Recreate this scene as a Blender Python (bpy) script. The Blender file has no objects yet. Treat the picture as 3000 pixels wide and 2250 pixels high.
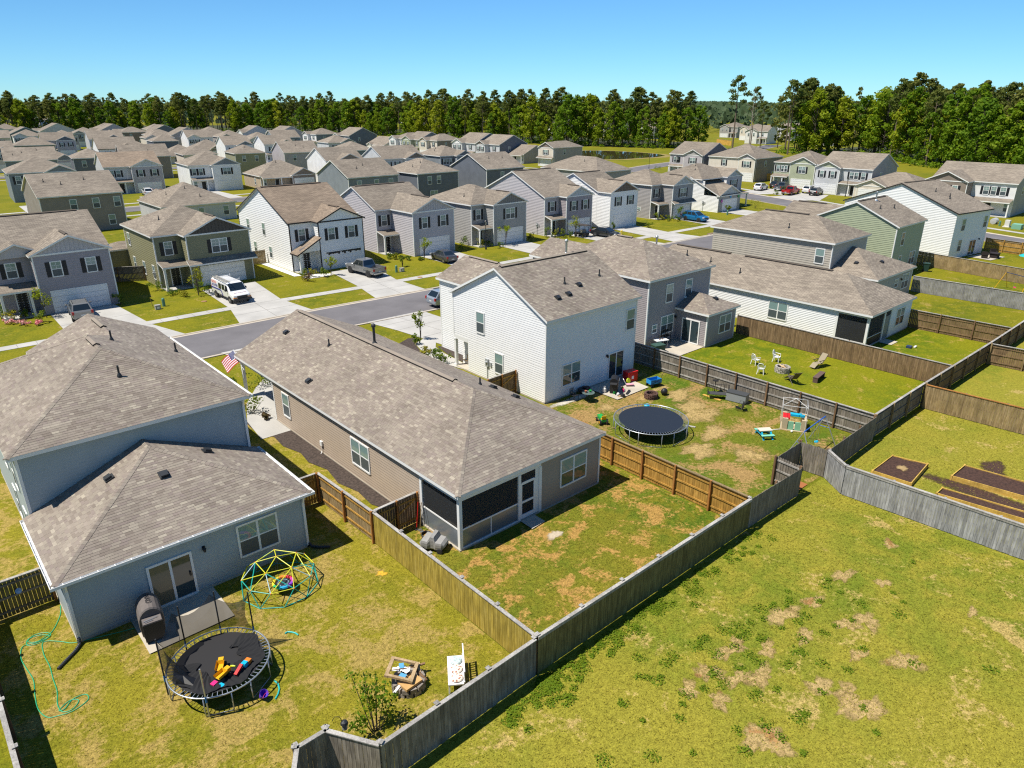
import bpy, math, random
from mathutils import Vector, Matrix
R = math.radians
rnd = random.Random(7)
SC = bpy.context.scene
COL = SC.collection

# ------------------------------------------------------------------ camera, light, exposure
cam_d = bpy.data.cameras.new('camera')
cam_d.sensor_width = 36.0
cam_d.lens = 24.84
cam_d.clip_start = 0.5
cam_d.clip_end = 9000
cam = bpy.data.objects.new('camera', cam_d)
COL.objects.link(cam)
cam.location = (0, 0, 20)
cam.rotation_euler = (R(90 - 21.8), 0, R(-41.7))
SC.camera = cam

SUN_EL = R(63); SUN_AZ = R(65.5)            # azimuth: from +Y towards -X
world = bpy.data.worlds.new('World')
SC.world = world
world.use_nodes = True
wn = world.node_tree.nodes; wl = world.node_tree.links
sky = wn.new('ShaderNodeTexSky')
sky.sky_type = 'NISHITA'
sky.sun_disc = False
sky.sun_elevation = SUN_EL
sky.sun_rotation = SUN_AZ
sky.altitude = 300
sky.air_density = 0.75
sky.dust_density = 0.0
sky.ozone_density = 5.5
hs = wn.new('ShaderNodeHueSaturation')
hs.inputs['Saturation'].default_value = 1.0
hs.inputs['Value'].default_value = 1.0
wl.new(sky.outputs[0], hs.inputs['Color'])
grade = wn.new('ShaderNodeMix'); grade.data_type = 'RGBA'; grade.blend_type = 'MULTIPLY'; grade.inputs[0].default_value = 1.0
grade.inputs[7].default_value = (.40, .64, .74, 1)
wl.new(hs.outputs[0], grade.inputs[6])
wl.new(grade.outputs[2], wn['Background'].inputs['Color'])
wn['Background'].inputs['Strength'].default_value = 0.105

sun_d = bpy.data.lights.new('sun', 'SUN')
sun_d.energy = 4.0
sun_d.angle = R(0.55)
sun_d.color = (1.0, 0.95, 0.86)
sun = bpy.data.objects.new('sun', sun_d)
COL.objects.link(sun)
sdir = Vector((math.sin(SUN_AZ) * math.cos(SUN_EL), -math.cos(SUN_AZ) * math.cos(SUN_EL), -math.sin(SUN_EL)))
sun.rotation_euler = sdir.to_track_quat('-Z', 'Y').to_euler()
sun.location = (-60, 30, 90)

vs = SC.view_settings
vs.view_transform = 'Standard'
vs.look = 'None'
vs.gamma = 1.0
vs.use_curve_mapping = False
vs.exposure = 0.72
SC.render.engine = 'CYCLES'
SC.cycles.max_bounces = 6
SC.cycles.diffuse_bounces = 3
SC.cycles.glossy_bounces = 2
SC.cycles.transmission_bounces = 4
SC.cycles.transparent_max_bounces = 10
SC.cycles.caustics_reflective = False
SC.cycles.caustics_refractive = False
SC.cycles.use_denoising = False
SC.cycles.denoiser = 'OPENIMAGEDENOISE'
SC.cycles.denoising_input_passes = 'RGB_ALBEDO_NORMAL'
SC.cycles.denoising_prefilter = 'ACCURATE'
SC.cycles.denoising_quality = 'HIGH'
SC.cycles.use_adaptive_sampling = False
SC.cycles.filter_width = 1.2
SC.cycles.sample_clamp_indirect = 4.0

# ------------------------------------------------------------------ object helpers
def link(name, data, parent=None, loc=None, rz=0.0):
    o = bpy.data.objects.new(name, data)
    COL.objects.link(o)
    if parent is not None: o.parent = parent
    if loc is not None: o.location = loc
    if rz: o.rotation_euler = (0, 0, rz)
    return o

def tag(o, label, cat, group=None):
    o['label'] = label; o['category'] = cat
    if group: o['group'] = group
    return o

def thing(name, label, cat, loc=(0, 0, 0), rz=0.0, group=None):
    return tag(link(name, None, None, loc, rz), label, cat, group)

def structure(o):
    o['kind'] = 'structure'; return o

def stuff(o):
    o['kind'] = 'stuff'; return o

def copy_tree(o, parent=None):
    c = o.copy(); COL.objects.link(c)
    if parent is not None: c.parent = parent
    for ch in o.children: copy_tree(ch, c)
    return c

class MB:
    def __init__(s): s.v = []; s.f = []; s.m = []; s.uv = None
    def poly(s, pts, mi=0, uv=None):
        b = len(s.v); s.v.extend([tuple(p) for p in pts]); s.f.append(tuple(range(b, b + len(pts)))); s.m.append(mi)
        if uv is not None or s.uv is not None:
            if s.uv is None: s.uv = [None] * (len(s.f) - 1)
            s.uv.append(uv)
    def box(s, x0, y0, z0, x1, y1, z1, mi=0):
        b = len(s.v)
        s.v += [(x0,y0,z0),(x1,y0,z0),(x1,y1,z0),(x0,y1,z0),(x0,y0,z1),(x1,y0,z1),(x1,y1,z1),(x0,y1,z1)]
        for q in ((0,3,2,1),(4,5,6,7),(0,1,5,4),(1,2,6,5),(2,3,7,6),(3,0,4,7)):
            s.f.append(tuple(b + i for i in q)); s.m.append(mi)
            if s.uv is not None: s.uv.append(None)
        return s
    def obox(s, M, sx, sy, sz, mi=0):                       # box centred on matrix M
        b = len(s.v)
        for (x, y, z) in ((-1,-1,-1),(1,-1,-1),(1,1,-1),(-1,1,-1),(-1,-1,1),(1,-1,1),(1,1,1),(-1,1,1)):
            s.v.append(tuple(M @ Vector((x*sx/2, y*sy/2, z*sz/2))))
        for q in ((0,3,2,1),(4,5,6,7),(0,1,5,4),(1,2,6,5),(2,3,7,6),(3,0,4,7)):
            s.f.append(tuple(b + i for i in q)); s.m.append(mi)
        return s
    def bar(s, p0, p1, w, h, mi=0, up=(0, 0, 1)):           # rectangular bar from p0 to p1
        p0 = Vector(p0); p1 = Vector(p1); d = p1 - p0; L = d.length
        if L < 1e-6: return s
        x = d / L; u = Vector(up)
        if abs(x.dot(u)) > .98: u = Vector((1, 0, 0))
        y = u.cross(x).normalized(); z = x.cross(y)
        M = Matrix((x, y, z)).transposed().to_4x4(); M.translation = (p0 + p1) / 2
        return s.obox(M, L, w, h, mi)
    def tube(s, pts, r, n=6, mi=0, closed=False, taper=None):
        pts = [Vector(p) for p in pts]; N = len(pts); rings = []
        prev = None
        for i, p in enumerate(pts):
            a = pts[i-1] if (i > 0 or closed) else p
            c = pts[(i+1) % N] if (i < N-1 or closed) else p
            d = (c - a)
            if d.length < 1e-9: d = Vector((0, 0, 1))
            d.normalize()
            if prev is None:
                u = Vector((0, 0, 1)) if abs(d.z) < .9 else Vector((1, 0, 0))
                u = (u - d * u.dot(d)).normalized()
            else:
                u = prev - d * prev.dot(d)
                u = u.normalized() if u.length > 1e-6 else Vector((1, 0, 0))
            prev = u; w = d.cross(u)
            rr = r if taper is None else taper[i]
            b = len(s.v)
            for k in range(n):
                t = 2 * math.pi * k / n
                s.v.append(tuple(p + u * (math.cos(t) * rr) + w * (math.sin(t) * rr)))
            rings.append(b)
        for i in range(N if closed else N - 1):
            a = rings[i]; c = rings[(i+1) % N]
            for k in range(n):
                s.f.append((a + k, a + (k+1) % n, c + (k+1) % n, c + k)); s.m.append(mi)
        if not closed:
            s.f.append(tuple(rings[0] + k for k in reversed(range(n)))); s.m.append(mi)
            s.f.append(tuple(rings[-1] + k for k in range(n))); s.m.append(mi)
        return s
    def lathe(s, prof, n=16, c=(0, 0, 0), mi=0, M=None):
        rings = []
        for (r, z) in prof:
            b = len(s.v); rings.append(b)
            for k in range(n):
                t = 2 * math.pi * k / n
                p = Vector((c[0] + r * math.cos(t), c[1] + r * math.sin(t), c[2] + z))
                s.v.append(tuple(M @ p) if M is not None else tuple(p))
        for a, c2 in zip(rings[:-1], rings[1:]):
            for k in range(n):
                s.f.append((a + k, a + (k+1) % n, c2 + (k+1) % n, c2 + k)); s.m.append(mi)
        s.f.append(tuple(rings[0] + k for k in reversed(range(n)))); s.m.append(mi)
        s.f.append(tuple(rings[-1] + k for k in range(n))); s.m.append(mi)
        return s
    def ell(s, c, r, nu=10, nv=6, mi=0):
        prof = [(max(.001, math.cos(-math.pi/2 + math.pi*i/nv)), math.sin(-math.pi/2 + math.pi*i/nv)) for i in range(nv+1)]
        M = Matrix.Translation(c) @ Matrix.Diagonal((r[0], r[1], r[2], 1))
        return s.lathe(prof, nu, (0, 0, 0), mi, M)
    def mesh(s, name, mats, smooth=False):
        me = bpy.data.meshes.new(name)
        me.from_pydata(s.v, [], s.f)
        if not isinstance(mats, (list, tuple)): mats = [mats]
        for m in mats: me.materials.append(m)
        if len(mats) > 1: me.polygons.foreach_set('material_index', s.m)
        if s.uv is not None:
            ul = me.uv_layers.new(name='UVMap'); k = 0; flat = []
            for fi, f in enumerate(s.f):
                u = s.uv[fi] if fi < len(s.uv) else None
                for j in range(len(f)):
                    flat += list(u[j]) if u else [0.0, 0.0]
            ul.data.foreach_set('uv', flat)
        if smooth: me.polygons.foreach_set('use_smooth', [True] * len(me.polygons))
        me.update()
        return me
    def obj(s, name, mats, parent=None, loc=None, rz=0.0, smooth=False):
        return link(name, s.mesh(name, mats, smooth), parent, loc, rz)

_shared = {}
def shared(key, fn):
    if key not in _shared: _shared[key] = fn()
    return _shared[key]

# ------------------------------------------------------------------ materials
_mats = {}
def _new(name):
    m = bpy.data.materials.new(name); m.use_nodes = True
    nt = m.node_tree; b = nt.nodes['Principled BSDF']
    return m, nt, b

def mat(name, col, rough=.6, metal=0.0, var=0.0, vscale=3.0, bump=0.0, bscale=40.0, spec=.4, objvar=0.0, coat=0.0):
    if name in _mats: return _mats[name]
    m, nt, b = _new(name)
    b.inputs['Roughness'].default_value = rough
    b.inputs['Metallic'].default_value = metal
    b.inputs['Specular IOR Level'].default_value = spec
    if coat: b.inputs['Coat Weight'].default_value = coat; b.inputs['Coat Roughness'].default_value = .05
    b.inputs['Base Color'].default_value = (*col, 1)
    if var or objvar or bump:
        tc = nt.nodes.new('ShaderNodeTexCoord')
        out = None
        if var or objvar:
            mix = nt.nodes.new('ShaderNodeHueSaturation'); mix.inputs['Color'].default_value = (*col, 1)
            acc = None
            if var:
                n = nt.nodes.new('ShaderNodeTexNoise'); n.inputs['Scale'].default_value = vscale; n.inputs['Detail'].default_value = 5
                nt.links.new(tc.outputs['Object'], n.inputs['Vector'])
                mr = nt.nodes.new('ShaderNodeMapRange'); mr.inputs[1].default_value = .25; mr.inputs[2].default_value = .75
                mr.inputs[3].default_value = 1 - var; mr.inputs[4].default_value = 1 + var
                nt.links.new(n.outputs['Fac'], mr.inputs[0]); acc = mr.outputs[0]
            if objvar:
                oi = nt.nodes.new('ShaderNodeObjectInfo')
                mr2 = nt.nodes.new('ShaderNodeMapRange'); mr2.inputs[3].default_value = 1 - objvar; mr2.inputs[4].default_value = 1 + objvar
                nt.links.new(oi.outputs['Random'], mr2.inputs[0])
                if acc is None: acc = mr2.outputs[0]
                else:
                    mu = nt.nodes.new('ShaderNodeMath'); mu.operation = 'MULTIPLY'
                    nt.links.new(acc, mu.inputs[0]); nt.links.new(mr2.outputs[0], mu.inputs[1]); acc = mu.outputs[0]
            nt.links.new(acc, mix.inputs['Value'])
            nt.links.new(mix.outputs[0], b.inputs['Base Color'])
        if bump:
            n2 = nt.nodes.new('ShaderNodeTexNoise'); n2.inputs['Scale'].default_value = bscale; n2.inputs['Detail'].default_value = 4
            nt.links.new(tc.outputs['Object'], n2.inputs['Vector'])
            bp = nt.nodes.new('ShaderNodeBump'); bp.inputs['Strength'].default_value = bump; bp.inputs['Distance'].default_value = .02
            nt.links.new(n2.outputs['Fac'], bp.inputs['Height']); nt.links.new(bp.outputs[0], b.inputs['Normal'])
    _mats[name] = m
    return m

def ramp(nt, stops, interp='LINEAR'):
    r = nt.nodes.new('ShaderNodeValToRGB'); cr = r.color_ramp; cr.interpolation = interp
    while len(cr.elements) < len(stops): cr.elements.new(.5)
    for e, (p, c) in zip(cr.elements, stops): e.position = p; e.color = (*c, 1)
    return r

def noise(nt, vec, scale, detail=4, rough=.55, dist=0.0):
    n = nt.nodes.new('ShaderNodeTexNoise'); n.inputs['Scale'].default_value = scale; n.inputs['Detail'].default_value = detail
    n.inputs['Roughness'].default_value = rough; n.inputs['Distortion'].default_value = dist
    if vec is not None: nt.links.new(vec, n.inputs['Vector'])
    return n.outputs['Fac']

def mixc(nt, fac, a, b, mode='MIX'):
    m = nt.nodes.new('ShaderNodeMix'); m.data_type = 'RGBA'; m.blend_type = mode
    if hasattr(fac, 'is_linked'): nt.links.new(fac, m.inputs[0])
    else: m.inputs[0].default_value = fac
    for s, x in ((6, a), (7, b)):
        if hasattr(x, 'is_linked'): nt.links.new(x, m.inputs[s])
        else: m.inputs[s].default_value = (*x, 1)
    return m.outputs[2]

def rng(nt, val, a, b, c=0.0, d=1.0, smooth=True):
    m = nt.nodes.new('ShaderNodeMapRange'); m.interpolation_type = 'SMOOTHSTEP' if smooth else 'LINEAR'
    m.inputs[1].default_value = a; m.inputs[2].default_value = b; m.inputs[3].default_value = c; m.inputs[4].default_value = d
    nt.links.new(val, m.inputs[0]); return m.outputs[0]

def grass_mat(name, lush, yellow, dry, soil, dry_amt=.45, soil_amt=.1, big=.12, mid=.9):
    """mown lawn: lush and yellow-green blades, straw patches, a little bare soil"""
    m, nt, b = _new(name)
    tc = nt.nodes.new('ShaderNodeTexCoord'); P = tc.outputs['Object']
    n1 = noise(nt, P, big, 3); n2 = noise(nt, P, mid, 5, .65, .4); n3 = noise(nt, P, 5.0, 5, .7); n4 = noise(nt, P, 17.0, 3, .7)
    base = mixc(nt, rng(nt, n1, .35, .65), lush, yellow)
    base = mixc(nt, rng(nt, n2, .38, .68), base, yellow)
    # straw: medium blotches broken by fine noise
    s1 = nt.nodes.new('ShaderNodeMath'); s1.operation = 'MULTIPLY_ADD'; s1.inputs[1].default_value = .55
    nt.links.new(n3, s1.inputs[0]); nt.links.new(noise(nt, P, mid * .7, 4, .6, .6), s1.inputs[2])
    dryf = rng(nt, s1.outputs[0], .98 - dry_amt * .45, 1.08 - dry_amt * .35)
    base = mixc(nt, dryf, base, dry)
    s2 = nt.nodes.new('ShaderNodeMath'); s2.operation = 'MULTIPLY_ADD'; s2.inputs[1].default_value = .3
    nt.links.new(n3, s2.inputs[0]); nt.links.new(noise(nt, P, mid * .45, 4, .6, 1.0), s2.inputs[2])
    base = mixc(nt, rng(nt, s2.outputs[0], .92 - soil_amt * .5, .99 - soil_amt * .45), base, soil)
    # blade scale light and dark
    v = nt.nodes.new('ShaderNodeHueSaturation'); nt.links.new(base, v.inputs['Color'])
    vv = nt.nodes.new('ShaderNodeMath'); vv.operation = 'MULTIPLY'
    nt.links.new(rng(nt, n4, .25, .75, .62, 1.38), vv.inputs[0]); nt.links.new(rng(nt, n3, .3, .7, .8, 1.2), vv.inputs[1])
    nt.links.new(vv.outputs[0], v.inputs['Value'])
    nt.links.new(v.outputs[0], b.inputs['Base Color'])
    b.inputs['Roughness'].default_value = .95; b.inputs['Specular IOR Level'].default_value = .1
    bp = nt.nodes.new('ShaderNodeBump'); bp.inputs['Strength'].default_value = .5; bp.inputs['Distance'].default_value = .05
    nt.links.new(n4, bp.inputs['Height']); nt.links.new(bp.outputs[0], b.inputs['Normal'])
    _mats[name] = m
    return m

def leaf_mat(name, cols, spread=1.0, trans=.25):
    """foliage: tone varies per tree and per leaf"""
    m, nt, b = _new(name)
    g = nt.nodes.new('ShaderNodeNewGeometry'); oi = nt.nodes.new('ShaderNodeObjectInfo')
    tc = nt.nodes.new('ShaderNodeTexCoord')
    mm = nt.nodes.new('ShaderNodeMath'); mm.operation = 'MULTIPLY_ADD'; mm.inputs[1].default_value = .5 * spread
    nt.links.new(g.outputs['Random Per Island'], mm.inputs[0])
    m2 = nt.nodes.new('ShaderNodeMath'); m2.operation = 'MULTIPLY'; m2.inputs[1].default_value = .5
    nt.links.new(oi.outputs['Random'], m2.inputs[0]); nt.links.new(m2.outputs[0], mm.inputs[2])
    n = len(cols)
    r = ramp(nt, [(i / (n - 1), c) for i, c in enumerate(cols)])
    nt.links.new(mm.outputs[0], r.inputs[0])
    nt.links.new(r.outputs[0], b.inputs['Base Color'])
    b.inputs['Roughness'].default_value = .7; b.inputs['Specular IOR Level'].default_value = .2
    if trans:
        t = nt.nodes.new('ShaderNodeBsdfTranslucent'); nt.links.new(r.outputs[0], t.inputs['Color'])
        mx = nt.nodes.new('ShaderNodeMixShader'); mx.inputs[0].default_value = trans
        nt.links.new(b.outputs[0], mx.inputs[1]); nt.links.new(t.outputs[0], mx.inputs[2])
        nt.links.new(mx.outputs[0], nt.nodes['Material Output'].inputs['Surface'])
    _mats[name] = m
    return m

SH_COLS = [(0, (.195, .160, .130)), (.3, (.240, .202, .165)), (.55, (.270, .232, .184)), (.8, (.215, .174, .150)), (1, (.345, .302, .236))]
def shingle_geo_mat(name, tint=(1, 1, 1)):
    """one tone per shingle, island for joined shingles and object for single ones"""
    m, nt, b = _new(name)
    g = nt.nodes.new('ShaderNodeNewGeometry'); oi = nt.nodes.new('ShaderNodeObjectInfo'); tc = nt.nodes.new('ShaderNodeTexCoord')
    a = nt.nodes.new('ShaderNodeMath'); a.operation = 'ADD'; nt.links.new(g.outputs['Random Per Island'], a.inputs[0]); nt.links.new(oi.outputs['Random'], a.inputs[1])
    fr = nt.nodes.new('ShaderNodeMath'); fr.operation = 'FRACT'; nt.links.new(a.outputs[0], fr.inputs[0])
    r = ramp(nt, [(p, tuple(c[i] * tint[i] for i in range(3))) for p, c in SH_COLS]); nt.links.new(fr.outputs[0], r.inputs[0])
    n = noise(nt, tc.outputs['Object'], 60, 3); big = noise(nt, tc.outputs['Object'], .5, 3)
    hs = nt.nodes.new('ShaderNodeHueSaturation'); nt.links.new(r.outputs[0], hs.inputs['Color'])
    mu = nt.nodes.new('ShaderNodeMath'); mu.operation = 'MULTIPLY'
    nt.links.new(rng(nt, n, .3, .7, .82, 1.18), mu.inputs[0]); nt.links.new(rng(nt, big, .3, .7, .9, 1.1), mu.inputs[1])
    nt.links.new(mu.outputs[0], hs.inputs['Value']); nt.links.new(hs.outputs[0], b.inputs['Base Color'])
    b.inputs['Roughness'].default_value = .9; b.inputs['Specular IOR Level'].default_value = .2
    _mats[name] = m
    return m

def shingle_uv_mat(name, tint=(1, 1, 1)):
    """distant shingle roof: courses of tabs in metres from the UVs, with relief"""
    m, nt, b = _new(name)
    uv = nt.nodes.new('ShaderNodeUVMap'); uv.uv_map = 'UVMap'
    br = nt.nodes.new('ShaderNodeTexBrick'); nt.links.new(uv.outputs[0], br.inputs['Vector'])
    br.inputs['Scale'].default_value = 1.0; br.offset = .5; br.squash = 1.0
    br.inputs['Brick Width'].default_value = .45; br.inputs['Row Height'].default_value = .16; br.inputs['Mortar Size'].default_value = .012
    t = lambda c: tuple(c[i] * tint[i] for i in range(3))
    br.inputs['Color1'].default_value = (*t((.200, .167, .134)), 1); br.inputs['Color2'].default_value = (*t((.295, .250, .195)), 1); br.inputs['Mortar'].default_value = (*t((.11, .09, .072)), 1)
    mp = nt.nodes.new('ShaderNodeMapping'); mp.inputs['Scale'].default_value = (.35, 1.6, 1); nt.links.new(uv.outputs[0], mp.inputs[0])
    n = noise(nt, mp.outputs[0], 1.3, 4, .6); n2 = noise(nt, uv.outputs[0], .25, 3)
    oi = nt.nodes.new('ShaderNodeObjectInfo')
    hs = nt.nodes.new('ShaderNodeHueSaturation'); nt.links.new(br.outputs['Color'], hs.inputs['Color'])
    mu = nt.nodes.new('ShaderNodeMath'); mu.operation = 'MULTIPLY'
    nt.links.new(rng(nt, n, .3, .7, .88, 1.12), mu.inputs[0]); nt.links.new(rng(nt, n2, .3, .7, .9, 1.1), mu.inputs[1])
    m3 = nt.nodes.new('ShaderNodeMath'); m3.operation = 'MULTIPLY'
    nt.links.new(mu.outputs[0], m3.inputs[0]); nt.links.new(rng(nt, oi.outputs['Random'], 0, 1, .93, 1.07, False), m3.inputs[1])
    nt.links.new(m3.outputs[0], hs.inputs['Value']); nt.links.new(hs.outputs[0], b.inputs['Base Color'])
    bp = nt.nodes.new('ShaderNodeBump'); bp.inputs['Strength'].default_value = .4; bp.inputs['Distance'].default_value = .02
    nt.links.new(br.outputs['Fac'], bp.inputs['Height']); bp.invert = True; nt.links.new(bp.outputs[0], b.inputs['Normal'])
    b.inputs['Roughness'].default_value = .9; b.inputs['Specular IOR Level'].default_value = .2
    _mats[name] = m
    return m

def wood_mat(name, c0, c1, c2, objvar=.28, wear=.5):
    """weathered board: vertical grain, tone per board"""
    m, nt, b = _new(name)
    tc = nt.nodes.new('ShaderNodeTexCoord'); oi = nt.nodes.new('ShaderNodeObjectInfo')
    mp = nt.nodes.new('ShaderNodeMapping'); mp.inputs['Scale'].default_value = (14, 14, 1.1)
    ad = nt.nodes.new('ShaderNodeVectorMath'); ad.operation = 'MULTIPLY_ADD'
    cb = nt.nodes.new('ShaderNodeCombineXYZ'); sc = nt.nodes.new('ShaderNodeMath'); sc.operation = 'MULTIPLY'; sc.inputs[1].default_value = 37.0
    nt.links.new(oi.outputs['Random'], sc.inputs[0])
    for i in range(3): nt.links.new(sc.outputs[0], cb.inputs[i])
    ad.inputs[1].default_value = (1, 1, 1); nt.links.new(tc.outputs['Object'], ad.inputs[0]); nt.links.new(cb.outputs[0], ad.inputs[2])
    nt.links.new(ad.outputs[0], mp.inputs[0])
    n = noise(nt, mp.outputs[0], 1.0, 5, .65, .6); n2 = noise(nt, ad.outputs[0], 1.4, 3)
    r = ramp(nt, [(.3, c0), (.52, c1), (.75, c2)]); nt.links.new(n, r.inputs[0])
    hs = nt.nodes.new('ShaderNodeHueSaturation'); nt.links.new(r.outputs[0], hs.inputs['Color'])
    mu = nt.nodes.new('ShaderNodeMath'); mu.operation = 'MULTIPLY'
    nt.links.new(rng(nt, oi.outputs['Random'], 0, 1, 1 - objvar, 1 + objvar, False), mu.inputs[0]); nt.links.new(rng(nt, n2, .3, .7, 1 - wear * .4, 1 + wear * .4), mu.inputs[1])
    nt.links.new(mu.outputs[0], hs.inputs['Value']); nt.links.new(hs.outputs[0], b.inputs['Base Color'])
    bp = nt.nodes.new('ShaderNodeBump'); bp.inputs['Strength'].default_value = .35; bp.inputs['Distance'].default_value = .01
    nt.links.new(n, bp.inputs['Height']); nt.links.new(bp.outputs[0], b.inputs['Normal'])
    b.inputs['Roughness'].default_value = .85; b.inputs['Specular IOR Level'].default_value = .2
    _mats[name] = m
    return m

def siding_mat(name, col):
    """vinyl lap siding on far houses: courses as fine relief, slight weathering"""
    if name in _mats: return _mats[name]
    m, nt, b = _new(name)
    tc = nt.nodes.new('ShaderNodeTexCoord')
    n = noise(nt, tc.outputs['Object'], .8, 4); 
    hs = nt.nodes.new('ShaderNodeHueSaturation'); hs.inputs['Color'].default_value = (*col, 1)
    nt.links.new(rng(nt, n, .3, .7, .93, 1.07), hs.inputs['Value']); nt.links.new(hs.outputs[0], b.inputs['Base Color'])
    b.inputs['Roughness'].default_value = .55; b.inputs['Specular IOR Level'].default_value = .3
    wv = nt.nodes.new('ShaderNodeTexWave'); wv.wave_type = 'BANDS'; wv.bands_direction = 'Z'; wv.wave_profile = 'SAW'
    wv.inputs['Scale'].default_value = 1.6; wv.inputs['Distortion'].default_value = 0
    nt.links.new(tc.outputs['Object'], wv.inputs['Vector'])
    bp = nt.nodes.new('ShaderNodeBump'); bp.inputs['Strength'].default_value = .25; bp.inputs['Distance'].default_value = .03
    nt.links.new(wv.outputs['Fac'], bp.inputs['Height']); nt.links.new(bp.outputs[0], b.inputs['Normal'])
    _mats[name] = m
    return m

def glass_mat(name, col, rough=.06):
    return mat(name, col, rough, 0, spec=.8)

def soften(m):
    """break the rim of a ground patch up into the turf round it: 'fade' runs from 1 inside to 0 at the rim"""
    nt = m.node_tree; out = nt.nodes['Material Output']; src = out.inputs['Surface'].links[0].from_socket
    at = nt.nodes.new('ShaderNodeAttribute'); at.attribute_name = 'fade'; tc = nt.nodes.new('ShaderNodeTexCoord')
    a = nt.nodes.new('ShaderNodeMath'); a.operation = 'MULTIPLY_ADD'; a.inputs[1].default_value = 1.3
    nt.links.new(noise(nt, tc.outputs['Object'], 3.2, 6, .7, .5), a.inputs[0]); nt.links.new(at.outputs['Fac'], a.inputs[2])
    tr = nt.nodes.new('ShaderNodeBsdfTransparent'); mx = nt.nodes.new('ShaderNodeMixShader')
    nt.links.new(rng(nt, a.outputs[0], .78, 1.5), mx.inputs[0]); nt.links.new(tr.outputs[0], mx.inputs[1]); nt.links.new(src, mx.inputs[2]); nt.links.new(mx.outputs[0], out.inputs['Surface'])
    return m

# plain materials
WHITE = mat('white_trim', (.78, .78, .76), .5)
VINYL = mat('white_vinyl', (.80, .80, .79), .4)
SOFFIT = mat('pale_soffit', (.55, .57, .58), .6)
BLACK = mat('black_paint', (.018, .018, .02), .5)
SHUT = mat('black_shutter', (.014, .016, .020), .5)
DKTRIM = mat('dark_bronze_trim', (.03, .026, .026), .5)
BLIND = glass_mat('window_glass_over_blind', (.20, .30, .29))
DARKG = glass_mat('window_glass_dark', (.035, .055, .062))
SCREENG = mat('window_insect_screen', (.075, .095, .105), .35)
DOORB = mat('dark_front_door', (.012, .014, .016), .35)
CONC = mat('concrete', (.46, .41, .33), .9, 0, .16, .6, .2, 30)
CONC2 = mat('pale_concrete', (.415, .40, .37), .9, 0, .15, .45, .2, 30)
KERB = mat('kerb_concrete', (.46, .40, .32), .9, 0, .12, .8, .2, 30)
ASPH = mat('asphalt', (.145, .136, .140), .92, 0, .2, .35, .4, 60)
MULCH = mat('dark_mulch', (.060, .044, .036), .95, 0, .6, 9, .8, 25)
SOIL = mat('raised_bed_soil', (.060, .030, .020), .95, 0, .55, 10, .9, 22)
PIPE = mat('vent_pipe_dark', (.025, .028, .032), .5)
GALV = mat('galvanised_steel', (.42, .45, .48), .35, .8)
STEEL = mat('tube_steel', (.45, .48, .50), .35, .7)
SHG = shingle_geo_mat('shingle_tabs')
SHG2 = shingle_geo_mat('shingle_tabs_warm', (1.05, 1.0, .97))
SHU = shingle_uv_mat('shingle_roof_far')
SHU2 = shingle_uv_mat('shingle_roof_far_brown', (1.06, .97, .90))
# lettering: outlines turned into meshes once, before the scene fills up
TEXTS = {}
for s_ in ('ROTO-', 'ROOTER', 'ROTO-ROOTER', 'N', 'XO'):
    c_ = bpy.data.curves.new('lettering', 'FONT'); c_.body = s_; c_.size = 1.0; c_.extrude = .012; c_.align_x = 'CENTER'
    t_ = link('lettering', c_); bpy.context.view_layer.update(); TEXTS[s_] = bpy.data.meshes.new_from_object(t_.evaluated_get(bpy.context.evaluated_depsgraph_get())); bpy.data.objects.remove(t_)
def text_mesh(s, size, m):
    def mk():
        me = TEXTS[s].copy(); me.transform(Matrix.Scale(size, 4)); me.materials.clear(); me.materials.append(m); return me
    return shared(('txt', s, size, m.name), mk)

# ------------------------------------------------------------------ houses
SIDE_ROT = {'S': 0.0, 'N': math.pi, 'W': -math.pi / 2, 'E': math.pi / 2}
SIDE_R = {'S': Vector((1,0,0)), 'N': Vector((-1,0,0)), 'W': Vector((0,-1,0)), 'E': Vector((0,1,0))}
SIDE_N = {'S': Vector((0,-1,0)), 'N': Vector((0,1,0)), 'W': Vector((-1,0,0)), 'E': Vector((1,0,0))}
UP = Vector((0, 0, 1))

def clip_poly(poly, a, b, c):                                # keep a*u+b*v >= c
    out = []
    for i in range(len(poly)):
        p = poly[i]; q = poly[(i+1) % len(poly)]
        dp = a*p[0] + b*p[1] - c; dq = a*q[0] + b*q[1] - c
        if dp >= 0: out.append(p)
        if (dp >= 0) != (dq >= 0):
            t = dp / (dp - dq); out.append((p[0] + (q[0]-p[0])*t, p[1] + (q[1]-p[1])*t))
    return out

def poly_area(p):
    return abs(sum(p[i][0]*p[(i+1) % len(p)][1] - p[(i+1) % len(p)][0]*p[i][1] for i in range(len(p)))) / 2

def slab(mb, pts, exposed, t=.17):
    """one roof slope: shingled top, trim on its open edges, soffit below"""
    P = [Vector(p) for p in pts]
    e = (P[1] - P[0]).normalized(); n = (P[1]-P[0]).cross(P[2]-P[1]).normalized(); v = n.cross(e)
    uv = [((p-P[0]).dot(e) + P[0].dot(e) , (p-P[0]).dot(v)) for p in P]
    mb.poly(P, 0, uv)
    D = [p - Vector((0, 0, t)) for p in P]
    mb.poly(list(reversed(D)), 2, None)
    for i in exposed:
        j = (i+1) % len(P)
        mb.poly([P[i], D[i], D[j], P[j]], 1, None)

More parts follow.
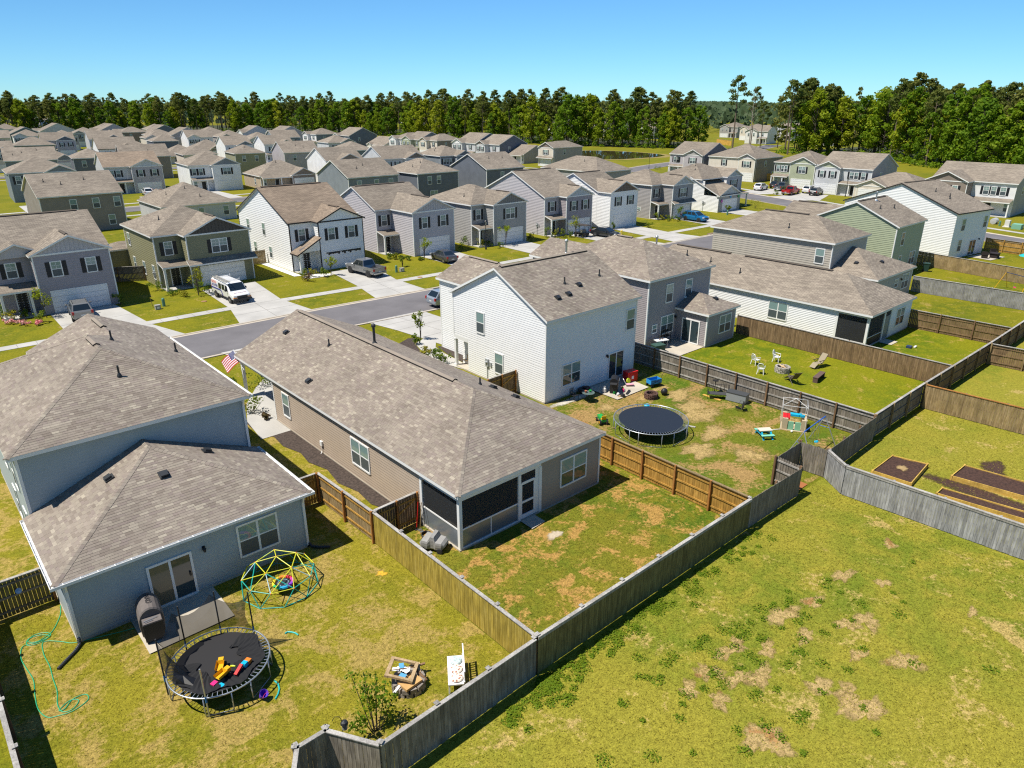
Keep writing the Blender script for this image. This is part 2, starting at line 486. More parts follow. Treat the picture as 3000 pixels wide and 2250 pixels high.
def shingle_tabs(pts, expo=.145):
    """tabs laid in courses over a slope: list of (verts, faces)"""
    P = [Vector(p) for p in pts]
    e = (P[1]-P[0]).normalized(); n = (P[1]-P[0]).cross(P[2]-P[1]).normalized(); v = n.cross(e)
    poly = [((p-P[0]).dot(e), (p-P[0]).dot(v)) for p in P]
    vmax = max(q[1] for q in poly); out = []; k = 0
    while k * expo < vmax:
        v0 = k*expo; v1 = min(v0 + expo*1.04, vmax)
        band = clip_poly(clip_poly(poly, 0, 1, v0), 0, -1, -v1)
        if len(band) < 3 or poly_area(band) < .002: k += 1; continue
        a = min(q[0] for q in band); b = max(q[0] for q in band)
        u = a - rnd.random() * .35
        while u < b:
            w = rnd.choice((.20, .30, .33, .36))
            t = clip_poly(clip_poly(band, 1, 0, u + .004), -1, 0, -(u + w - .004))
            u += w
            if len(t) < 3 or poly_area(t) < .001: continue
            V = []; m = len(t)
            th = .009 + rnd.random() * .006
            for (uu, vv) in t: V.append(P[0] + e*uu + v*vv + n*(th - (th - .003) * (vv - v0) / expo))
            for (uu, vv) in t: V.append(P[0] + e*uu + v*vv)
            F = [tuple(range(m))]
            for i in range(m): F.append((i, m + i, m + (i+1) % m, (i+1) % m))
            out.append((V, F))
        k += 1
    return out

def caps(mb, p0, p1, nl, nr, w=.15):
    """row of folded cap shingles along a hip or ridge"""
    p0 = Vector(p0); p1 = Vector(p1); d = p1 - p0; L = d.length; d /= L
    a = (nl.cross(d)).normalized(); b = (d.cross(nr)).normalized()
    if a.z > 0: a = -a
    if b.z > 0: b = -b
    k = 0; s = .2
    while k * s < L:
        q0 = p0 + d*(k*s); q1 = p0 + d*min(L, k*s + s*1.15); lo = UP*.03; hi = UP*.02
        mb.poly([q0 + lo + a*w, q0 + lo, q1 + hi, q1 + hi + a*w]); mb.poly([q0 + lo, q0 + lo + b*w, q1 + hi + b*w, q1 + hi])
        mb.poly([q0 + lo + a*w, q0 + a*w - UP*.02, q0, q0 + lo]); mb.poly([q0 + lo, q0, q0 + b*w - UP*.02, q0 + lo + b*w])
        k += 1

class House:
    def __init__(s, label, loc=(0, 0), rz=0.0, name='house', cat='house', group=None, trim=None, roofmat=None, detail=0, tabs=False):
        s.root = thing(name, label, cat, (loc[0], loc[1], 0), rz, group)
        s.trim = trim or WHITE; s.roofmat = roofmat or SHU; s.detail = detail; s.tabs = tabs
        s.slopes = []; s.M = Matrix.Translation((loc[0], loc[1], 0)) @ Matrix.Rotation(rz, 4, 'Z'); s.tablist = []; s.roofobj = None

    # ---- walls
    def wall(s, side, plane, u0, u1, z0, z1, mat_, gable=None, gmat=None, detail=None, name='wall', expo=None):
        detail = s.detail if detail is None else detail
        ax = side in 'SN'
        flip = side in 'NW'                                  # +u runs against the wall's right vector
        def P3(u, z, d=0.0):
            n = SIDE_N[side]
            return (Vector((u, plane, z)) if ax else Vector((plane, u, z))) + n * d
        ou = [(u0, z0), (u1, z0), (u1, z1)] + ([gable] if gable else []) + [(u0, z1)]
        def orient(pts): return list(reversed(pts)) if flip else pts
        mb = MB(); rect = [(u0, z0), (u1, z0), (u1, z1), (u0, z1)]
        if gable and gmat:
            mb.poly(orient([P3(*q) for q in rect])); mb.poly(orient([P3(*q) for q in [(u0, z1), (u1, z1), gable]]), 1)
            w = mb.obj(name, [mat_, gmat], s.root)
        else:
            mb.poly(orient([P3(*q) for q in ou])); w = mb.obj(name, [mat_], s.root)
        if detail:
            ex = expo or (.165 if detail == 2 else .24)
            poly = rect if (gable and gmat) else ou
            top = max(q[1] for q in poly); z = z0; sm = MB()
            while z < top - .02:
                band = clip_poly(clip_poly(poly, 0, 1, z), 0, -1, -min(z + ex, top)); zz = z; z += ex
                if len(band) < 3 or poly_area(band) < .004: continue
                m = MB() if detail == 2 else sm
                f = lambda q: (.019 if detail == 2 else .03) - (.017 if detail == 2 else .028) * (q[1] - zz) / ex
                fr = [P3(q[0], q[1], f(q)) for q in band]; bk = [P3(q[0], q[1], 0) for q in band]
                m.poly(orient(fr))
                for i in range(len(band)):
                    j = (i+1) % len(band)
                    q = [fr[i], bk[i], bk[j], fr[j]]; m.poly(orient(q) if True else q)
                if detail == 2: m.obj('plank', [mat_], w)
            if detail == 1 and sm.f: stuff(sm.obj('siding', [mat_], w))
            if gable and gmat:                                # boards and battens in the gable
                gb = MB(); u = u0 + .3
                while u < u1 - .2:
                    t = (u - u0) / (gable[0] - u0) if u < gable[0] else (u1 - u) / (u1 - gable[0])
                    h = z1 + (gable[1] - z1) * t - .06
                    if h - z1 > .12:
                        a = P3(u - .025, z1, .03); 
                        gb.poly(orient([P3(u-.03, z1+.02, .03), P3(u+.03, z1+.02, .03), P3(u+.03, h, .03), P3(u-.03, h, .03)]))
                        gb.poly(orient([P3(u+.03, z1+.02, .03), P3(u+.03, z1+.02, 0), P3(u+.03, h, 0), P3(u+.03, h, .03)]))
                        gb.poly(orient([P3(u-.03, z1+.02, 0), P3(u-.03, z1+.02, .03), P3(u-.03, h, .03), P3(u-.03, h, 0)]))
                    u += .4
                if gb.f: stuff(gb.obj('batten', [gmat], w))
        if gable and gmat:                                   # trim board under the gable
            b = MB(); c = (P3(u0, z1, .02), P3(u1, z1, .02)); b.bar(c[0], c[1], .05, .16); b.obj('band_board', [s.trim], s.root)
        return w

    def corner(s, x, y, z0, z1, sx, sy):
        """white corner post; sx, sy point outwards"""
        b = MB(); o = .03
        b.box(min(x + sx*o, x - sx*.09), min(y + sy*o, y + sy*.002), z0, max(x + sx*o, x - sx*.09), max(y + sy*o, y + sy*.002), z1)
        b.box(min(x + sx*o, x + sx*.002), min(y, y - sy*.09), z0, max(x + sx*o, x + sx*.002), max(y, y - sy*.09), z1)
        return b.obj('corner_trim', [s.trim], s.root)

    # ---- roofs
    def add_roof(s, polys, name='roof'):
        mb = MB()
        for pts, ex in polys:
            slab(mb, pts, ex); s.slopes.append([Vector(p) for p in pts])
        ro = mb.obj(name, [SHG if s.tabs else s.roofmat, s.trim, SOFFIT], s.root)
        if s.roofobj is None: s.roofobj = ro
        if s.tabs:
            for pts, ex in polys: s.tablist += [(V, F, ro) for V, F in shingle_tabs(pts)]
        return ro

    def finish_tabs(s, n=300, m=None):
        if not s.tablist: return
        eye = s.M.inverted() @ Vector((0, 0, 20))
        s.tablist.sort(key=lambda t: (t[0][0] - eye).length)
        big = [t for t in s.tablist if len(t[0]) == 8]
        single = set(id(t[0]) for t in big[:n])
        rest = {}
        for V, F, ro in s.tablist:
            if id(V) in single:
                b = MB(); b.v = [tuple(p) for p in V]; b.f = F; b.m = [0]*len(F); b.obj('shingle', [m or SHG], ro)
            else:
                b = rest.setdefault(ro.name, (MB(), ro))[0]; o = len(b.v)
                b.v += [tuple(p) for p in V]; b.f += [tuple(o + i for i in f) for f in F]; b.m += [0]*len(F)
        for b, ro in rest.values(): stuff(b.obj('shingles', [m or SHG], ro))

    def roof(s, x0, x1, y0, y1, z, axis='x', hips='', p=.45, oe=.3, og=.25, cap=False, nocap=()):
        """ridge along axis; ends named in hips (of N S E W) are hipped, the rest gables"""
        X0, X1, Y0, Y1 = (x0-og, x1+og, y0-oe, y1+oe) if axis == 'x' else (x0-oe, x1+oe, y0-og, y1+og)
        if axis == 'x':
            if 'W' in hips: X0 = x0 - oe
            if 'E' in hips: X1 = x1 + oe
        else:
            if 'S' in hips: Y0 = y0 - oe
            if 'N' in hips: Y1 = y1 + oe
        polys = []; lines = []
        if axis == 'x':
            h = (Y1-Y0)/2; ym = (Y0+Y1)/2; zr = z + h*p
            a = X0 + (h if 'W' in hips else 0); b = X1 - (h if 'E' in hips else 0)
            polys.append(([(X0,Y0,z),(X1,Y0,z),(b,ym,zr),(a,ym,zr)], [0] + ([] if 'E' in hips else [1]) + ([] if 'W' in hips else [3])))
            polys.append(([(X1,Y1,z),(X0,Y1,z),(a,ym,zr),(b,ym,zr)], [0] + ([] if 'W' in hips else [1]) + ([] if 'E' in hips else [3])))
            if 'W' in hips: polys.append(([(X0,Y1,z),(X0,Y0,z),(a,ym,zr)], [0])); lines += [((X0,Y0,z),(a,ym,zr)), ((X0,Y1,z),(a,ym,zr))]
            if 'E' in hips: polys.append(([(X1,Y0,z),(X1,Y1,z),(b,ym,zr)], [0])); lines += [((X1,Y0,z),(b,ym,zr)), ((X1,Y1,z),(b,ym,zr))]
            s.ridge = ((a, ym, zr), (b, ym, zr))
        else:
            h = (X1-X0)/2; xm = (X0+X1)/2; zr = z + h*p
            a = Y0 + (h if 'S' in hips else 0); b = Y1 - (h if 'N' in hips else 0)
            polys.append(([(X0,Y1,z),(X0,Y0,z),(xm,a,zr),(xm,b,zr)], [0] + ([] if 'S' in hips else [1]) + ([] if 'N' in hips else [3])))
            polys.append(([(X1,Y0,z),(X1,Y1,z),(xm,b,zr),(xm,a,zr)], [0] + ([] if 'N' in hips else [1]) + ([] if 'S' in hips else [3])))
            if 'S' in hips: polys.append(([(X0,Y0,z),(X1,Y0,z),(xm,a,zr)], [0])); lines += [((X0,Y0,z),(xm,a,zr)), ((X1,Y0,z),(xm,a,zr))]
            if 'N' in hips: polys.append(([(X1,Y1,z),(X0,Y1,z),(xm,b,zr)], [0])); lines += [((X0,Y1,z),(xm,b,zr)), ((X1,Y1,z),(xm,b,zr))]
            s.ridge = ((xm, a, zr), (xm, b, zr))
        ro = s.add_roof(polys)
        if cap:
            c = MB(); lines.append(s.ridge)
            for li, (q0, q1) in enumerate(lines):
                if li in nocap: continue
                d = Vector((q1[0]-q0[0], q1[1]-q0[1], 0))
                if d.length < .3: continue
                r = Vector((d.y, -d.x, 0)).normalized()
                q = (p / math.sqrt(2)) if q0[2] != q1[2] else p
                caps(c, q0, q1, (UP - r*q).normalized(), (UP + r*q).normalized())
            stuff(c.obj('ridge_cap', [SHG if s.tabs else s.roofmat], ro))
        return ro

    def wing_roof(s, side, c, front, hw, z, p, depth, pm, oe=.25, og=.3, over=.0):
        """gable over a projecting wing: c centre along the wall, front plane, half width, depth of the wing; valley on a main roof of pitch pm"""
        n = SIDE_N[side]; r = SIDE_R[side]
        def T(u, v, zz):
            base = Vector((c, front, 0)) if side in 'SN' else Vector((front, c, 0))
            q = base + r*u - n*v; return (q.x, q.y, zz)
        h = hw + oe; zr = z + h*p; vb = depth - over + (zr - z)/pm; ve = depth - over
        polys = [([T(-h, ve, z), T(-h, -og, z), T(0, -og, zr), T(0, vb, zr)], [0, 1]),
                 ([T(h, -og, z), T(h, ve, z), T(0, vb, zr), T(0, -og, zr)], [0, 3])]
        s.ridge = (T(0, -og, zr), T(0, vb, zr))
        return s.add_roof(polys)

    def shed(s, side, c, front, hw, depth, z0, z1, hip=0.0):
        """lean-to strip: high edge at the wall, low edge out in front; hipped ends when hip > 0"""
        n = SIDE_N[side]; r = SIDE_R[side]
        def T(u, v, zz):
            base = Vector((c, front, 0)) if side in 'SN' else Vector((front, c, 0))
            q = base + r*u - n*v; return (q.x, q.y, zz)
        polys = [([T(-hw, 0, z0), T(hw, 0, z0), T(hw-hip, depth, z1), T(-hw+hip, depth, z1)], [0] + ([] if hip else [1, 3]))]
        if hip:
            polys.append(([T(hw, 0, z0), T(hw, depth, z0), T(hw-hip, depth, z1)], [0])); polys.append(([T(-hw, depth, z0), T(-hw, 0, z0), T(-hw+hip, depth, z1)], [0]))
        return s.add_roof(polys, 'porch_roof')

    def z_at(s, x, y):
        best = None
        for P in s.slopes:
            n = (P[1]-P[0]).cross(P[2]-P[1])
            if abs(n.z) < 1e-6: continue
            sg = [(P[(i+1) % len(P)].x-P[i].x)*(y-P[i].y) - (P[(i+1) % len(P)].y-P[i].y)*(x-P[i].x) for i in range(len(P))]
            if min(sg) >= -1e-6 or max(sg) <= 1e-6:
                z = P[0].z - (n.x*(x-P[0].x) + n.y*(y-P[0].y)) / n.z
                if best is None or z > best[0]: best = (z, n.normalized())
        return best or (3.0, UP)

    def vent_pipe(s, x, y, h=.45, r=.05, big=False):
        z, n = s.z_at(x, y); b = MB()
        b.lathe([(r*2.6, -.06), (r*2.2, .05), (r*1.25, .16), (r, .18), (r, h)] + ([(r*1.7, h), (r*1.7, h+.14), (r*.6, h+.22)] if big else []), 10, (x, y, z))
        b.obj('vent_pipe', [GALV if big == 2 else PIPE], s.roofobj)

    def roof_vent(s, x, y):
        z, n = s.z_at(x, y); b = MB()
        n = n if n.z > 0 else -n
        t = n.to_track_quat('Z', 'Y').to_matrix()
        dn = Vector((n.x, n.y, 0)).normalized(); sd = UP.cross(dn); upv = n.cross(sd)
        M = Matrix((sd, n.cross(sd), n)).transposed().to_4x4(); M.translation = Vector((x, y, z)) + n*.05
        if M.determinant() < 0: M = M @ Matrix.Diagonal((-1, 1, 1, 1))
        b.obox(M, .42, .42, .06); M2 = M.copy(); M2.translation = Vector((x, y, z)) + n*.12 + dn*.02
        b.obox(M2, .32, .30, .10)
        b.obj('roof_vent', [PIPE], s.roofobj)

    def ridge_vent(s, p0, p1, w=.32):
        p0 = Vector(p0); p1 = Vector(p1); d = (p1-p0).normalized(); r = d.cross(UP).normalized(); b = MB()
        for sg in (1, -1):
            a = r*sg*w/2 - UP*(w/2*.45)
            lo = UP*.05; hi = UP*.10
            b.poly([p0+hi, p0+a+hi, p1+a+hi, p1+hi] if sg > 0 else [p1+hi, p1+a+hi, p0+a+hi, p0+hi])
            b.poly([p0+a+hi, p0+a+lo-UP*.06, p1+a+lo-UP*.06, p1+a+hi], 1)
        for q in (p0, p1): b.poly([q+hi, q+r*w/2-UP*(w/2*.45)+hi, q+r*w/2-UP*(w/2*.45)-UP*.02, q-UP*.02, q-r*w/2-UP*(w/2*.45)-UP*.02, q-r*w/2-UP*(w/2*.45)+hi], 1)
        b.obj('ridge_vent', [SHG if s.tabs else s.roofmat, BLACK], s.roofobj)  # black edges put the shadow line along the vent into the colour

    # ---- openings
    def at(s, side, plane, u, z=0.0, out=0.0):
        q = (Vector((u, plane, z)) if side in 'SN' else Vector((plane, u, z))) + SIDE_N[side]*out
        return q

    def window(s, side, plane, u, z, w=.9, h=1.5, twin=False, shutters=False, grid=False, frame=None, cas=.09, lowg=None):
        fm = frame or s.trim
        if fm is DKTRIM: fm = WHITE
        n = 2 if twin else 1; W = w*n
        def mk():
            b = MB(); c = cas
            b.box(-W/2-c, -.06, -c, -W/2, .01, h+c); b.box(W/2, -.06, -c, W/2+c, .01, h+c)
            b.box(-W/2, -.06, h, W/2, .01, h+c); b.box(-W/2, -.075, -c*1.1, W/2, .01, 0)
            b.box(-W/2, -.05, h*.5-.03, W/2, .0, h*.5+.03)
            if twin: b.box(-.05, -.055, 0, .05, .0, h)
            if grid:
                for k in range(n):
                    cx = -W/2 + w*(k+.5)
                    b.box(cx-.014, -.047, h*.5, cx+.014, 0, h); b.box(cx-w/2, -.047, h*.75-.014, cx+w/2, 0, h*.75+.014)
            return b.mesh('window', [fm])
        me = shared(('win', w, h, n, grid, fm.name, cas), mk)
        o = link('window', me, s.root, s.at(side, plane, u, z), SIDE_ROT[side])
        for k in range(n):
            cx = -W/2 + w*(k+.5)
            def pane(z0, z1, m, kk=k):
                return shared(('pane', w, h, n, kk, z0, m.name), lambda: MB().box(cx-w/2, -.04, z0, cx+w/2, -.005, z1).mesh('pane', [m]))
            link('pane', pane(h*.5+.02, h, BLIND), o); link('pane', pane(0, h*.5-.02, lowg or SCREENG), o)
        if shutters:
            def shm():
                b = MB(); b.box(-.2, -.035, -.05, .2, -.002, h+.05)
                for k in range(7): b.box(-.15, -.05, h*(k+.15)/7, .15, -.035, h*(k+.7)/7)
                return b.mesh('shutter', [SHUT])
            sm = shared(('shut', h), shm)
            for sg in (-1, 1):
                q = s.at(side, plane, u, z) + SIDE_R[side]*sg*(W/2 + cas + .23)
                link('shutter', sm, s.root, q, SIDE_ROT[side])
        return o

    def garage(s, side, plane, u, w=4.9, h=2.15, z=0.05):
        def mk():
            b = MB(); b.box(-w/2-.14, -.05, 0, -w/2, .02, h+.14); b.box(w/2, -.05, 0, w/2+.14, .02, h+.14); b.box(-w/2, -.05, h, w/2, .02, h+.14)
            return b.mesh('garage_door', [WHITE])
        o = link('garage_door', shared(('gar', w, h), mk), s.root, s.at(side, plane, u, z), SIDE_ROT[side])
        ph = h/4
        def pm(k):
            def f():
                b = MB(); b.box(-w/2, -.03, k*ph+.012, w/2, .0, (k+1)*ph-.012)
                m = 8
                for i in range(m):
                    x0 = -w/2 + w*i/m; b.box(x0+.08, -.042, k*ph+.09, x0+w/m-.08, -.03, (k+1)*ph-.09)
                return b.mesh('panel', [VINYL])
            return shared(('garp', w, h, k), f)
        for k in range(4): link('panel', pm(k), o)
        return o

    def door(s, side, plane, u, z=.1, w=.95, h=2.1, m=None, glass=False):
        m = m or DOORB
        def mk():
            b = MB(); b.box(-w/2-.1, -.05, 0, -w/2, .02, h+.1); b.box(w/2, -.05, 0, w/2+.1, .02, h+.1); b.box(-w/2, -.05, h, w/2, .02, h+.1)
            b.box(-w/2, -.02, 0, w/2, .0, h, 1)
            for (a0, a1) in ((.12, .95), (1.1, 1.95)):
                b.box(-w/2+.14, -.032, a0, -.05, -.02, a1, 1); b.box(.05, -.032, a0, w/2-.14, -.02, a1, 1)
            return b.mesh('door', [s.trim if s.trim is not DKTRIM else WHITE, m])
        o = link('door', shared(('door', w, h, m.name, s.trim.name), mk), s.root, s.at(side, plane, u, z), SIDE_ROT[side])
        link('handle', shared('hdl', lambda: MB().box(w/2-.14, -.09, 1.0, w/2-.09, -.02, 1.12).mesh('handle', [GALV])), o)
        return o

    def slider(s, side, plane, u, z=.1, w=1.75, h=2.05, left=None):
        def mk():
            b = MB(); c = .1
            b.box(-w/2-c, -.07, -.03, -w/2, .02, h+c); b.box(w/2, -.07, -.03, w/2+c, .02, h+c); b.box(-w/2, -.07, h, w/2, .02, h+c); b.box(-w/2, -.08, -.04, w/2, .02, .06)
            b.box(-.05, -.06, .06, .05, .0, h)
            return b.mesh('sliding_door', [WHITE])
        o = link('sliding_door', shared(('sl', w, h), mk), s.root, s.at(side, plane, u, z), SIDE_ROT[side])
        g = DARKG
        link('pane', shared(('slp', w, h, 0), lambda: MB().box(-w/2, -.045, .06, -.05, -.01, h).mesh('pane', [left or g])), o)
        link('pane', shared(('slp', w, h, 1), lambda: MB().box(.05, -.03, .06, w/2, 0, h).mesh('pane', [g])), o)
        link('handle', shared('slh', lambda: MB().box(w/2-.12, -.1, .95, w/2-.06, -.03, 1.15).mesh('handle', [BLACK])), o)
        return o

    def wall_light(s, side, plane, u, z):
        def mk():
            b = MB(); b.box(-.06, -.03, -.09, .06, .0, .09); b.lathe([(.05, -.16), (.085, .0), (.03, .06)], 8, (0, -.13, 0)); b.bar((0, -.02, .05), (0, -.13, .07), .025, .025)
            return b.mesh('wall_lamp', [BLACK])
        link('wall_lamp', shared('wl', mk), s.root, s.at(side, plane, u, z), SIDE_ROT[side])

    def meter(s, side, plane, u, z=1.5):
        def mk():
            b = MB(); b.box(-.17, -.14, -.25, .17, 0, .35); b.lathe([(.1, -.02), (.11, .05), (.07, .09)], 10, (0, 0, 0), 0, Matrix.Translation((0, -.14, .1)) @ Matrix.Rotation(R(90), 4, 'X'))
            b.tube([(0, -.07, -.25), (0, -.07, -z)], .03, 6); b.box(.3, -.1, -.15, .5, 0, .15)
            return b.mesh('electric_meter', [mat('meter_grey', (.42, .44, .45), .5, .3)])
        link('electric_meter', shared(('em', z), mk), s.root, s.at(side, plane, u, z), SIDE_ROT[side])

    def column(s, x, y, z0, z1, w=.22):
        b = MB(); b.box(x-w/2, y-w/2, z0+.18, x+w/2, y+w/2, z1-.14); b.box(x-w*.7, y-w*.7, z0, x+w*.7, y+w*.7, z0+.18); b.box(x-w*.65, y-w*.65, z1-.14, x+w*.65, y+w*.65, z1)
        b.obj('porch_column', [VINYL], s.root)

    def slabfoot(s, x0, x1, y0, y1, h=.12, o=.03):
        MB().box(x0-o, y0-o, -.05, x1+o, y1+o, h).obj('foundation', [CONC], s.root)

    def downspout(s, x, y, z, d=(0, -1)):
        b = MB(); dx, dy = d
        b.bar((x + dx*.25, y + dy*.25, z), (x + dx*.06, y + dy*.06, z-.45), .08, .1); b.bar((x + dx*.06, y + dy*.06, z-.42), (x + dx*.06, y + dy*.06, .15), .08, .1)
        b.obj('downspout', [WHITE], s.root)

    def gutter(s, p0, p1, out, hang=.6):
        """open white trough along an eave with hangers across it"""
        p0 = Vector(p0); p1 = Vector(p1); o = Vector(out); d = (p1-p0).normalized(); L = (p1-p0).length; b = MB()
        w = .13; h = .12
        b.bar(p0 + o*w - UP*h/2, p1 + o*w - UP*h/2, .018, h); b.bar(p0 + o*w/2 - UP*h, p1 + o*w/2 - UP*h, w, .015)
        b.bar(p0 + o*.004 - UP*h/2, p1 + o*.004 - UP*h/2, .01, h)
        for q in (p0, p1): b.bar(q - UP*h/2 + o*.0, q - UP*h/2 + o*w, .015, h)
        g = b.obj('gutter', [WHITE], s.root)
        hm = MB(); k = .3
        while k < L - .1:
            hm.bar(p0 + d*k + o*.0 - UP*.01, p0 + d*k + o*(w+.012) - UP*.01, .03, .012); k += hang
        stuff(hm.obj('gutter_hanger', [WHITE], g))

# ------------------------------------------------------------------ generic street house
def std_house(label, loc, rz, W, D, sid, z=6.0, roof='x', p=.45, wing=None, wmat=None, gmat=None, upper=None, wwin='two', entry=True,
              skirt=False, trim=None, rmat=None, detail=0, side_w=(), side_e=(), rear=(), stories=2, grp=None, garage=True, hips=None, meter=False, shut=True, porch=None,
              fshut=True, doorm=None, pipes=(), rvent=True):
    """front faces local -Y, origin at the front-left ground corner; wing = (x0, x1, projection)"""
    H = House(label, loc, rz, group=grp, trim=trim, roofmat=rmat, detail=detail)
    wmat = wmat or sid
    oe = .28
    if hips is None: hips = 'NSEW' if roof == 'hip' else ''
    ax = ('x' if W >= D else 'y') if roof == 'hip' else roof
    zr = z + ((D if ax == 'x' else W)/2 + oe)*p
    zt = z - .06
    gW = (D/2, zr - .14) if (ax == 'x' and 'W' not in hips) else None
    gE = (D/2, zr - .14) if (ax == 'x' and 'E' not in hips) else None
    gS = (W/2, zr - .14) if (ax == 'y' and 'S' not in hips) else None
    gN = (W/2, zr - .14) if (ax == 'y' and 'N' not in hips) else None
    H.wall('S', 0, 0, W, 0, zt, sid, gS, gmat if gS else None); H.wall('N', D, 0, W, 0, zt, sid, gN)
    H.wall('W', 0, 0, D, 0, zt, sid, gW); H.wall('E', W, 0, D, 0, zt, sid, gE)
    H.roof(0, W, 0, D, z, ax, hips, p, oe)
    if rvent and detail >= 1:
        a, b = Vector(H.ridge[0]), Vector(H.ridge[1])
        if (b - a).length > 2: H.ridge_vent(a + (b-a)*.06, b - (b-a)*.1)
    for (x, y) in ((0, 0), (W, 0), (0, D), (W, D)):
        H.corner(x, y, 0, zt, -1 if x == 0 else 1, -1 if y == 0 else 1)
    if wing:
        a, b, d = wing; hw = (b-a)/2; c = (a+b)/2; pw = p
        wz = zr if False else z
        H.wall('S', -d, a, b, 0, zt, wmat, (c, z + (hw+.25)*pw - .14), gmat)
        H.wall('W', a, -d, 0, 0, zt, wmat); H.wall('E', b, -d, 0, 0, zt, wmat)
        H.wing_roof('S', c, -d, hw, z, pw, d, p if ax == 'x' or roof == 'hip' else 9, over=oe)
        for x, sx in ((a, -1), (b, 1)): H.corner(x, -d, 0, zt, sx, -1)
        if detail >= 1:
            q0, q1 = Vector(H.ridge[0]), Vector(H.ridge[1]); H.ridge_vent(q0 + (q1-q0)*.12, q0 + (q1-q0)*.6)
        gx = c
        if stories == 2:
            if wwin == 'two':
                for u in (c - hw*.45, c + hw*.45): H.window('S', -d, u, 3.75, .82, 1.4, shutters=fshut, grid=True)
            elif wwin == 'twin': H.window('S', -d, c, 3.75, .85, 1.45, twin=True, shutters=fshut, grid=True)
        if garage: H.garage('S', -d, gx, min(4.9, b-a-.8))
        if skirt: H.shed('S', c, -d-.85, hw+.3, .83, 2.75, 3.25)
        # entry between the wing and the far corner
        if entry:
            if a > W - b: e0, e1 = 0, a
            else: e0, e1 = b, W
        else: e0 = e1 = 0
        if entry and e1 - e0 > .8:
            ec = (e0+e1)/2
            if stories == 2: H.window('S', 0, ec + .05, 3.75, min(.8, (e1-e0)*.32), 1.4, shutters=fshut and (e1-e0) > 2.2, grid=True)
            H.door('S', 0, ec + (.35 if e0 == 0 else -.35), .12, m=doorm)
            if e1 - e0 > 3.6: H.window('S', 0, e0 + .9 if e0 == 0 else e1 - .9, .9, .8, 1.4, shutters=False)
            pd = min(d, 1.9) if d > .7 else 1.5
            if porch != 'none':
                if porch == 'flat' or (porch is None and stories == 2 and (e1-e0) < 3.2):
                    H.shed('S', ec, -pd, (e1-e0)/2 + (.0), pd - .03, 2.7, 3.15)
                else:
                    H.shed('S', ec, -pd, (e1-e0)/2 - .03, pd - .03, 2.7, 3.2)
                H.column(e0 + .18 if e0 == 0 else e1 - .18, -pd + .2, .1, 2.55)
                if e1 - e0 > 3.2: H.column(ec + (.9 if e0 == 0 else -.9), -pd + .2, .1, 2.55)
                MB().box(e0 + .03, -pd, -.05, e1 - .03, -.02, .1).obj('porch_slab', [CONC2], H.root)
    else:
        if garage: H.garage('S', 0, W*.6)
    for (u, zz, w, h, tw) in side_w: H.window('W', 0, u, zz, w, h, twin=tw)
    for (u, zz, w, h, tw) in side_e: H.window('E', W, u, zz, w, h, twin=tw)
    for (u, zz, w, h, tw) in rear: H.window('N', D, u, zz, w, h, twin=tw)
    if upper:
        for (u, zz, w, h, tw) in upper: H.window('S', 0, u, zz, w, h, twin=tw, shutters=fshut, grid=True)
    for (x, y) in pipes: H.vent_pipe(x, y, .5, .05)
    if meter: H.meter('W', 0, 1.6)
    return H
# ------------------------------------------------------------------ the setting
GR_FRONT = grass_mat('lawn_front', (.105, .125, .008), (.190, .175, .010), (.26, .20, .045), (.22, .15, .06), .25, .02)
GR_YARD1 = grass_mat('lawn_dry', (.135, .140, .010), (.225, .195, .018), (.30, .22, .060), (.20, .125, .055), .55, .10)
GR_YARD2 = grass_mat('lawn_patchy', (.075, .125, .010), (.175, .160, .016), (.36, .215, .060), (.30, .155, .045), .50, .14, .1, 1.1)
GR_YARD3 = grass_mat('lawn_worn', (.070, .130, .010), (.150, .150, .014), (.31, .200, .075), (.30, .150, .055), .5, .2, .09, .5)
GR_YARD4 = grass_mat('lawn_green', (.095, .135, .006), (.185, .185, .008), (.28, .215, .04), (.27, .17, .05), .28, .05)
GR_FIELD = grass_mat('field_grass', (.140, .172, .016), (.255, .225, .028), (.37, .275, .09), (.32, .225, .11), .26, .03, .07, .6)
GR_FAR = grass_mat('far_grass', (.120, .135, .010), (.190, .175, .012), (.25, .19, .04), (.2, .13, .04), .2, .0, .02, .15)

def sheet(name, pts, z, m, kind='structure'):
    b = MB(); b.poly([(x, y, z) for (x, y) in pts]); o = b.obj(name, [m]); o['kind'] = kind; return o

sheet('ground', [(-4000, -1500), (5000, -1500), (5000, 6000), (-4000, 6000)], 0, GR_FAR)
sheet('front_lawn', [(-90, 22), (127, 22), (141, 62), (152, 100), (158, 140), (-90, 140)], .004, GR_FRONT)
sheet('field', [(-60, -60), (140, -60), (121, 14.72), (-60, 14.72)], .004, GR_FIELD)
sheet('yard_lawn', [(-.8, 14.9), (14.35, 14.9), (14.35, 26.2), (16.9, 26.2), (16.9, 47), (14.3, 50), (-.8, 50)], .008, GR_YARD1)
sheet('yard_lawn', [(14.45, 14.9), (29, 14.9), (29, 26.2), (14.45, 26.2)], .008, GR_YARD2)
sheet('yard_lawn', [(29.1, 14.9), (43.8, 14.9), (43.8, 38), (29.1, 38)], .008, GR_YARD3)
sheet('yard_lawn', [(43.9, 14.9), (57.2, 14.9), (57.2, 37), (43.9, 37)], .008, GR_YARD4)
sheet('yard_lawn', [(57.3, 14.9), (71.2, 14.9), (71.2, 34), (57.3, 34)], .008, GR_YARD4)
sheet('yard_lawn', [(71.4, 14.9), (121, 14.9), (121, 34), (71.4, 34)], .008, GR_FRONT)

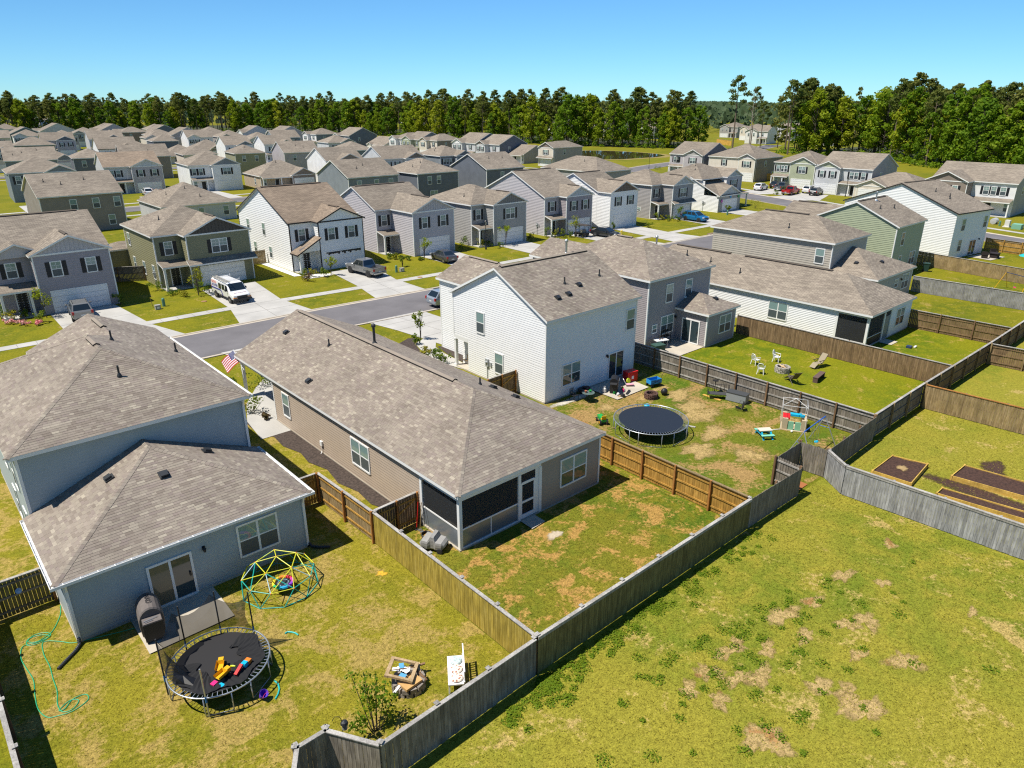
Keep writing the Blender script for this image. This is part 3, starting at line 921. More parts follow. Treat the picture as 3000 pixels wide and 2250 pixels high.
def strip(name, cl, w, z, m, kerbs=False, label=None):
    """road or path along a centre line, optional raised kerbs"""
    L = []; Rr = []
    for i, (x, y) in enumerate(cl):
        a = cl[max(0, i-1)]; c = cl[min(len(cl)-1, i+1)]; d = Vector((c[0]-a[0], c[1]-a[1])).normalized(); n = Vector((-d.y, d.x))
        L.append((x + n.x*w/2, y + n.y*w/2)); Rr.append((x - n.x*w/2, y - n.y*w/2))
    b = MB()
    for i in range(len(cl)-1): b.poly([(*Rr[i], z), (*Rr[i+1], z), (*L[i+1], z), (*L[i], z)])
    o = structure(b.obj(name, [m]))
    if name == 'pavement':
        j = MB()
        for i in range(len(cl)-1):
            p, q = Vector(cl[i]), Vector(cl[i+1]); L_ = (q-p).length; d = (q-p)/L_; n = Vector((-d.y, d.x))*w/2; k = .7
            while k < L_: c = p + d*k; j.poly([(*(c-n-d*.015), z+.004), (*(c-n+d*.015), z+.004), (*(c+n+d*.015), z+.004), (*(c+n-d*.015), z+.004)]); k += 1.5
        structure(j.obj('joint', [mat('joint_dark', (.16, .15, .135), .95)], o))
    if kerbs:
        for side, sg in ((L, 1), (Rr, -1)):
            k = MB()
            for i in range(len(cl)-1):
                p, q = Vector(side[i]), Vector(side[i+1]); d = (q-p).normalized(); n = Vector((-d.y, d.x))*sg
                pts = [(0, .012), (.32, .015), (.36, .075), (.52, .085), (.52, -.02)]
                for (a0, z0), (a1, z1) in zip(pts[:-1], pts[1:]):
                    k.poly([(*(p + n*a0), z0), (*(q + n*a0), z0), (*(q + n*a1), z1), (*(p + n*a1), z1)])
            structure(k.obj('kerb', [KERB]))
    return o

ST1 = [(-90, 63.4), (-20, 63.0), (18, 62.6), (32, 62.4), (42, 61.8), (52, 61.3), (70, 60.9), (92, 60.6), (115, 60.2), (138, 59.8)]
strip('road', ST1, 7.0, .016, ASPH, True)
CR = [(116, -20), (122, 5), (131, 33), (139, 58), (148, 82), (157, 110), (160, 138), (155, 175), (151, 220), (150, 290), (146, 345), (138, 400)]
strip('road', CR, 7.0, .02, ASPH, True)
for yy, x0, x1 in ((158, -60, 153), (250, -60, 148), (322, -40, 146)):
    strip('road', [(x0, yy), ((x0+x1)/2, yy), (x1, yy)], 7.0, .018, ASPH, True)
    for sg in (-1, 1): strip('pavement', [(x0, yy + sg*9.2), (x1-6, yy + sg*9.2)], 1.3, .03, CONC2)
strip('road', [(160, 142), (200, 152), (240, 158), (290, 172), (340, 188)], 7.0, .022, ASPH, True)
strip('pavement', [(-60, 73.6), (0, 73.0), (25, 72.6), (40, 71.4), (60, 70.6), (92, 70.0), (120, 69.6), (140, 69.2)], 1.3, .03, CONC2)
strip('pavement', [(x + 8.2, y - 2.4) for x, y in CR[:9]], 1.3, .03, CONC2)
strip('pavement', [(x + 8.6, y) for x, y in CR[8:]], 1.3, .03, CONC2)

JOINT = mat('joint_dark', (.16, .15, .135), .95)
def drive(pts, z=.036):
    o = sheet('driveway', pts, z, CONC2)
    if len(pts) == 6:
        P = [Vector((x, y, z + .004)) for x, y in pts]; m = lambda a, b, t=.5: a + (b-a)*t; j = MB()
        for a, b in ((m(P[0], P[1]), m(P[5], P[2])), (m(P[5], P[2]), m(P[4], P[3])), (P[5], P[2]), (m(P[0], P[5]), m(P[1], P[2])), (m(P[5], P[4]), m(P[2], P[3]))):
            d = (b-a).normalized()*.018; n = Vector((-d.y, d.x, 0)); j.poly([a-n, b-n, b+n, a+n])
        structure(j.obj('joint', [JOINT], o))
    return o
drive([(11.0, 82.4), (16.9, 82.4), (17.6, 72), (19.0, 66.6), (9.6, 66.8), (10.8, 72)])
drive([(26.0, 82.2), (32.2, 82.2), (31.0, 72.6), (31.6, 66.3), (24.0, 66.5), (25.4, 72.6)])
drive([(41.4, 80.9), (47.4, 80.9), (45.4, 72), (45.3, 65.6), (38.9, 66.1), (40.2, 72)])
drive([(55.5, 81.6), (61.4, 81.6), (60.2, 71), (60.8, 64.9), (54.4, 65.2), (55.2, 71)])
drive([(68.6, 80.4), (74.2, 80.4), (73.4, 70.4), (74.2, 64.6), (67.0, 64.8), (68.2, 70.4)])
drive([(83.0, 80), (88.4, 80), (88.0, 70), (88.8, 64.4), (81.6, 64.5), (82.4, 70)])
drive([(92.6, 78.6), (98.4, 78.6), (97.2, 69.8), (97.8, 64.2), (90.8, 64.3), (91.6, 69.8)])
drive([(109.6, 78.5), (115, 78.5), (114.0, 69.6), (115.0, 64.0), (107.6, 64.1), (108.4, 69.6)])
drive([(123, 77.4), (129.6, 77.4), (129.0, 69.4), (130.4, 63.6), (122.6, 63.7), (123.0, 69.4)])
drive([(34.9, 48.0), (40.2, 48.0), (39.9, 54.6), (39.8, 58.6), (33.4, 58.8), (34.2, 54.6)])
drive([(20.4, 48.1), (26.0, 48.1), (26.2, 54), (27.0, 59.0), (19.4, 59.2), (20.3, 54)])
drive([(5.0, 49.1), (10.6, 49.1), (11.0, 55), (12.0, 59.6), (4.0, 59.7), (5.0, 55)])
drive([(157.4, 82), (165, 82.6), (165, 76), (154.6, 73), (150.8, 76), (152.6, 84)])
drive([(160, 93), (166, 94), (168, 87.6), (159, 84.6), (154.6, 87.4), (156.4, 93.6)])
for x0 in (23, 46, 58.5, 76, 94.5): drive([(x0, 178), (x0+5, 178), (x0+5, 162.3), (x0-.6, 162.3)])
# front walks and beds
sheet('front_walk', [(15.0, 40.8), (17.0, 40.8), (17.0, 43), (19.8, 43), (19.8, 48.4), (20.4, 50.2), (20.2, 51.6), (18.4, 49.6), (16.6, 47), (15.4, 44)], .04, CONC2)
sheet('front_walk', [(32.5, 41.6), (33.3, 41.6), (33.3, 43.4), (33.6, 46.4), (34.0, 48.2), (34.9, 49.4), (34.9, 51.0), (33.2, 50.2), (32.4, 47.8), (32.0, 45)], .04, CONC2)
sheet('mulch_bed', [(15.3, 44.4), (17.0, 43), (17.0, 26.4), (16.35, 26.6), (16.5, 28.2), (16.1, 29.4), (16.25, 31), (15.9, 32.6), (16.2, 34.4), (15.8, 36), (16.0, 37.4), (15.6, 39), (15.75, 40.6), (15.2, 42.4)], .034, MULCH)
sheet('mulch_bed', [(31.0, 42.4), (31.8, 42.6), (31.5, 45), (32.3, 47.9), (33.2, 50.3), (34.2, 51.4), (33.6, 51.9), (32.2, 51.2), (31.2, 48.4), (30.8, 45)], .034, MULCH)
sheet('mulch_bed', [(33.7, 46.2), (34.2, 48.2), (34.48, 48.2), (34.48, 43.5), (33.4, 43.5)], .044, MULCH)
sheet('patio', [(3.86, 25.5), (7.2, 25.5), (7.22, 28.05), (3.86, 28.05)], .06, CONC)
sheet('step_slab', [(20.88, 21.9), (21.86, 21.98), (21.86, 22.8), (20.92, 22.8)], .07, CONC)
sheet('patio', [(36.8, 29.9), (40.4, 29.9), (40.7, 32.86), (36.8, 32.86)], .075, CONC)
sheet('patio', [(47.9, 32.6), (51.48, 32.6), (51.48, 35.65), (47.9, 35.65)], .06, CONC)
sheet('step_slab', [(64.3, 21.9), (65.7, 21.9), (65.7, 23.0), (64.3, 23.0)], .06, CONC)
sheet('patio', [(111.4, 27.8), (115.4, 27.2), (115.9, 30.1), (111.9, 30.8)], .06, CONC)

SOFT = {}
def blob(name, cx, cy, rx, ry, m, z=.012, n=40, jag=.35, kind='stuff', seed=0, soft=True):
    r = random.Random(seed); ph = [r.random()*6.28 for _ in range(6)]
    V = [(cx, cy, z)]; fade = [1.0]; rings = ((.45, .85), (.75, .5), (1.0, 0.0)); F = []
    for f_, fd in rings:
        for k in range(n):
            t = 2*math.pi*k/n; f = 1 + jag*(.5*math.sin(2*t+ph[0]) + .35*math.sin(3*t+ph[1]) + .25*math.sin(5*t+ph[2]) + .2*math.sin(9*t+ph[3]))
            V.append((cx + rx*f*f_*math.cos(t)*1.15, cy + ry*f*f_*math.sin(t)*1.15, z)); fade.append(fd)
    for k in range(n):
        F.append((0, 1 + k, 1 + (k+1) % n))
        for q in range(2): F.append((1 + q*n + k, 1 + (q+1)*n + k, 1 + (q+1)*n + (k+1) % n, 1 + q*n + (k+1) % n))
    me = bpy.data.meshes.new(name); me.from_pydata(V, [], F); me.materials.append(m)
    at = me.attributes.new('fade', 'FLOAT', 'POINT'); at.data.foreach_set('value', fade)
    m = me.materials[0] = SOFT.setdefault(m.name, None) or SOFT.update({m.name: soften(m.copy())}) or SOFT[m.name]
    o = link(name, me); o['kind'] = kind; return o
SAND = mat('pale_sand', (.46, .38, .27), .95, 0, .2, 8, .4, 30)
STRAW = mat('straw_soil', (.34, .235, .105), .95, 0, .3, 7, .5, 24)
REDS = mat('reddish_soil', (.27, .145, .055), .95, 0, .35, 5, .5, 24)
YSAND = mat('yellow_sand', (.62, .36, .03), .9, 0, .1, 8)
blob('sand_patch', 21.4, 20.85, .45, .35, SAND, .013, seed=3)
blob('yellow_sand_spill', 13.32, 23.9, .24, .2, YSAND, .016, seed=5, jag=.6)
GRAVEL = mat('white_gravel', (.50, .46, .38), .95, 0, .45, 16, 1.0, 18)
blob('gravel', 34.6, 32.15, 2.1, .42, GRAVEL, .02, seed=8, jag=.3)
blob('gravel', 39.3, 80.0, 1.9, 1.1, mat('white_pebbles', (.72, .70, .66), .9, 0, .3, 14, .8, 16), .05, seed=9, jag=.25)
sheet('gravel', [(36.9, 81.6), (37.8, 81.4), (37.8, 92), (36.9, 92)], .04, mat('white_pebbles', (.7, .7, .7)))
for i, (x, y, rx, ry) in enumerate([(39.4, 24.9, 1.9, 1.5), (37.4, 22.2, 1.1, .9), (41.0, 27.6, 1.5, .8), (38.5, 29.0, .8, .35), (35.2, 29.6, .8, .4), (40.9, 29.2, .9, .4), (34.6, 21.4, 1.5, .8), (36.2, 18.9, 1.2, .8), (42.6, 19.6, .8, .7)]):
    blob('straw_patch', x, y, rx, ry, grass_mat('straw_lawn', (.22, .16, .05), (.34, .235, .095), (.38, .27, .11), (.30, .16, .06), .8, .3, .3, 1.4) if 'straw_lawn' not in _mats else _mats['straw_lawn'], .012, 60, .5, seed=20+i)
# pond
WATER = mat('pond_water', (.060, .050, .022), .04, 0, .1, .05, .06, 3, .6)
PONDBANK = mat('pond_bank', (.24, .185, .055), .95, 0, .3, .3)
pond_pts = [(203, 186), (214, 178), (233, 176.5), (241, 179), (246, 186), (248, 198), (247, 210), (242, 220), (230, 224), (216, 214), (206, 200)]
sheet('pond_bank', [(202 + (x-228)*1.09 + 26, 200 + (y-200)*1.14) for x, y in pond_pts], .03, PONDBANK)
sheet('pond_water', pond_pts, .05, WATER)

# ------------------------------------------------------------------ fences
W_GREY = wood_mat('fence_wood_grey', (.125, .106, .085), (.205, .178, .145), (.31, .275, .23), .18)
W_LIGHT = wood_mat('fence_wood_silver', (.20, .195, .19), (.305, .30, .295), (.42, .415, .41), .16)
W_OLIVE = wood_mat('fence_wood_olive', (.10, .082, .030), (.175, .145, .055), (.24, .20, .085), .14)
W_YEL = wood_mat('fence_wood_mossy', (.23, .165, .022), (.36, .27, .05), (.43, .34, .10), .14)
W_GOLD = wood_mat('fence_wood_golden', (.25, .13, .022), (.40, .225, .05), (.52, .32, .09), .12)
W_BROWN = wood_mat('fence_wood_brown', (.125, .078, .040), (.205, .135, .072), (.29, .20, .12), .18)
W_TAN = wood_mat('fence_wood_tan', (.19, .13, .055), (.28, .20, .10), (.36, .28, .16), .16)
W_NEW = wood_mat('fence_wood_new', (.50, .28, .05), (.62, .37, .08), (.70, .46, .13), .1)
W_CAP = wood_mat('fence_cap_grey', (.22, .20, .18), (.34, .32, .29), (.45, .43, .40), .12)
W_POST = wood_mat('fence_post_brown', (.12, .068, .035), (.20, .12, .065), (.29, .19, .11), .15)
W_POSTG = wood_mat('fence_post_rust', (.22, .085, .02), (.34, .15, .04), (.42, .21, .07), .1)

def fence(label, p0, p1, face, pm, rm=None, pom=None, cap=True, capm=None, single=True, h=1.75, caps=True, dog=False, step=2.44, trim=False, group='wooden privacy fences between the yards', gate=False, ends=(1, 1)):
    """boards on the side `face` (+1 left of p0-p1, -1 right); rails and posts behind them"""
    rm = rm or pm; pom = pom or rm; capm = capm or W_CAP
    p0 = Vector(p0); p1 = Vector(p1); d = p1 - p0; L = d.length; a = math.atan2(d.y, d.x)
    root = thing('fence', label, 'fence', (p0.x, p0.y, 0), a, group)
    pw = .14
    def pk():
        b = MB(); w = pw/2 - .004
        if dog:
            b.poly([(-w, -.009, .04), (w, -.009, .04), (w, -.009, h-.035), (w-.03, -.009, h), (-w+.03, -.009, h), (-w, -.009, h-.035)])
            b.poly([(-w, .009, .04), (-w, .009, h-.035), (-w+.03, .009, h), (w-.03, .009, h), (w, .009, h-.035), (w, .009, .04)])
            P = [(-w, .04), (w, .04), (w, h-.035), (w-.03, h), (-w+.03, h), (-w, h-.035)]
            for i in range(6): b.poly([(P[i][0], -.009, P[i][1]), (P[i][0], .009, P[i][1]), (P[(i+1) % 6][0], .009, P[(i+1) % 6][1]), (P[(i+1) % 6][0], -.009, P[(i+1) % 6][1])])
        else: b.box(-w, -.009, .04, w, .009, h)
        return b
    n = int(L / pw); yo = face * .05
    if single:
        me = shared(('picket', h, dog, pm.name), lambda: pk().mesh('picket', [pm]))
        for k in range(n):
            o = link('picket', me, root, ((k + .5) * L / n, yo + (rnd.random()-.5)*.006, (rnd.random()-.5)*.024), (rnd.random()-.5)*.02)
    else:
        J = MB(); w = pw/2 - .006
        for k in range(n):
            x = (k+.5)*L/n; dz = (rnd.random()-.5)*.03; dy = yo + (rnd.random()-.5)*.012; J.box(x-w, dy-.009, .03, x+w, dy+.009, h+dz)
        stuff(J.obj('pickets', [pm], root))
    for z in ((.3, .95, 1.55) if not gate else (.3, 1.45)):
        MB().box(0, min(0, yo*.8) - (.0 if yo < 0 else -.0) if False else -.02 , z*h/1.75-.045, L, .02, z*h/1.75+.045).obj('rail', [rm], root, (0, -face*.0 + (yo - face*.03), 0))
    np_ = max(1, round(L / step))
    for k in range(np_ + 1):
        if (k == 0 and not ends[0]) or (k == np_ and not ends[1]): continue
        x = L*k/np_
        link('post', shared(('post', h, pom.name), lambda: MB().box(-.05, -.05, 0, .05, .05, h+.06).mesh('post', [pom])), root, (x, -face*.055, 0))
        if caps: link('post_cap', shared(('pcap', h, capm.name), lambda: MB().box(-.085, -.085, h+.06, .085, .085, h+.085).lathe([(.1, h+.085), (.01, h+.12)], 4).mesh('post_cap', [capm])), root, (x, -face*.055, 0))
    if cap: MB().box(0, -.075, h+.0, L, .075, h+.038).obj('top_rail', [capm], root, (0, yo*.5, 0))
    if trim: MB().box(0, -.012, h-.12, L, .012, h-.01).obj('trim_board', [capm], root, (0, yo + face*.024, 0))
    if gate: MB().bar((.1, 0, .35), (L-.1, 0, 1.4), .03, .09).obj('brace', [rm], root, (0, yo - face*.03, 0))
    return root

G1 = 'wooden privacy fences between the yards'
fence('grey wooden fence with capped posts along the left edge of the photo', (-.8, 14.6), (-.8, 31.6), 1, W_GREY, W_CAP, W_POST)
fence('brown-grey fence run joining the left corner of the slate blue house, rails showing', (1.85, 31.65), (-.75, 31.65), -1, W_OLIVE, W_GREY, W_POSTG, caps=False)
fence('short fence run left of the fence notch at the bottom of the photo', (-.8, 14.5), (4.6, 14.55), -1, W_GREY, W_GREY)
fence('slanting dark fence panel left of the notch at the bottom of the photo', (4.6, 14.55), (5.64, 16.2), -1, W_GREY, W_GREY, dog=False)
fence('narrow dark fence panel at the back of the bottom notch, post caps at both ends', (5.64, 16.2), (6.62, 16.2), -1, W_GREY, W_GREY)
fence('weathered dark fence panel on the right of the bottom notch, water stains on it', (6.62, 16.2), (7.6, 14.6), -1, W_GREY, W_GREY)
fence('long grey weathered fence behind the yard with the net trampoline and fire pit', (7.6, 14.62), (14.3, 14.78), -1, W_GREY, W_GREY, h=1.72)
fence('mossy yellow fence between the slate blue house and the tan house yards', (14.42, 26.1), (14.42, 14.85), -1, W_YEL, W_GOLD, W_POST, single=True)
fence('golden fence run with rust posts beside the slate blue house corner', (14.2, 31.43), (14.36, 26.2), 1, W_TAN, W_GOLD, W_POSTG, caps=False, step=2.6)
fence('small golden gate closing the gap at the rear corner of the slate blue house', (11.95, 31.45), (14.15, 31.43), 1, W_GOLD, W_GOLD, W_POSTG, caps=False, gate=True)
fence('brown gate with a diagonal brace between the mossy fence and the tan house', (14.5, 26.2), (17.0, 26.3), 1, W_BROWN, W_GOLD, W_POSTG, caps=False, gate=True, step=1.3)
fence('long olive brown fence behind the patchy yard of the tan house', (14.42, 14.8), (29.0, 14.8), -1, W_OLIVE, W_OLIVE, W_POST, trim=True)
fence('warm golden fence with rust posts between the tan house and the round blue trampoline', (29.1, 26.0), (29.05, 14.85), 1, W_GOLD, W_GOLD, W_POSTG, caps=False, capm=W_TAN)
fence('short golden fence run from the tan house wall towards the trampoline yard', (26.9, 26.0), (29.05, 26.0), 1, W_GOLD, W_GOLD, W_POSTG, caps=False)
fence('grey dog-eared fence run behind the trampoline yard, left of the notch', (29.05, 14.82), (33.98, 14.72), -1, W_GREY, W_GREY, W_POST, cap=False, dog=True, caps=False)
fence('short grey panel with two rails showing on the left of the far notch', (33.98, 14.72), (34.1, 16.25), -1, W_GREY, W_CAP, W_POST, cap=False, dog=True, caps=False)
fence('dark grey dog-eared panel at the back of the far notch', (34.1, 16.25), (36.9, 16.3), -1, W_GREY, W_GREY, W_POST, cap=False, dog=True, caps=False)
fence('grey dog-eared panel on the right of the far notch beside the swing set', (36.9, 16.3), (37.03, 14.74), -1, W_GREY, W_GREY, W_POST, cap=False, dog=True, caps=False)
fence('dark grey dog-eared fence between the swing set and the raised bed garden', (37.03, 14.74), (43.75, 14.9), -1, W_GREY, W_GREY, W_POST, cap=False, dog=True, caps=False)
fence('short silver grey fence panel with a cap rail slanting from the far notch', (37.03, 14.68), (35.92, 13.17), -1, W_LIGHT, W_LIGHT, W_LIGHT, caps=False, trim=True)
fence('long silver grey fence with cap rail in front of the raised garden beds', (35.92, 13.17), (36.85, -3.5), -1, W_LIGHT, W_LIGHT, W_LIGHT, caps=False, trim=True)
fence('dark weathered fence with pale rails right of the round blue trampoline', (43.85, 37.0), (43.87, 15.0), 1, W_GREY, W_CAP, W_POST, caps=False, capm=W_CAP)
fence('grey fence run with tan posts behind the fire pit yard', (43.9, 15.0), (51.95, 15.0), 1, W_GREY, W_GREY, W_TAN, caps=False)
fence('brown fence run with tan posts behind the white screened porch house', (51.98, 14.98), (65.35, 14.85), 1, W_BROWN, W_BROWN, W_TAN, caps=False)
fence('tan grey fence with orange cap rail on the far side of the raised beds', (51.75, 14.8), (52.6, -2.0), -1, W_TAN, W_TAN, W_TAN, caps=False, capm=W_POSTG)
fence('brown fence with pale water marks between the fire pit yard and the white house', (57.26, 33.0), (57.25, 15.05), -1, W_BROWN, W_BROWN, W_POST, caps=False)
fence('brown fence run with rails showing behind the far yards at the right edge', (65.38, 14.85), (81, 14.9), 1, W_BROWN, W_BROWN, W_POST, caps=False, single=False)
fence('short brown railed fence run beyond the tan grey fence, at the right edge', (65.2, 14.7), (66.4, 3.0), 1, W_BROWN, W_BROWN, W_TAN, caps=False, single=False)
fence('dark brown fence with rails showing right of the white house with the screened porch', (71.1, 23.3), (71.4, 15.0), 1, W_BROWN, W_BROWN, W_POST, caps=False, single=False)
fence('silver grey fence between the far yards, behind the brown one with rails', (85.9, 28.4), (86.3, 13.0), -1, W_LIGHT, W_LIGHT, W_LIGHT, caps=False, single=False)
fence('tan wooden fence below the rear wall of the white house with the black roof edge', (101.6, 34.5), (98.9, 18.5), -1, W_TAN, W_TAN, W_TAN, caps=False, single=False)
fence('golden fence with rails behind the wicker chairs at the right edge', (119.2, 30.9), (117.4, 17), 1, W_GOLD, W_TAN, W_GOLD, caps=False, single=False)
fence('dark fence panel between the lilac grey house and the olive house', (17.6, 94.2), (22.7, 91.6), 1, W_GREY, W_GREY, W_POST, caps=False, single=False)
fence('small fence panel between the olive house and the white house with black trim', (33.4, 91.6), (37.7, 91.6), -1, W_TAN, W_TAN, W_POST, caps=False, single=False)
fence('bright orange new fence beside the dark blue-grey house on the cross street', (186.5, 96.5), (183.5, 103.6), -1, W_NEW, W_NEW, W_NEW, caps=False, single=False, h=1.9)
fence('bright yellow new fence by the white house at the edge of the woods', (318, 198), (330, 214), 1, W_NEW, W_NEW, W_NEW, caps=False, single=False, h=2.4)

# ------------------------------------------------------------------ near row of houses
def recentre(H, cx, cy):
    H.root.location = (cx, cy, 0); H.M = Matrix.Translation((cx, cy, 0))
    for ch in H.root.children: ch.location = ch.location - Vector((cx, cy, 0))

S_SLATE = mat('siding_slate', (.34, .39, .41), .5, 0, .05, 1.5)
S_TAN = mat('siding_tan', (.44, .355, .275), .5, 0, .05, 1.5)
S_TAN_SHADE = mat('siding_tan_shaded', (.33, .275, .225), .5, 0, .05, 1.5)  # same tan siding, darker: shade of the sunless walls put into the colour
S_WHITE = mat('siding_white', (.80, .80, .79), .45, 0, .03, 1.5)
S_MAUVE = mat('siding_mauve_grey', (.32, .29, .295), .5, 0, .05, 1.5)
S_TAUPE = mat('siding_greige', (.42, .385, .33), .5, 0, .05, 1.5)
S_SAGE = mat('siding_sage', (.36, .40, .27), .5, 0, .05, 1.5)
m_, nt_, b_ = _new('porch_screen')
tr_ = nt_.nodes.new('ShaderNodeBsdfTransparent'); mx_ = nt_.nodes.new('ShaderNodeMixShader'); mx_.inputs[0].default_value = .55
b_.inputs['Base Color'].default_value = (.028, .030, .032, 1); b_.inputs['Roughness'].default_value = .8
nt_.links.new(tr_.outputs[0], mx_.inputs[1]); nt_.links.new(b_.outputs[0], mx_.inputs[2]); nt_.links.new(mx_.outputs[0], nt_.nodes['Material Output'].inputs['Surface'])
SCREEN = m_
KICK = mat('porch_kick_panel', (.22, .25, .28), .25, .35)

# H1 slate blue house, two storeys at the street, one-storey hipped wing behind
H = House('slate blue house with a one-storey hipped rear wing, white gutters and small patio', detail=2, tabs=True)
x0, x1, ya, yb, yc = 1.95, 11.85, 28.08, 34.0, 46.55
H.wall('S', ya, x0, x1, 0, 3.0, S_SLATE); H.wall('W', x0, ya, yb, 0, 3.0, S_SLATE); H.wall('E', x1, ya, yb, 0, 3.0, S_SLATE)
H.wall('S', yb, x0, x1, 2.9, 6.04, S_SLATE); H.wall('W', x0, yb, yc, 0, 6.04, S_SLATE); H.wall('E', x1, yb, yc, 0, 6.04, S_SLATE); H.wall('N', yc, x0, x1, 0, 6.04, S_SLATE, detail=0)
H.wall('N', 48.8, 5.15, x1, 0, 6.04, S_SLATE, (8.5, 7.6), detail=0); H.wall('W', 5.15, yc, 48.8, 0, 6.04, S_SLATE, detail=0); H.wall('E', x1, yc, 48.8, 0, 6.04, S_SLATE, detail=0)
H.slabfoot(x0, x1, ya, yc)
H.roof(x0, x1, yb, yc, 6.1, 'y', 'SN', .46, .3, .3, cap=True, nocap=(3,))
apex = H.ridge
H.wing_roof('N', 8.5, 48.8, 3.35, 6.1, .46, 2.25, .46, oe=.3, over=.3); wr = H.ridge
H.roof(x0, x1, ya, yb - .02, 3.05, 'y', 'S', .41, .3, 0.0, cap=True)
H.ridge_vent((6.9, 41.0, apex[0][2]), (6.9, 39.5, apex[0][2])); H.ridge_vent((8.5, 47.6, wr[0][2]), (8.5, 45.4, wr[0][2]))
for x, y, sx, sy in ((x0, ya, -1, -1), (x1, ya, 1, -1)): H.corner(x, y, 0, 3.0, sx, sy)
H.corner(x0, yb, 2.9, 6.04, -1, -1); H.corner(x1, yb, 2.9, 6.04, 1, -1)
H.slider('S', ya, 5.72, .1, 1.62, 2.0, left=mat('patio_curtain_glass', (.16, .14, .09), .08))
H.window('S', ya, 9.55, .95, .86, 1.5, twin=True); H.wall_light('S', ya, 7.15, 2.1)
for u in (36.0, 38.8): H.window('W', x0, u, 3.7, .85, 1.5); H.window('W', x0, u, .9, .85, 1.5)
e = .3
H.gutter((x0-e, ya-e, 3.06), (x1+e, ya-e, 3.06), (0, -1, 0)); H.gutter((x0-e, yb-.1, 3.06), (x0-e, ya-e-.13, 3.06), (-1, 0, 0)); H.gutter((x1+e, ya-e-.13, 3.06), (x1+e, yb-.1, 3.06), (1, 0, 0))
H.gutter((x1+e, yb-e, 6.1), (x1+e, yc, 6.1), (1, 0, 0), 99)
H.downspout(x0 + .06, ya, 2.95, (0, -1)); H.downspout(x1 - .06, ya, 2.95, (0, -1)); H.downspout(x1 - .06, yb, 6.0, (0, -1))
for x, y in ((5.0, 32.5), (6.9, 31.2), (9.3, 32.7)): H.roof_vent(x, y)
for x, y in ((7.1, 36.8), (11.2, 41.8), (8.03, 41.6)): H.vent_pipe(x, y, .55, .05)
# perforated drain pipes at the downspout feet come later
H.finish_tabs(300); recentre(H, 6.9, 31.0)

# H2 tan one-storey house with the corner screened porch
H = House('tan one-storey house with long shingle roof and a screened porch at its corner', detail=2, tabs=True)
x0, x1, ya, yp, yw, yf = 17.05, 26.85, 22.85, 25.9, 43.0, 48.4
H.wall('W', x0, yp, yw, .05, 3.14, S_TAN); H.wall('S', ya, 22.35, x1, .05, 3.14, S_TAN_SHADE); H.wall('E', x1, ya, yf, .05, 3.14, S_TAN_SHADE, detail=0)
H.wall('S', yp, x0, 22.35, .1, 3.1, S_TAN_SHADE); H.wall('W', 22.35, ya, yp, .1, 3.1, S_TAN_SHADE)
H.wall('N', yw, x0, 20.0, .05, 3.14, S_TAN_SHADE, detail=0); H.wall('W', 20.0, yw, yf, .05, 3.14, S_TAN_SHADE); H.wall('N', yf, 20.0, x1, .05, 3.14, S_TAN_SHADE, (23.4, 4.6), detail=0)
H.slabfoot(x0, x1, ya, yw, .08); MB().box(17.1, 43.0, 0, 19.98, 48.3, .08).obj('porch_slab', [CONC2], H.root)
MB().box(17.1, 22.9, .08, 22.34, 25.88, .12).obj('porch_floor', [CONC], H.root)
H.roof(x0, x1, ya, 48.6, 3.2, 'y', 'S', .47, .22, .15, cap=True)
r0, r1 = H.ridge
H.ridge_vent((r0[0], 29.4, r0[2]), (r1[0], 48.2, r1[2]), .36)
MB().box(x0-.02, 43.0, 2.72, x0+.16, 48.5, 3.12).obj('porch_beam', [WHITE], H.root); H.column(x0+.1, 48.2, .08, 2.75, .2)
MB().box(x0-.01, ya-.01, 2.72, 22.35, ya+.14, 3.12).obj('porch_beam', [WHITE], H.root); MB().box(x0-.012, ya+.145, 2.72, x0+.14, yp+.1, 3.12).obj('porch_beam', [WHITE], H.root)
for (xx, yy) in ((x0+.1, ya+.1), (x0+.06, yp+.04), (22.3, ya+.06), (20.86, ya+.06)): MB().box(xx-.09, yy-.09, .08, xx+.09, yy+.09, 2.72).obj('porch_post', [WHITE], H.root)
sw = .05
def scr(name, a, b_, mat__, x=None, y=None):
    (u0, z0), (u1, z1) = a, b_
    m = MB()
    if y is not None: m.box(u0, y-.006, z0, u1, y+.006, z1)
    else: m.box(x-.006, u0, z0, x+.006, u1, z1)
    return m.obj(name, [mat__], H.root)
scr('screen', (17.2, 1.16), (20.78, 2.72), SCREEN, y=ya+.05); scr('kick_panel', (17.2, .12), (20.78, 1.08), KICK, y=ya+.05)
scr('screen', (ya+.2, 1.16), (yp, 2.72), SCREEN, x=x0+.05); scr('kick_panel', (ya+.2, .12), (yp, 1.08), KICK, x=x0+.05)
MB().box(17.15, ya+.02, 1.08, 20.8, ya+.08, 1.16).obj('porch_rail', [WHITE], H.root); MB().box(x0+.02, ya+.15, 1.08, x0+.08, yp, 1.16).obj('porch_rail', [WHITE], H.root)
MB().box(18.98, ya+.02, .12, 19.04, ya+.08, 1.08).obj('porch_mullion', [WHITE], H.root); MB().box(17.15, ya+.0, .08, 20.8, ya+.1, .14).obj('porch_sill', [WHITE], H.root)
d = MB(); c0, c1 = 20.95, 21.95
for (a, b2) in ((c0-.02, c0+.1), (c1-.1, c1+.02)): d.box(a, ya-.0, .12, b2, ya+.07, 2.2)
for (a, b2) in ((.12, .36), (1.02, 1.14), (2.1, 2.24)): d.box(c0+.1, ya, a, c1-.1, ya+.07, b2)
dr = d.obj('screen_door', [WHITE], H.root)
for (z0, z1, mm) in ((.36, 1.02, SCREEN), (1.14, 2.1, SCREEN)): MB().box(c0+.1, ya+.03, z0, c1-.1, ya+.042, z1).obj('pane', [mm], dr)
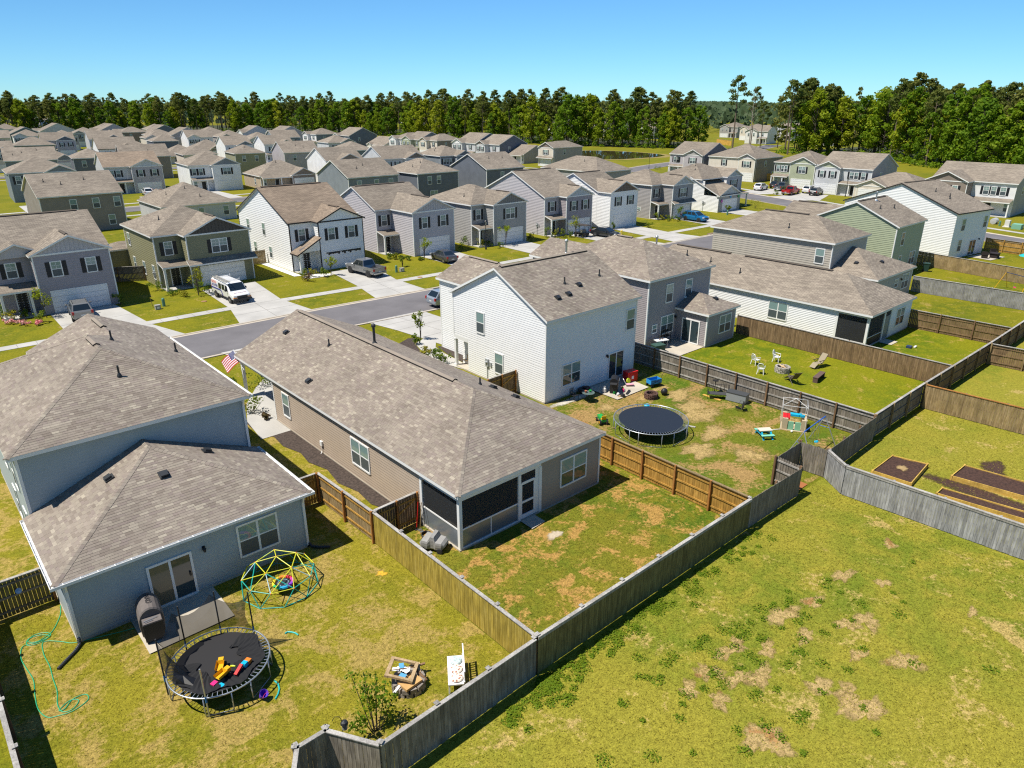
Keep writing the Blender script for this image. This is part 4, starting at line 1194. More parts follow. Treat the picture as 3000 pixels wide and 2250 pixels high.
MB().box(c0-.02, ya+.03, 2.24, c1+.02, ya+.042, 2.72).obj('transom', [SCREEN], H.root); MB().box(c1+.02, ya+.02, .1, 22.3, ya+.08, 2.72).obj('infill_panel', [WHITE], H.root)
H.slider('S', yp, 19.6, .14, 1.7, 2.0)
H.corner(x1, ya, .05, 3.1, 1, -1); H.corner(x0, yw, .05, 3.1, -1, 1)
H.window('S', ya, 24.75, .98, .93, 1.5, twin=True, lowg=DARKG); H.window('W', x0, 31.8, .95, .9, 1.5, twin=True); H.window('W', x0, 41.1, .95, .85, 1.5)
for x, y in ((20.54, 41.3), (24.3, 30.1)): H.vent_pipe(x, y, .45)
H.vent_pipe(22.0, 37.9, 1.15, .085, 1)
for x, y in ((20.0, 46.6), (17.9, 39.2), (25.2, 30.0), (25.3, 28.1)): H.roof_vent(x, y)
MB().box(16.93, 36.35, .55, 17.04, 36.6, .85).tube([(16.99, 36.48, .55), (16.98, 36.48, .2), (16.85, 36.4, .05)], .025, 6).obj('outlet_box', [WHITE], H.root)
H.finish_tabs(300); recentre(H, 21.95, 35.0)

# H3 white two-storey gabled house
H = House('white two-storey gabled house beside the cluttered patio with the red box and grill', detail=2, tabs=True)
x0, x1, ya, yb, yf, xw = 32.45, 42.15, 32.9, 43.4, 47.9, 34.5
ym = (ya+yb)/2; zr = 6.2 + (5.25+.28)*.5
H.wall('S', ya, x0, x1, .05, 6.14, S_WHITE); H.wall('E', x1, ya, yb, 0, 6.14, S_WHITE, (ym, zr-.14), detail=0)
H.wall('W', x0, ya, 41.6, .05, 2.75, S_WHITE); H.wall('W', x0, ya, yb, 2.75, 6.14, S_WHITE, (ym, zr-.14)); H.wall('W', xw, yb, yf, .05, 6.14, S_WHITE)
H.wall('W', 33.3, 41.6, yb, .05, 2.75, S_WHITE); H.wall('N', 41.6, x0, 33.3, .05, 2.75, S_WHITE, detail=0); H.wall('N', yb, x0, xw, 2.75, 6.14, S_WHITE, detail=0); H.wall('N', yb, 33.3, xw, .05, 2.75, S_WHITE, detail=0)
H.wall('N', yb, 40.5, x1, .05, 6.14, S_WHITE, detail=0); H.wall('N', yf, xw, 40.5, .05, 6.14, S_WHITE, (37.5, 7.5), detail=0); H.wall('E', 40.5, yb, yf, .05, 6.14, S_WHITE, detail=0)
MB().box(x0+.02, 41.6, 2.7, 34.1, yb-.02, 2.76).obj('porch_ceiling', [WHITE], H.root); MB().box(x0-.02, 41.6, 2.42, x0+.14, yb, 2.76).obj('porch_beam', [WHITE], H.root)
H.column(x0+.1, yb-.12, .05, 2.45, .22); H.slabfoot(x0, x1, ya, yb)
H.roof(x0, x1, ya, yb, 6.2, 'x', '', .5, .28, .22)
H.ridge_vent((H.ridge[0][0]+.6, H.ridge[0][1], H.ridge[0][2]), (H.ridge[1][0]-.5, H.ridge[1][1], H.ridge[1][2]), .34)
H.wing_roof('N', 37.5, yf, 3.0, 6.2, .45, 4.5, .5, oe=.22, over=.28)
a, b = Vector(H.ridge[0]), Vector(H.ridge[1]); H.ridge_vent(a+(b-a)*.1, a+(b-a)*.6)
for x, y, sx, sy in ((x0, ya, -1, -1), (x1, ya, 1, -1), (x0, yb, -1, 1), (xw, yf, -1, 1)): H.corner(x, y, 2.75 if (x == x0 and y == yb) else .05, 6.14, sx, sy)
H.window('W', x0, 40.0, 3.65, .85, 1.55); H.window('W', x0, 37.85, .95, .85, 1.5); H.meter('W', x0, 39.2, 1.4)
H.window('S', ya, 41.45, 3.75, .85, 1.5); H.window('S', ya, 35.05, .95, .88, 1.5, twin=True, lowg=DARKG); H.slider('S', ya, 40.0, .12, 1.6, 2.03); H.wall_light('S', ya, 38.9, 2.15)
for x, y in ((36.7, 35.4), (40.5, 35.4)): H.vent_pipe(x, y, .5)
H.vent_pipe(39.9, 38.4, 1.0, .085, 2)
for x, y in ((34.9, 34.3), (36.1, 34.4), (37.8, 35.0)): H.roof_vent(x, y)
H.finish_tabs(0); recentre(H, 37.3, 39.0)

# H4 mauve grey two-storey house with hipped bump-out
H = House('mauve grey two-storey hipped house with a small hipped bump-out and patio table', detail=2, tabs=True)
x0, x1, ya, yb = 47.3, 56.3, 35.75, 48.0
H.wall('S', ya, x0, x1, .05, 6.04, S_MAUVE); H.wall('W', x0, ya, yb, .05, 6.04, S_MAUVE); H.wall('E', x1, ya, yb, .05, 6.04, S_MAUVE, detail=0); H.wall('N', yb, x0, x1, 0, 6.04, S_MAUVE, detail=0)
H.wall('N', 50, x0, 52.6, .05, 6.04, S_MAUVE, (49.95, 7.4), detail=0); H.wall('W', x0, yb, 50, .05, 6.04, S_MAUVE); H.wall('E', 52.6, yb, 50, .05, 6.04, S_MAUVE, detail=0)
H.wall('W', 51.5, 32.5, ya, .05, 3.0, S_MAUVE); H.wall('S', 32.5, 51.5, 55.9, .05, 3.0, S_MAUVE); H.wall('E', 55.9, 32.5, ya, .05, 3.0, S_MAUVE, detail=0)
H.roof(x0, x1, ya, yb, 6.1, 'y', 'SN', .47, .3, .2)
H.ridge_vent((H.ridge[0][0], H.ridge[0][1]+1.2, H.ridge[0][2]), (H.ridge[1][0], H.ridge[1][1]-.3, H.ridge[1][2]))
H.wing_roof('N', 49.95, 50, 2.65, 6.1, .47, 2.0, .47, oe=.25)
H.roof(51.5, 55.9, 32.5, ya-.02, 3.05, 'y', 'S', .42, .28, 0.0)
H.slabfoot(x0, x1, ya, yb); H.slabfoot(51.5, 55.9, 32.5, ya)
for x, y, sx, sy, z in ((x0, ya, -1, -1, 6.0), (x1, ya, 1, -1, 6.0), (51.5, 32.5, -1, -1, 3.0), (55.9, 32.5, 1, -1, 3.0)): H.corner(x, y, .05, z, sx, sy)
for u in (50.2, 53.0): H.window('S', ya, u, 3.75, .85, 1.5)
H.window('S', ya, 50.2, .95, .85, 1.5, twin=True); H.window('S', ya, 48.4, 1.3, .55, .62); H.window('W', x0, 38.0, 1.3, .6, .62)
H.slider('W', 51.5, 34.1, .12, 1.65, 2.02); H.window('S', 32.5, 54.3, .95, .85, 1.5, twin=True); H.wall_light('S', ya, 51.3, 2.2)
H.vent_pipe(54.2, 40.5, .95, .085, 2); H.vent_pipe(54.6, 37.3, .5); H.roof_vent(54.3, 33.7)
H.finish_tabs(0); recentre(H, 51.8, 41.0)

# H5 white one-storey house with screened porch
H = House('white one-storey house with broad hipped roof and a dark screened corner porch', detail=1, tabs=False)
x0, x1, ya, yp, yf = 61.7, 70.8, 23.1, 25.9, 47.0
H.wall('W', x0, yp, yf, .05, 3.0, S_WHITE, expo=.16); H.wall('S', ya, 66.4, x1, .05, 3.0, S_WHITE, expo=.16); H.wall('E', x1, ya, yf, .05, 3.0, S_WHITE, detail=0); H.wall('N', yf, x0, x1, .05, 3.0, S_WHITE, detail=0)
H.wall('S', yp, x0, 66.4, .1, 3.0, S_WHITE); H.wall('W', 66.4, ya, yp, .1, 3.0, S_WHITE)
H.roof(x0, x1, ya, yf, 3.05, 'y', 'S', .45, .28, .2); r0, r1 = H.ridge
H.ridge_vent((r0[0], r0[1]+1.3, r0[2]), (r1[0], r0[1]+10.5, r1[2])); H.ridge_vent((r0[0], r0[1]+12.2, r0[2]), (r1[0], r1[1]-.6, r1[2]))
H.slabfoot(x0, x1, ya, yf)
MB().box(x0, ya, 2.66, 66.4, ya+.14, 3.0).obj('porch_beam', [WHITE], H.root); MB().box(x0, ya+.145, 2.66, x0+.14, yp+.1, 3.0).obj('porch_beam', [WHITE], H.root)
for (xx, yy) in ((x0+.12, ya+.12), (x0+.06, yp), (66.3, ya+.06), (64.9, ya+.06)): MB().box(xx-.1, yy-.1, .05, xx+.1, yy+.1, 2.66).obj('porch_post', [WHITE], H.root)
scr('screen', (x0+.2, .9), (64.85, 2.66), SCREEN, y=ya+.05); scr('kick_panel', (x0+.2, .12), (64.85, .85), BLACK, y=ya+.05); scr('screen', (ya+.2, .2), (yp, 2.66), SCREEN, x=x0+.05)
MB().box(x0+.2, ya+.02, .85, 64.85, ya+.08, .9).obj('porch_rail', [WHITE], H.root); MB().box(x0+.02, ya+.15, .35, x0+.08, yp, .42).obj('porch_rail', [WHITE], H.root)
MB().box(65.0, ya+.02, .1, 66.2, ya+.07, 2.2).obj('screen_door', [mat('porch_door_grey', (.20, .24, .26), .4)], H.root); scr('transom', (65.0, 2.25), (66.2, 2.66), SCREEN, y=ya+.05)
H.window('S', ya, 68.4, .9, .85, 1.5, twin=True, lowg=DARKG); H.window('W', x0, 31.5, .9, .9, 1.5, twin=True)
H.corner(x1, ya, .05, 3.0, 1, -1)
for x, y in ((64.4, 41), (63.6, 37)): H.vent_pipe(x, y, .5)
recentre(H, 66.2, 35.0)

# H6 greige two-storey house with one-storey hipped rear
H = House('greige two-storey hipped house rising behind the white one-storey house with the screened porch', detail=1)
x0, x1, ya, yb, yf = 75.3, 83.6, 28.3, 33.3, 48.0
H.wall('S', ya, x0, 84.8, .05, 3.0, S_TAUPE); H.wall('W', x0, ya, yb, .05, 3.0, S_TAUPE); H.wall('E', 84.8, ya, yb, .05, 3.0, S_TAUPE, detail=0)
H.wall('S', yb, x0, x1, 2.9, 6.04, S_TAUPE); H.wall('W', x0, yb, yf, 0, 6.04, S_TAUPE); H.wall('E', x1, yb, yf, 0, 6.04, S_TAUPE, detail=0); H.wall('N', yf, x0, x1, 0, 6.04, S_TAUPE, detail=0)
H.roof(x0, x1, yb, yf, 6.1, 'y', 'SN', .45, .3); H.ridge_vent((H.ridge[0][0], H.ridge[0][1]+1, H.ridge[0][2]), H.ridge[1]); H.roof(x0, 84.8, ya, yb-.02, 3.05, 'y', 'S', .42, .28, 0.0)
H.corner(x0, yb, 2.9, 6.0, -1, -1); H.corner(x1, yb, 2.9, 6.0, 1, -1); H.corner(84.8, ya, 0, 3, 1, -1); H.downspout(x0, yb, 6.0, (-1, -.0))
H.window('W', x0, 34.6, 3.75, .9, 1.5); H.window('S', ya, 83.0, .95, .85, 1.5, twin=True); H.window('S', ya, 80.6, 1.4, .8, .8); H.wall_light('S', ya, 81.8, 2.1)
for x, y in ((77.2, 31.4), (80.2, 30.0)): H.roof_vent(x, y)
H.vent_pipe(76.6, 39.2, .5)
recentre(H, 80.0, 38.0)

# H7 sage green gabled house
H = House('sage green two-storey house with a broad green gable end and white rake boards', detail=1)
x0, x1, ya, yb = 90.5, 98.9, 32.8, 43.2
zr = 6.2 + (5.2+.28)*.45
H.wall('S', ya, x0, x1, .05, 6.14, S_SAGE); H.wall('W', x0, ya, yb, .05, 6.14, S_SAGE, (38.0, zr-.14), expo=.22); H.wall('E', x1, ya, yb, .05, 6.14, S_SAGE, (38.0, zr-.14), detail=0); H.wall('N', yb, x0, x1, .05, 6.14, S_SAGE, detail=0)
H.roof(x0, x1, ya, yb, 6.2, 'x', '', .45, .28, .2); H.ridge_vent((x0+.4, 38.0, H.ridge[0][2]), (x1-.5, 38.0, H.ridge[1][2]))
H.wall('N', 47.5, x0+.2, 96.5, .05, 6.1, S_SAGE, (93.6, 7.4), detail=0); H.wall('W', x0+.2, yb, 47.5, .05, 6.1, S_SAGE); H.wall('E', 96.5, yb, 47.5, .05, 6.1, S_SAGE, detail=0)
H.wing_roof('N', 93.6, 47.5, 2.9, 6.2, .45, 4.3, .45, oe=.22); a, b = Vector(H.ridge[0]), Vector(H.ridge[1]); H.ridge_vent(a+(b-a)*.1, a+(b-a)*.6)
for x, y, sx, sy in ((x0, ya, -1, -1), (x1, ya, 1, -1)): H.corner(x, y, .05, 6.1, sx, sy)
H.window('S', ya, 92.7, 3.75, .85, 1.5); H.window('S', ya, 96.8, .95, .85, 1.5, twin=True); H.window('S', ya, 93.0, 1.2, .8, 1.2)
H.vent_pipe(92.6, 36.0, .5); H.vent_pipe(95.8, 35.6, .5); H.vent_pipe(94.6, 37.5, .9, .085, 2)
recentre(H, 94.7, 38.0)

# H8 white gabled house with black roof edges, turned with the bend of the street
H = House('white two-storey house with black roof edges and a huge white gable wall at the right', (107.6, 31.9), R(-9), detail=1, trim=DKTRIM)
W8, D8, z8 = 9.0, 16.4, 6.2; zr = z8 + (D8/2 + .28)*.38
H.wall('S', 0, 0, W8, .05, z8-.06, S_WHITE, expo=.22); H.wall('W', 0, 0, D8, .05, z8-.06, S_WHITE, (D8/2, zr-.14), expo=.22); H.wall('E', W8, 0, D8, .05, z8-.06, S_WHITE, (D8/2, zr-.14), detail=0); H.wall('N', D8, 0, W8, .05, z8-.06, S_WHITE, detail=0)
H.roof(0, W8, 0, D8, z8, 'x', '', .38, .28, .2); H.ridge_vent((.6, D8/2, H.ridge[0][2]), (W8-.6, D8/2, H.ridge[1][2]))
H.window('S', 0, 2.2, 3.75, .85, 1.5); H.window('S', 0, 8.0, 3.75, .85, 1.5); H.window('S', 0, 2.3, .95, .85, 1.5); H.slider('S', 0, 5.8, .1, 1.6, 2.0); H.wall_light('S', 0, 7.3, 2.2)
for x, y in ((3.4, 5.2), (3.6, 3.2), (4.3, 3.6)): H.vent_pipe(x, y, .5)
# ------------------------------------------------------------------ houses across the street
def sd(name, c): return siding_mat('siding_' + name, c)
LILAC = mat('siding_lilac_grey', (.335, .30, .315), .5, 0, .05, 1.5); LILACP = mat('siding_lilac_pale', (.47, .445, .46), .5, 0, .05, 1.5)
OLIVE = mat('siding_olive', (.235, .225, .130), .5, 0, .05, 1.5); OLIVED = mat('boards_dark_brown', (.075, .066, .060), .6, 0, .06, 2)
GREY1 = mat('siding_grey', (.36, .35, .335), .5, 0, .05, 1.5); GREYD = mat('boards_grey', (.20, .195, .19), .6, 0, .06, 2)
BROWN = mat('boards_brown', (.16, .125, .10), .6, 0, .06, 2); PALEB = mat('boards_pale_blue', (.48, .51, .53), .5, 0, .04, 2)
GREYM = mat('siding_mid_grey', (.34, .32, .31), .5, 0, .05, 1.5)
GS = 'two-storey houses across the street'
def houseN(*a, **k): k.setdefault('detail', 1); k.setdefault('grp', GS); return std_house(*a, **k)

N1 = houseN('lilac grey gabled house across the street at the left edge, dark suv in its drive', (7.2, 84.4), 0, 10.5, 12.6, LILAC, wing=(3.4, 10.3, 1.9), gmat=LILACP, doorm=BLACK, pipes=())
b = N1; b.wing_roof('S', 2.4, -.35, 2.2, 6.02, .45, .35, .45, oe=.2); b.wall('S', -.35, .3, 4.5, 5.7, 5.98, LILACP, (2.4, 6.98), detail=0)
N2 = houseN('olive green hipped house with dark gable, white ladder van parked in front', (22.8, 86.1), 0, 10.3, 11.6, OLIVE, roof='hip', wing=(2.9, 10.2, 2.0), gmat=OLIVED, wwin='twin', skirt=True,
            side_w=((9.8, 3.7, .8, 1.4, False), (9.0, .9, .8, 1.4, False), (1.6, .9, .7, 1.5, False), (5.2, .9, .8, 1.4, False)), porch='flat', meter=True, pipes=((2.2, 4.2),))
N2.wall('W', .2, 11.6, 14.6, 0, 3, OLIVE); N2.wall('S', 11.6, -2.2, .2, 0, 3.0, OLIVE); N2.wall('W', -2.2, 11.6, 14.6, 0, 3, OLIVE); N2.roof(-2.2, 3.0, 11.6, 14.6, 3.0, 'x', 'WE', .4, .25); N2.window('W', -2.2, 12.8, .9, .8, 1.4)
N3 = houseN('white farmhouse-style house with black roof edges, silver pickup in its drive', (38.0, 84.0), 0, 9.5, 15.6, S_WHITE, z=6.1, wing=(3.1, 9.4, 1.6), gmat=S_WHITE, trim=DKTRIM, porch='none', rmat=SHU2,
            side_w=((12.6, 3.7, .75, 1.5, False), (7.6, 3.7, .75, 1.5, False), (6.2, .9, .75, 1.4, False), (11, .9, .75, 1.4, False)))
N3.add_roof([([(-.35, -.2, 2.5), (-.35, -2.3, 2.5), (3.05, -2.3, 4.3), (3.05, -.2, 4.3)][0:4], [0, 1])], 'porch_roof'); N3.column(.1, -2.0, .1, 2.5); MB().box(.05, -2.2, -.05, 3.05, -.02, .1).obj('porch_slab', [CONC2], N3.root)
N3.wall('S', -1.62, .3, 3.1, 2.6, 3.0, S_WHITE, (3.05, 4.2), detail=0)
gar = MB()
for k in range(18):
    x = 3.85 + k*.275; d = .16 + .2*abs(math.sin(k*.9)) + .1*math.sin(k*2.3); gar.poly([(x, -1.67, 2.2), (x+.28, -1.67, 2.2), (x+.28, -1.675, 2.2-d*.7), (x+.14, -1.68, 2.2-d), (x, -1.675, 2.2-d*.8)])
gar.obj('garland', [BLACK], N3.root)
N4 = houseN('pale lilac house with a deep gabled wing, grey sedan in front of its garage', (52.3, 87.2), 0, 9.5, 11.6, LILACP, wing=(2.5, 9.5, 5.4), gmat=LILACP, doorm=BLACK, side_w=((9.6, 3.7, .7, 1.4, False), (5.0, 3.7, .7, 1.4, False)))
N5 = houseN('grey hipped house with grey board gable, black street lamp beside its porch', (65.6, 82.6), 0, 9.0, 10.8, GREY1, roof='hip', wing=(2.5, 9.0, 2.1), gmat=GREYD, wwin='twin', pipes=((1.4, 3.4),))
N6 = houseN('pale mauve house with a pale board gable and tall left gable end', (79.6, 81.6), 0, 9.2, 15.0, LILACP, wmat=LILAC, wing=(3.2, 9.2, 1.7), gmat=PALEB, meter=True, rvent=True)
N7 = houseN('narrow white house with a brown gable over its garage', (92.0, 81.7), 0, 7.0, 11.0, S_WHITE, wing=(0, 7.0, 3.0), gmat=BROWN, entry=False, meter=True)
N8 = houseN('mid grey hipped house with the bright blue suv in its drive', (106.3, 81.4), 0, 9.0, 10.0, GREYM, roof='hip', wing=(2.9, 9.0, 2.6), gmat=PALEB, wwin='twin', skirt=True, porch='flat', side_w=((4, .9, .7, .8, False), (2.6, 1.2, .7, .6, False)))
# N9: low garage wing with a catslide roof, two-storey part behind
N9 = House('white house with a low garage and colourful round ornaments beside the garage door', (122.4, 77.6), 0, group=GS, detail=1)
N9.wall('W', 0, 0, 13, 0, 3.0, S_WHITE); N9.wall('W', 0, 3.4, 13, 3.0, 5.6, S_WHITE); N9.wall('S', 0, 0, 7.6, 0, 3.05, GREY1, (3.8, 4.85), PALEB); N9.wall('E', 12.5, 3, 15, 0, 5.9, S_WHITE, detail=0)
N9.wall('S', 3.5, 7.6, 12.5, 0, 3.1, GREY1); N9.wall('S', 3.2, 7.2, 12.5, 3.1, 6.0, LILACP, (9.85, 7.35), PALEB); N9.wall('W', 7.2, 3.2, 7, 3.1, 6.0, S_WHITE); N9.wall('N', 15, 0, 12.5, 0, 5.9, S_WHITE, detail=0)
N9.add_roof([([(-.25, -.3, 3.1), (7.4, -.3, 3.1), (7.4, 6.8, 6.3), (-.25, 6.8, 6.3)], [0, 3])]); N9.roof(0, 12.5, 4.2, 15, 5.9, 'x', 'WE', .42, .28)
N9.wing_roof('S', 3.8, 0, 3.8, 3.1, .45, .4, .45, oe=.2, og=.3); N9.wing_roof('S', 9.85, 3.2, 2.65, 6.0, .45, 1.4, .42, oe=.25); N9.shed('S', 10.0, 1.2, 2.7, 2.3, 2.7, 3.15); N9.column(7.9, 1.4, .05, 2.6); N9.column(12.3, 1.4, .05, 2.6)
N9.garage('S', 0, 3.9, 4.9); N9.window('S', 3.2, 9.85, 3.75, .85, 1.45, twin=True, shutters=True, grid=True); N9.window('S', 3.5, 10.8, .9, .85, 1.4, shutters=True); N9.door('S', 3.5, 8.5, .1); N9.meter('W', 0, 3.4)
for x, y in ((3, 8), (4.5, 9)): N9.vent_pipe(x, y, .3)
for (x, z, c) in ((.95, 2.1, (.55, .12, .45)), (3.9, 2.75, (.02, .25, .55)), (6.75, 2.6, (.05, .35, .15))):
    m = MB(); m.lathe([(.02, 0), (.3, .02), (.3, .06), (.02, .08)], 12, (0, 0, 0), 0, Matrix.Translation((122.4+x, 77.6-.1, z)) @ Matrix.Rotation(R(90), 4, 'X'))
    tag(m.obj('garage_ornament', [mat('ornament_%d' % int(c[0]*100), c, .5)]), {.55: 'round purple ornament left of the low garage door', .02: 'round blue ornament over the low garage door', .05: 'round green ornament right of the low garage door'}[c[0]], 'ornament', 'round ornaments on the garage wall')

# ------------------------------------------------------------------ streets behind
F_WHITE = sd('far_white', (.78, .78, .77)); F_LIL = sd('far_lilac', (.44, .41, .43)); F_SLATE = sd('far_slate', (.22, .245, .27)); F_GREY = sd('far_grey', (.36, .345, .33)); F_CREAM = sd('far_cream', (.66, .60, .51))
F_SAGE = sd('far_sage', (.40, .43, .30)); F_TAN = sd('far_tan', (.47, .38, .28)); F_BROWN = sd('far_brown', (.25, .205, .17)); F_TAUPE = sd('far_taupe', (.27, .235, .21)); F_DARK = sd('far_dark_slate', (.15, .165, .195)); F_PALE = sd('far_pale_grey', (.55, .56, .57)); F_TEAL = sd('far_teal', (.15, .19, .19)); F_OLIVE = sd('far_olive', (.30, .30, .20))
GB = 'houses on the streets behind'
def houseB(*a, **k): k.setdefault('grp', GB); k.setdefault('detail', 0); return std_house(*a, **k)
RV = R(180)
u2 = lambda *xs: tuple((x, 3.75, .9, 1.5, False) for x in xs)
# backs of the second row
houseB('taupe box-shaped house seen from the back, three upper windows, behind the lilac grey house', (32.2, 147.4), RV, 12, 13, F_TAUPE, wing=(0, 6, 1), rear=u2(7.4, 4.1, .95) + ((2.2, .9, .9, 1.5, False),), pipes=((10.2, 9), (4.4, 9), (8, 10)), side_e=())
houseB('one-storey house with a wide hipped roof and blue-grey back wall behind the olive house', (50.2, 146), RV, 12.6, 13.5, F_PALE, z=3.1, roof='hip', p=.5, stories=1, wing=(6, 12, 1), rear=((1.8, .9, .9, 1.5, False), (6.2, .9, .9, 1.5, False)), pipes=((7, 9), (10, 8), (5.4, 11.6)), meter=False)
houseB('slate backed house with a pale grey gable end behind the white black-trimmed house', (83.6, 142.2), RV, 11.6, 12.8, F_SLATE, wing=(0, 6, 1), rear=u2(9.2, 5.2, 1.8), pipes=((6, 9), (8, 10)))
houseB('dark slate hipped house seen from the back above the pale lilac house', (97.6, 140.2), RV, 10.6, 13, F_DARK, roof='hip', wing=(0, 5, 1), rear=u2(7.6, 5.2) + ((6.6, .9, .9, 1.4, True),), pipes=((3, 8), (7, 9), (8.6, 8.4)))
houseB('slate backed house with a white gable end above the grey hipped house', (115.2, 138.4), RV, 11, 13, F_DARK, wing=(0, 6, 1), rear=u2(6.4, 3.4), pipes=((7, 9), (3, 9)))
houseB('house showing only its big hipped roof above the narrow white house', (128.6, 121.6), RV, 11, 17, F_GREY, roof='hip', wing=(0, 5, 1), pipes=((3.4, 6), (2.6, 7), (7.6, 10)))
# fronts of the third row
houseB('blue-grey hipped house with two grey front gables, left of the rear view taupe house', (23.4, 184.8), R(-4), 12.2, 12, F_SLATE, roof='hip', wing=(6.6, 12.2, 1.2), gmat=F_SLATE, wwin='twin', upper=((1.6, 3.75, .9, 1.5, False), (4.6, 3.75, .9, 1.2, False)), entry=False)
houseB('pale house with a lilac gabled garage wing and covered porch, white car in drive', (42.2, 187.4), R(-5), 12, 12.5, F_PALE, wmat=F_LIL, wing=(5.4, 12, 1.4), gmat=F_PALE, upper=((1.4, 3.75, .8, 1.4, False),), rmat=SHU2)
houseB('white hipped house with a brown panel round the window of its front gable', (58.4, 179.6), R(-5), 11.4, 12, F_WHITE, roof='hip', wing=(4.9, 11.4, 1.4), gmat=F_SLATE, wwin='twin', upper=((1.0, 3.75, .8, 1.4, False),))
houseB('tan one-storey house with two brown gables and a white garage door', (72.8, 173.6), R(-4), 13.6, 12, F_TAN, z=3.1, roof='hip', p=.5, stories=1, wing=(7.4, 13.4, 1.6), gmat=F_BROWN, wmat=F_BROWN, side_w=((4, .9, .7, 1.4, False),), pipes=((4, 7), (6, 5)))
houseB('white house with a tall gable end and layered brown front gables', (89.2, 170.6), R(-4), 10.2, 12.5, F_WHITE, wmat=F_PALE, wing=(2.6, 9.4, 1.0), gmat=F_BROWN)
houseB('white-gabled house with two dark pediments, left of the slate house with the framed window', (103.4, 166.4), R(-4), 12.2, 12.5, F_PALE, wmat=F_PALE, wing=(6, 12, 1.2), gmat=F_BROWN, upper=((1.4, 3.75, .8, 1.4, False), (4.0, 3.75, .8, 1.4, False)), wwin='none', entry=False)
houseB('slate hipped house with a white-framed box around its front gable window', (121.0, 165.6), R(-4), 10, 12, F_SLATE, roof='hip', wing=(4.6, 10, 1.4), gmat=F_DARK, wwin='twin', upper=((1.4, 3.75, .8, 1.4, False), (3.4, 3.75, .8, 1.4, False)), pipes=((3, 7), (2, 6)))
# backs of the fourth row
for (lb, x, y, W, D, m, rf, pp) in (
    ('long brown-roofed house with blue-grey back behind the blue-grey house with two front gables', 41.4, 235, 11.4, 12.5, F_SLATE, 'x', ((7.4, 9), (9.4, 10), (4, 8))),
    ('narrow hipped house with a pale lit side wall and dark slate back', 53.6, 234, 8.6, 12, F_DARK, 'hip', ((3, 8),)),
    ('taupe backed house with a cream gable end behind the lilac gabled wing', 67.8, 229.6, 12, 12.5, F_TAUPE, 'x', ((5, 10),)),
    ('olive hipped house with dark green back left of the cream gable', 92.8, 223.6, 8.6, 12, F_OLIVE, 'hip', ((5, 9),)),
    ('mauve backed house with a large cream gable end and two tiny windows', 107.0, 217.6, 10.6, 12.5, F_LIL, 'x', ((4, 10), (6, 9))),
    ('brown-roofed house at the far left, partly cut by the photo edge', 22.0, 238, 11, 12, F_CREAM, 'x', ((5, 9),)),
    ('pale house showing its roof left of the cream-gabled mauve house', 80.4, 228, 9, 12, F_CREAM, 'hip', ()),
    ('slate house squeezed between the cross street and the white-gabled house', 124, 214, 10, 12, F_SLATE, 'hip', ())):
    houseB(lb, (x, y), R(180 - 8), W, D, m, roof=rf, wing=(0, 5, 1), rear=u2(W*.3, W*.72), pipes=pp)
# fifth to eighth rows
for (lb, x, y, W, D, m, rf, wg, gm, st, tr) in (
    ('cream house with a small dark gable at the far left, porch post in front', 26.0, 269, 11, 12, F_CREAM, 'x', (5.4, 11, 1.4), F_SLATE, 2, None),
    ('white house with black-edged front gable and a triangular white gable end', 58.6, 262, 11.4, 14, F_WHITE, 'x', (5.0, 11.2, 1.3), F_WHITE, 2, DKTRIM),
    ('white house with a dark catslide gable, tall white gable end', 96.4, 256, 9, 12, F_WHITE, 'x', (3.8, 9, 1.4), F_SLATE, 2, None),
    ('white house with brown front gable behind the mauve backed house', 108.6, 252, 10.4, 12, F_WHITE, 'x', (4.4, 10.4, 1.4), F_BROWN, 2, None),
    ('grey hipped house with a dark front gable and a shuttered twin window', 130.6, 247, 10.2, 11, F_PALE, 'hip', (4.6, 10.2, .9), F_SLATE, 2, None),
    ('low hipped cream house behind the white house with the brown window panel', 79.6, 266, 11.5, 12, F_CREAM, 'hip', (5.8, 11.4, 1), F_DARK, 1, None),
    ('low house with a wide hipped roof right of the low cream house', 98, 292, 12.5, 12, F_BROWN, 'hip', (6, 12, 1), F_BROWN, 1, None),
    ('low house with twin hipped roofs below the black-edged white gable', 40.4, 266, 12, 12, F_LIL, 'hip', (6, 12, 1), F_SLATE, 1, None),
    ('teal backed house with a broad hipped roof at the left', 42, 302, 12, 11, F_TEAL, 'hip', None, None, 2, None),
    ('low slate house between the white gable and the lilac gable', 74, 296, 12, 12, F_SLATE, 'hip', None, None, 1, None),
    ('navy backed hipped house in front of the grey gable ends', 86, 300, 9, 11, F_DARK, 'hip', None, None, 2, None),
    ('lilac house with a dark front pediment and two shuttered windows', 55.6, 333, 11, 12, F_LIL, 'x', (4.6, 11, 1.4), F_DARK, 2, None),
    ('pale green-grey house with a steep gable end and dark pediment', 71.6, 332, 12.5, 13, F_PALE, 'x', (5.4, 12, 1.2), F_DARK, 2, None),
    ('low cream house at the far left edge behind the teal hipped house', 30, 334, 13, 12, F_CREAM, 'hip', None, None, 1, None),
    ('mauve house with a pale corner behind the pale green-grey house', 84, 366, 9, 12, F_LIL, 'hip', (4, 9, 1), F_GREY, 2, None),
    ('lilac house with a hipped roof in the distance left of the white street gables', 66, 372, 10, 12, F_LIL, 'hip', (4, 10, 1), F_GREY, 2, None)):
    houseB(lb, (x, y), R(-6), W, D, m, roof=rf, wing=wg, gmat=gm, stories=st, z=6.0 if st == 2 else 3.1, trim=tr, garage=wg is not None, rvent=False, p=.45 if st == 2 else .5)
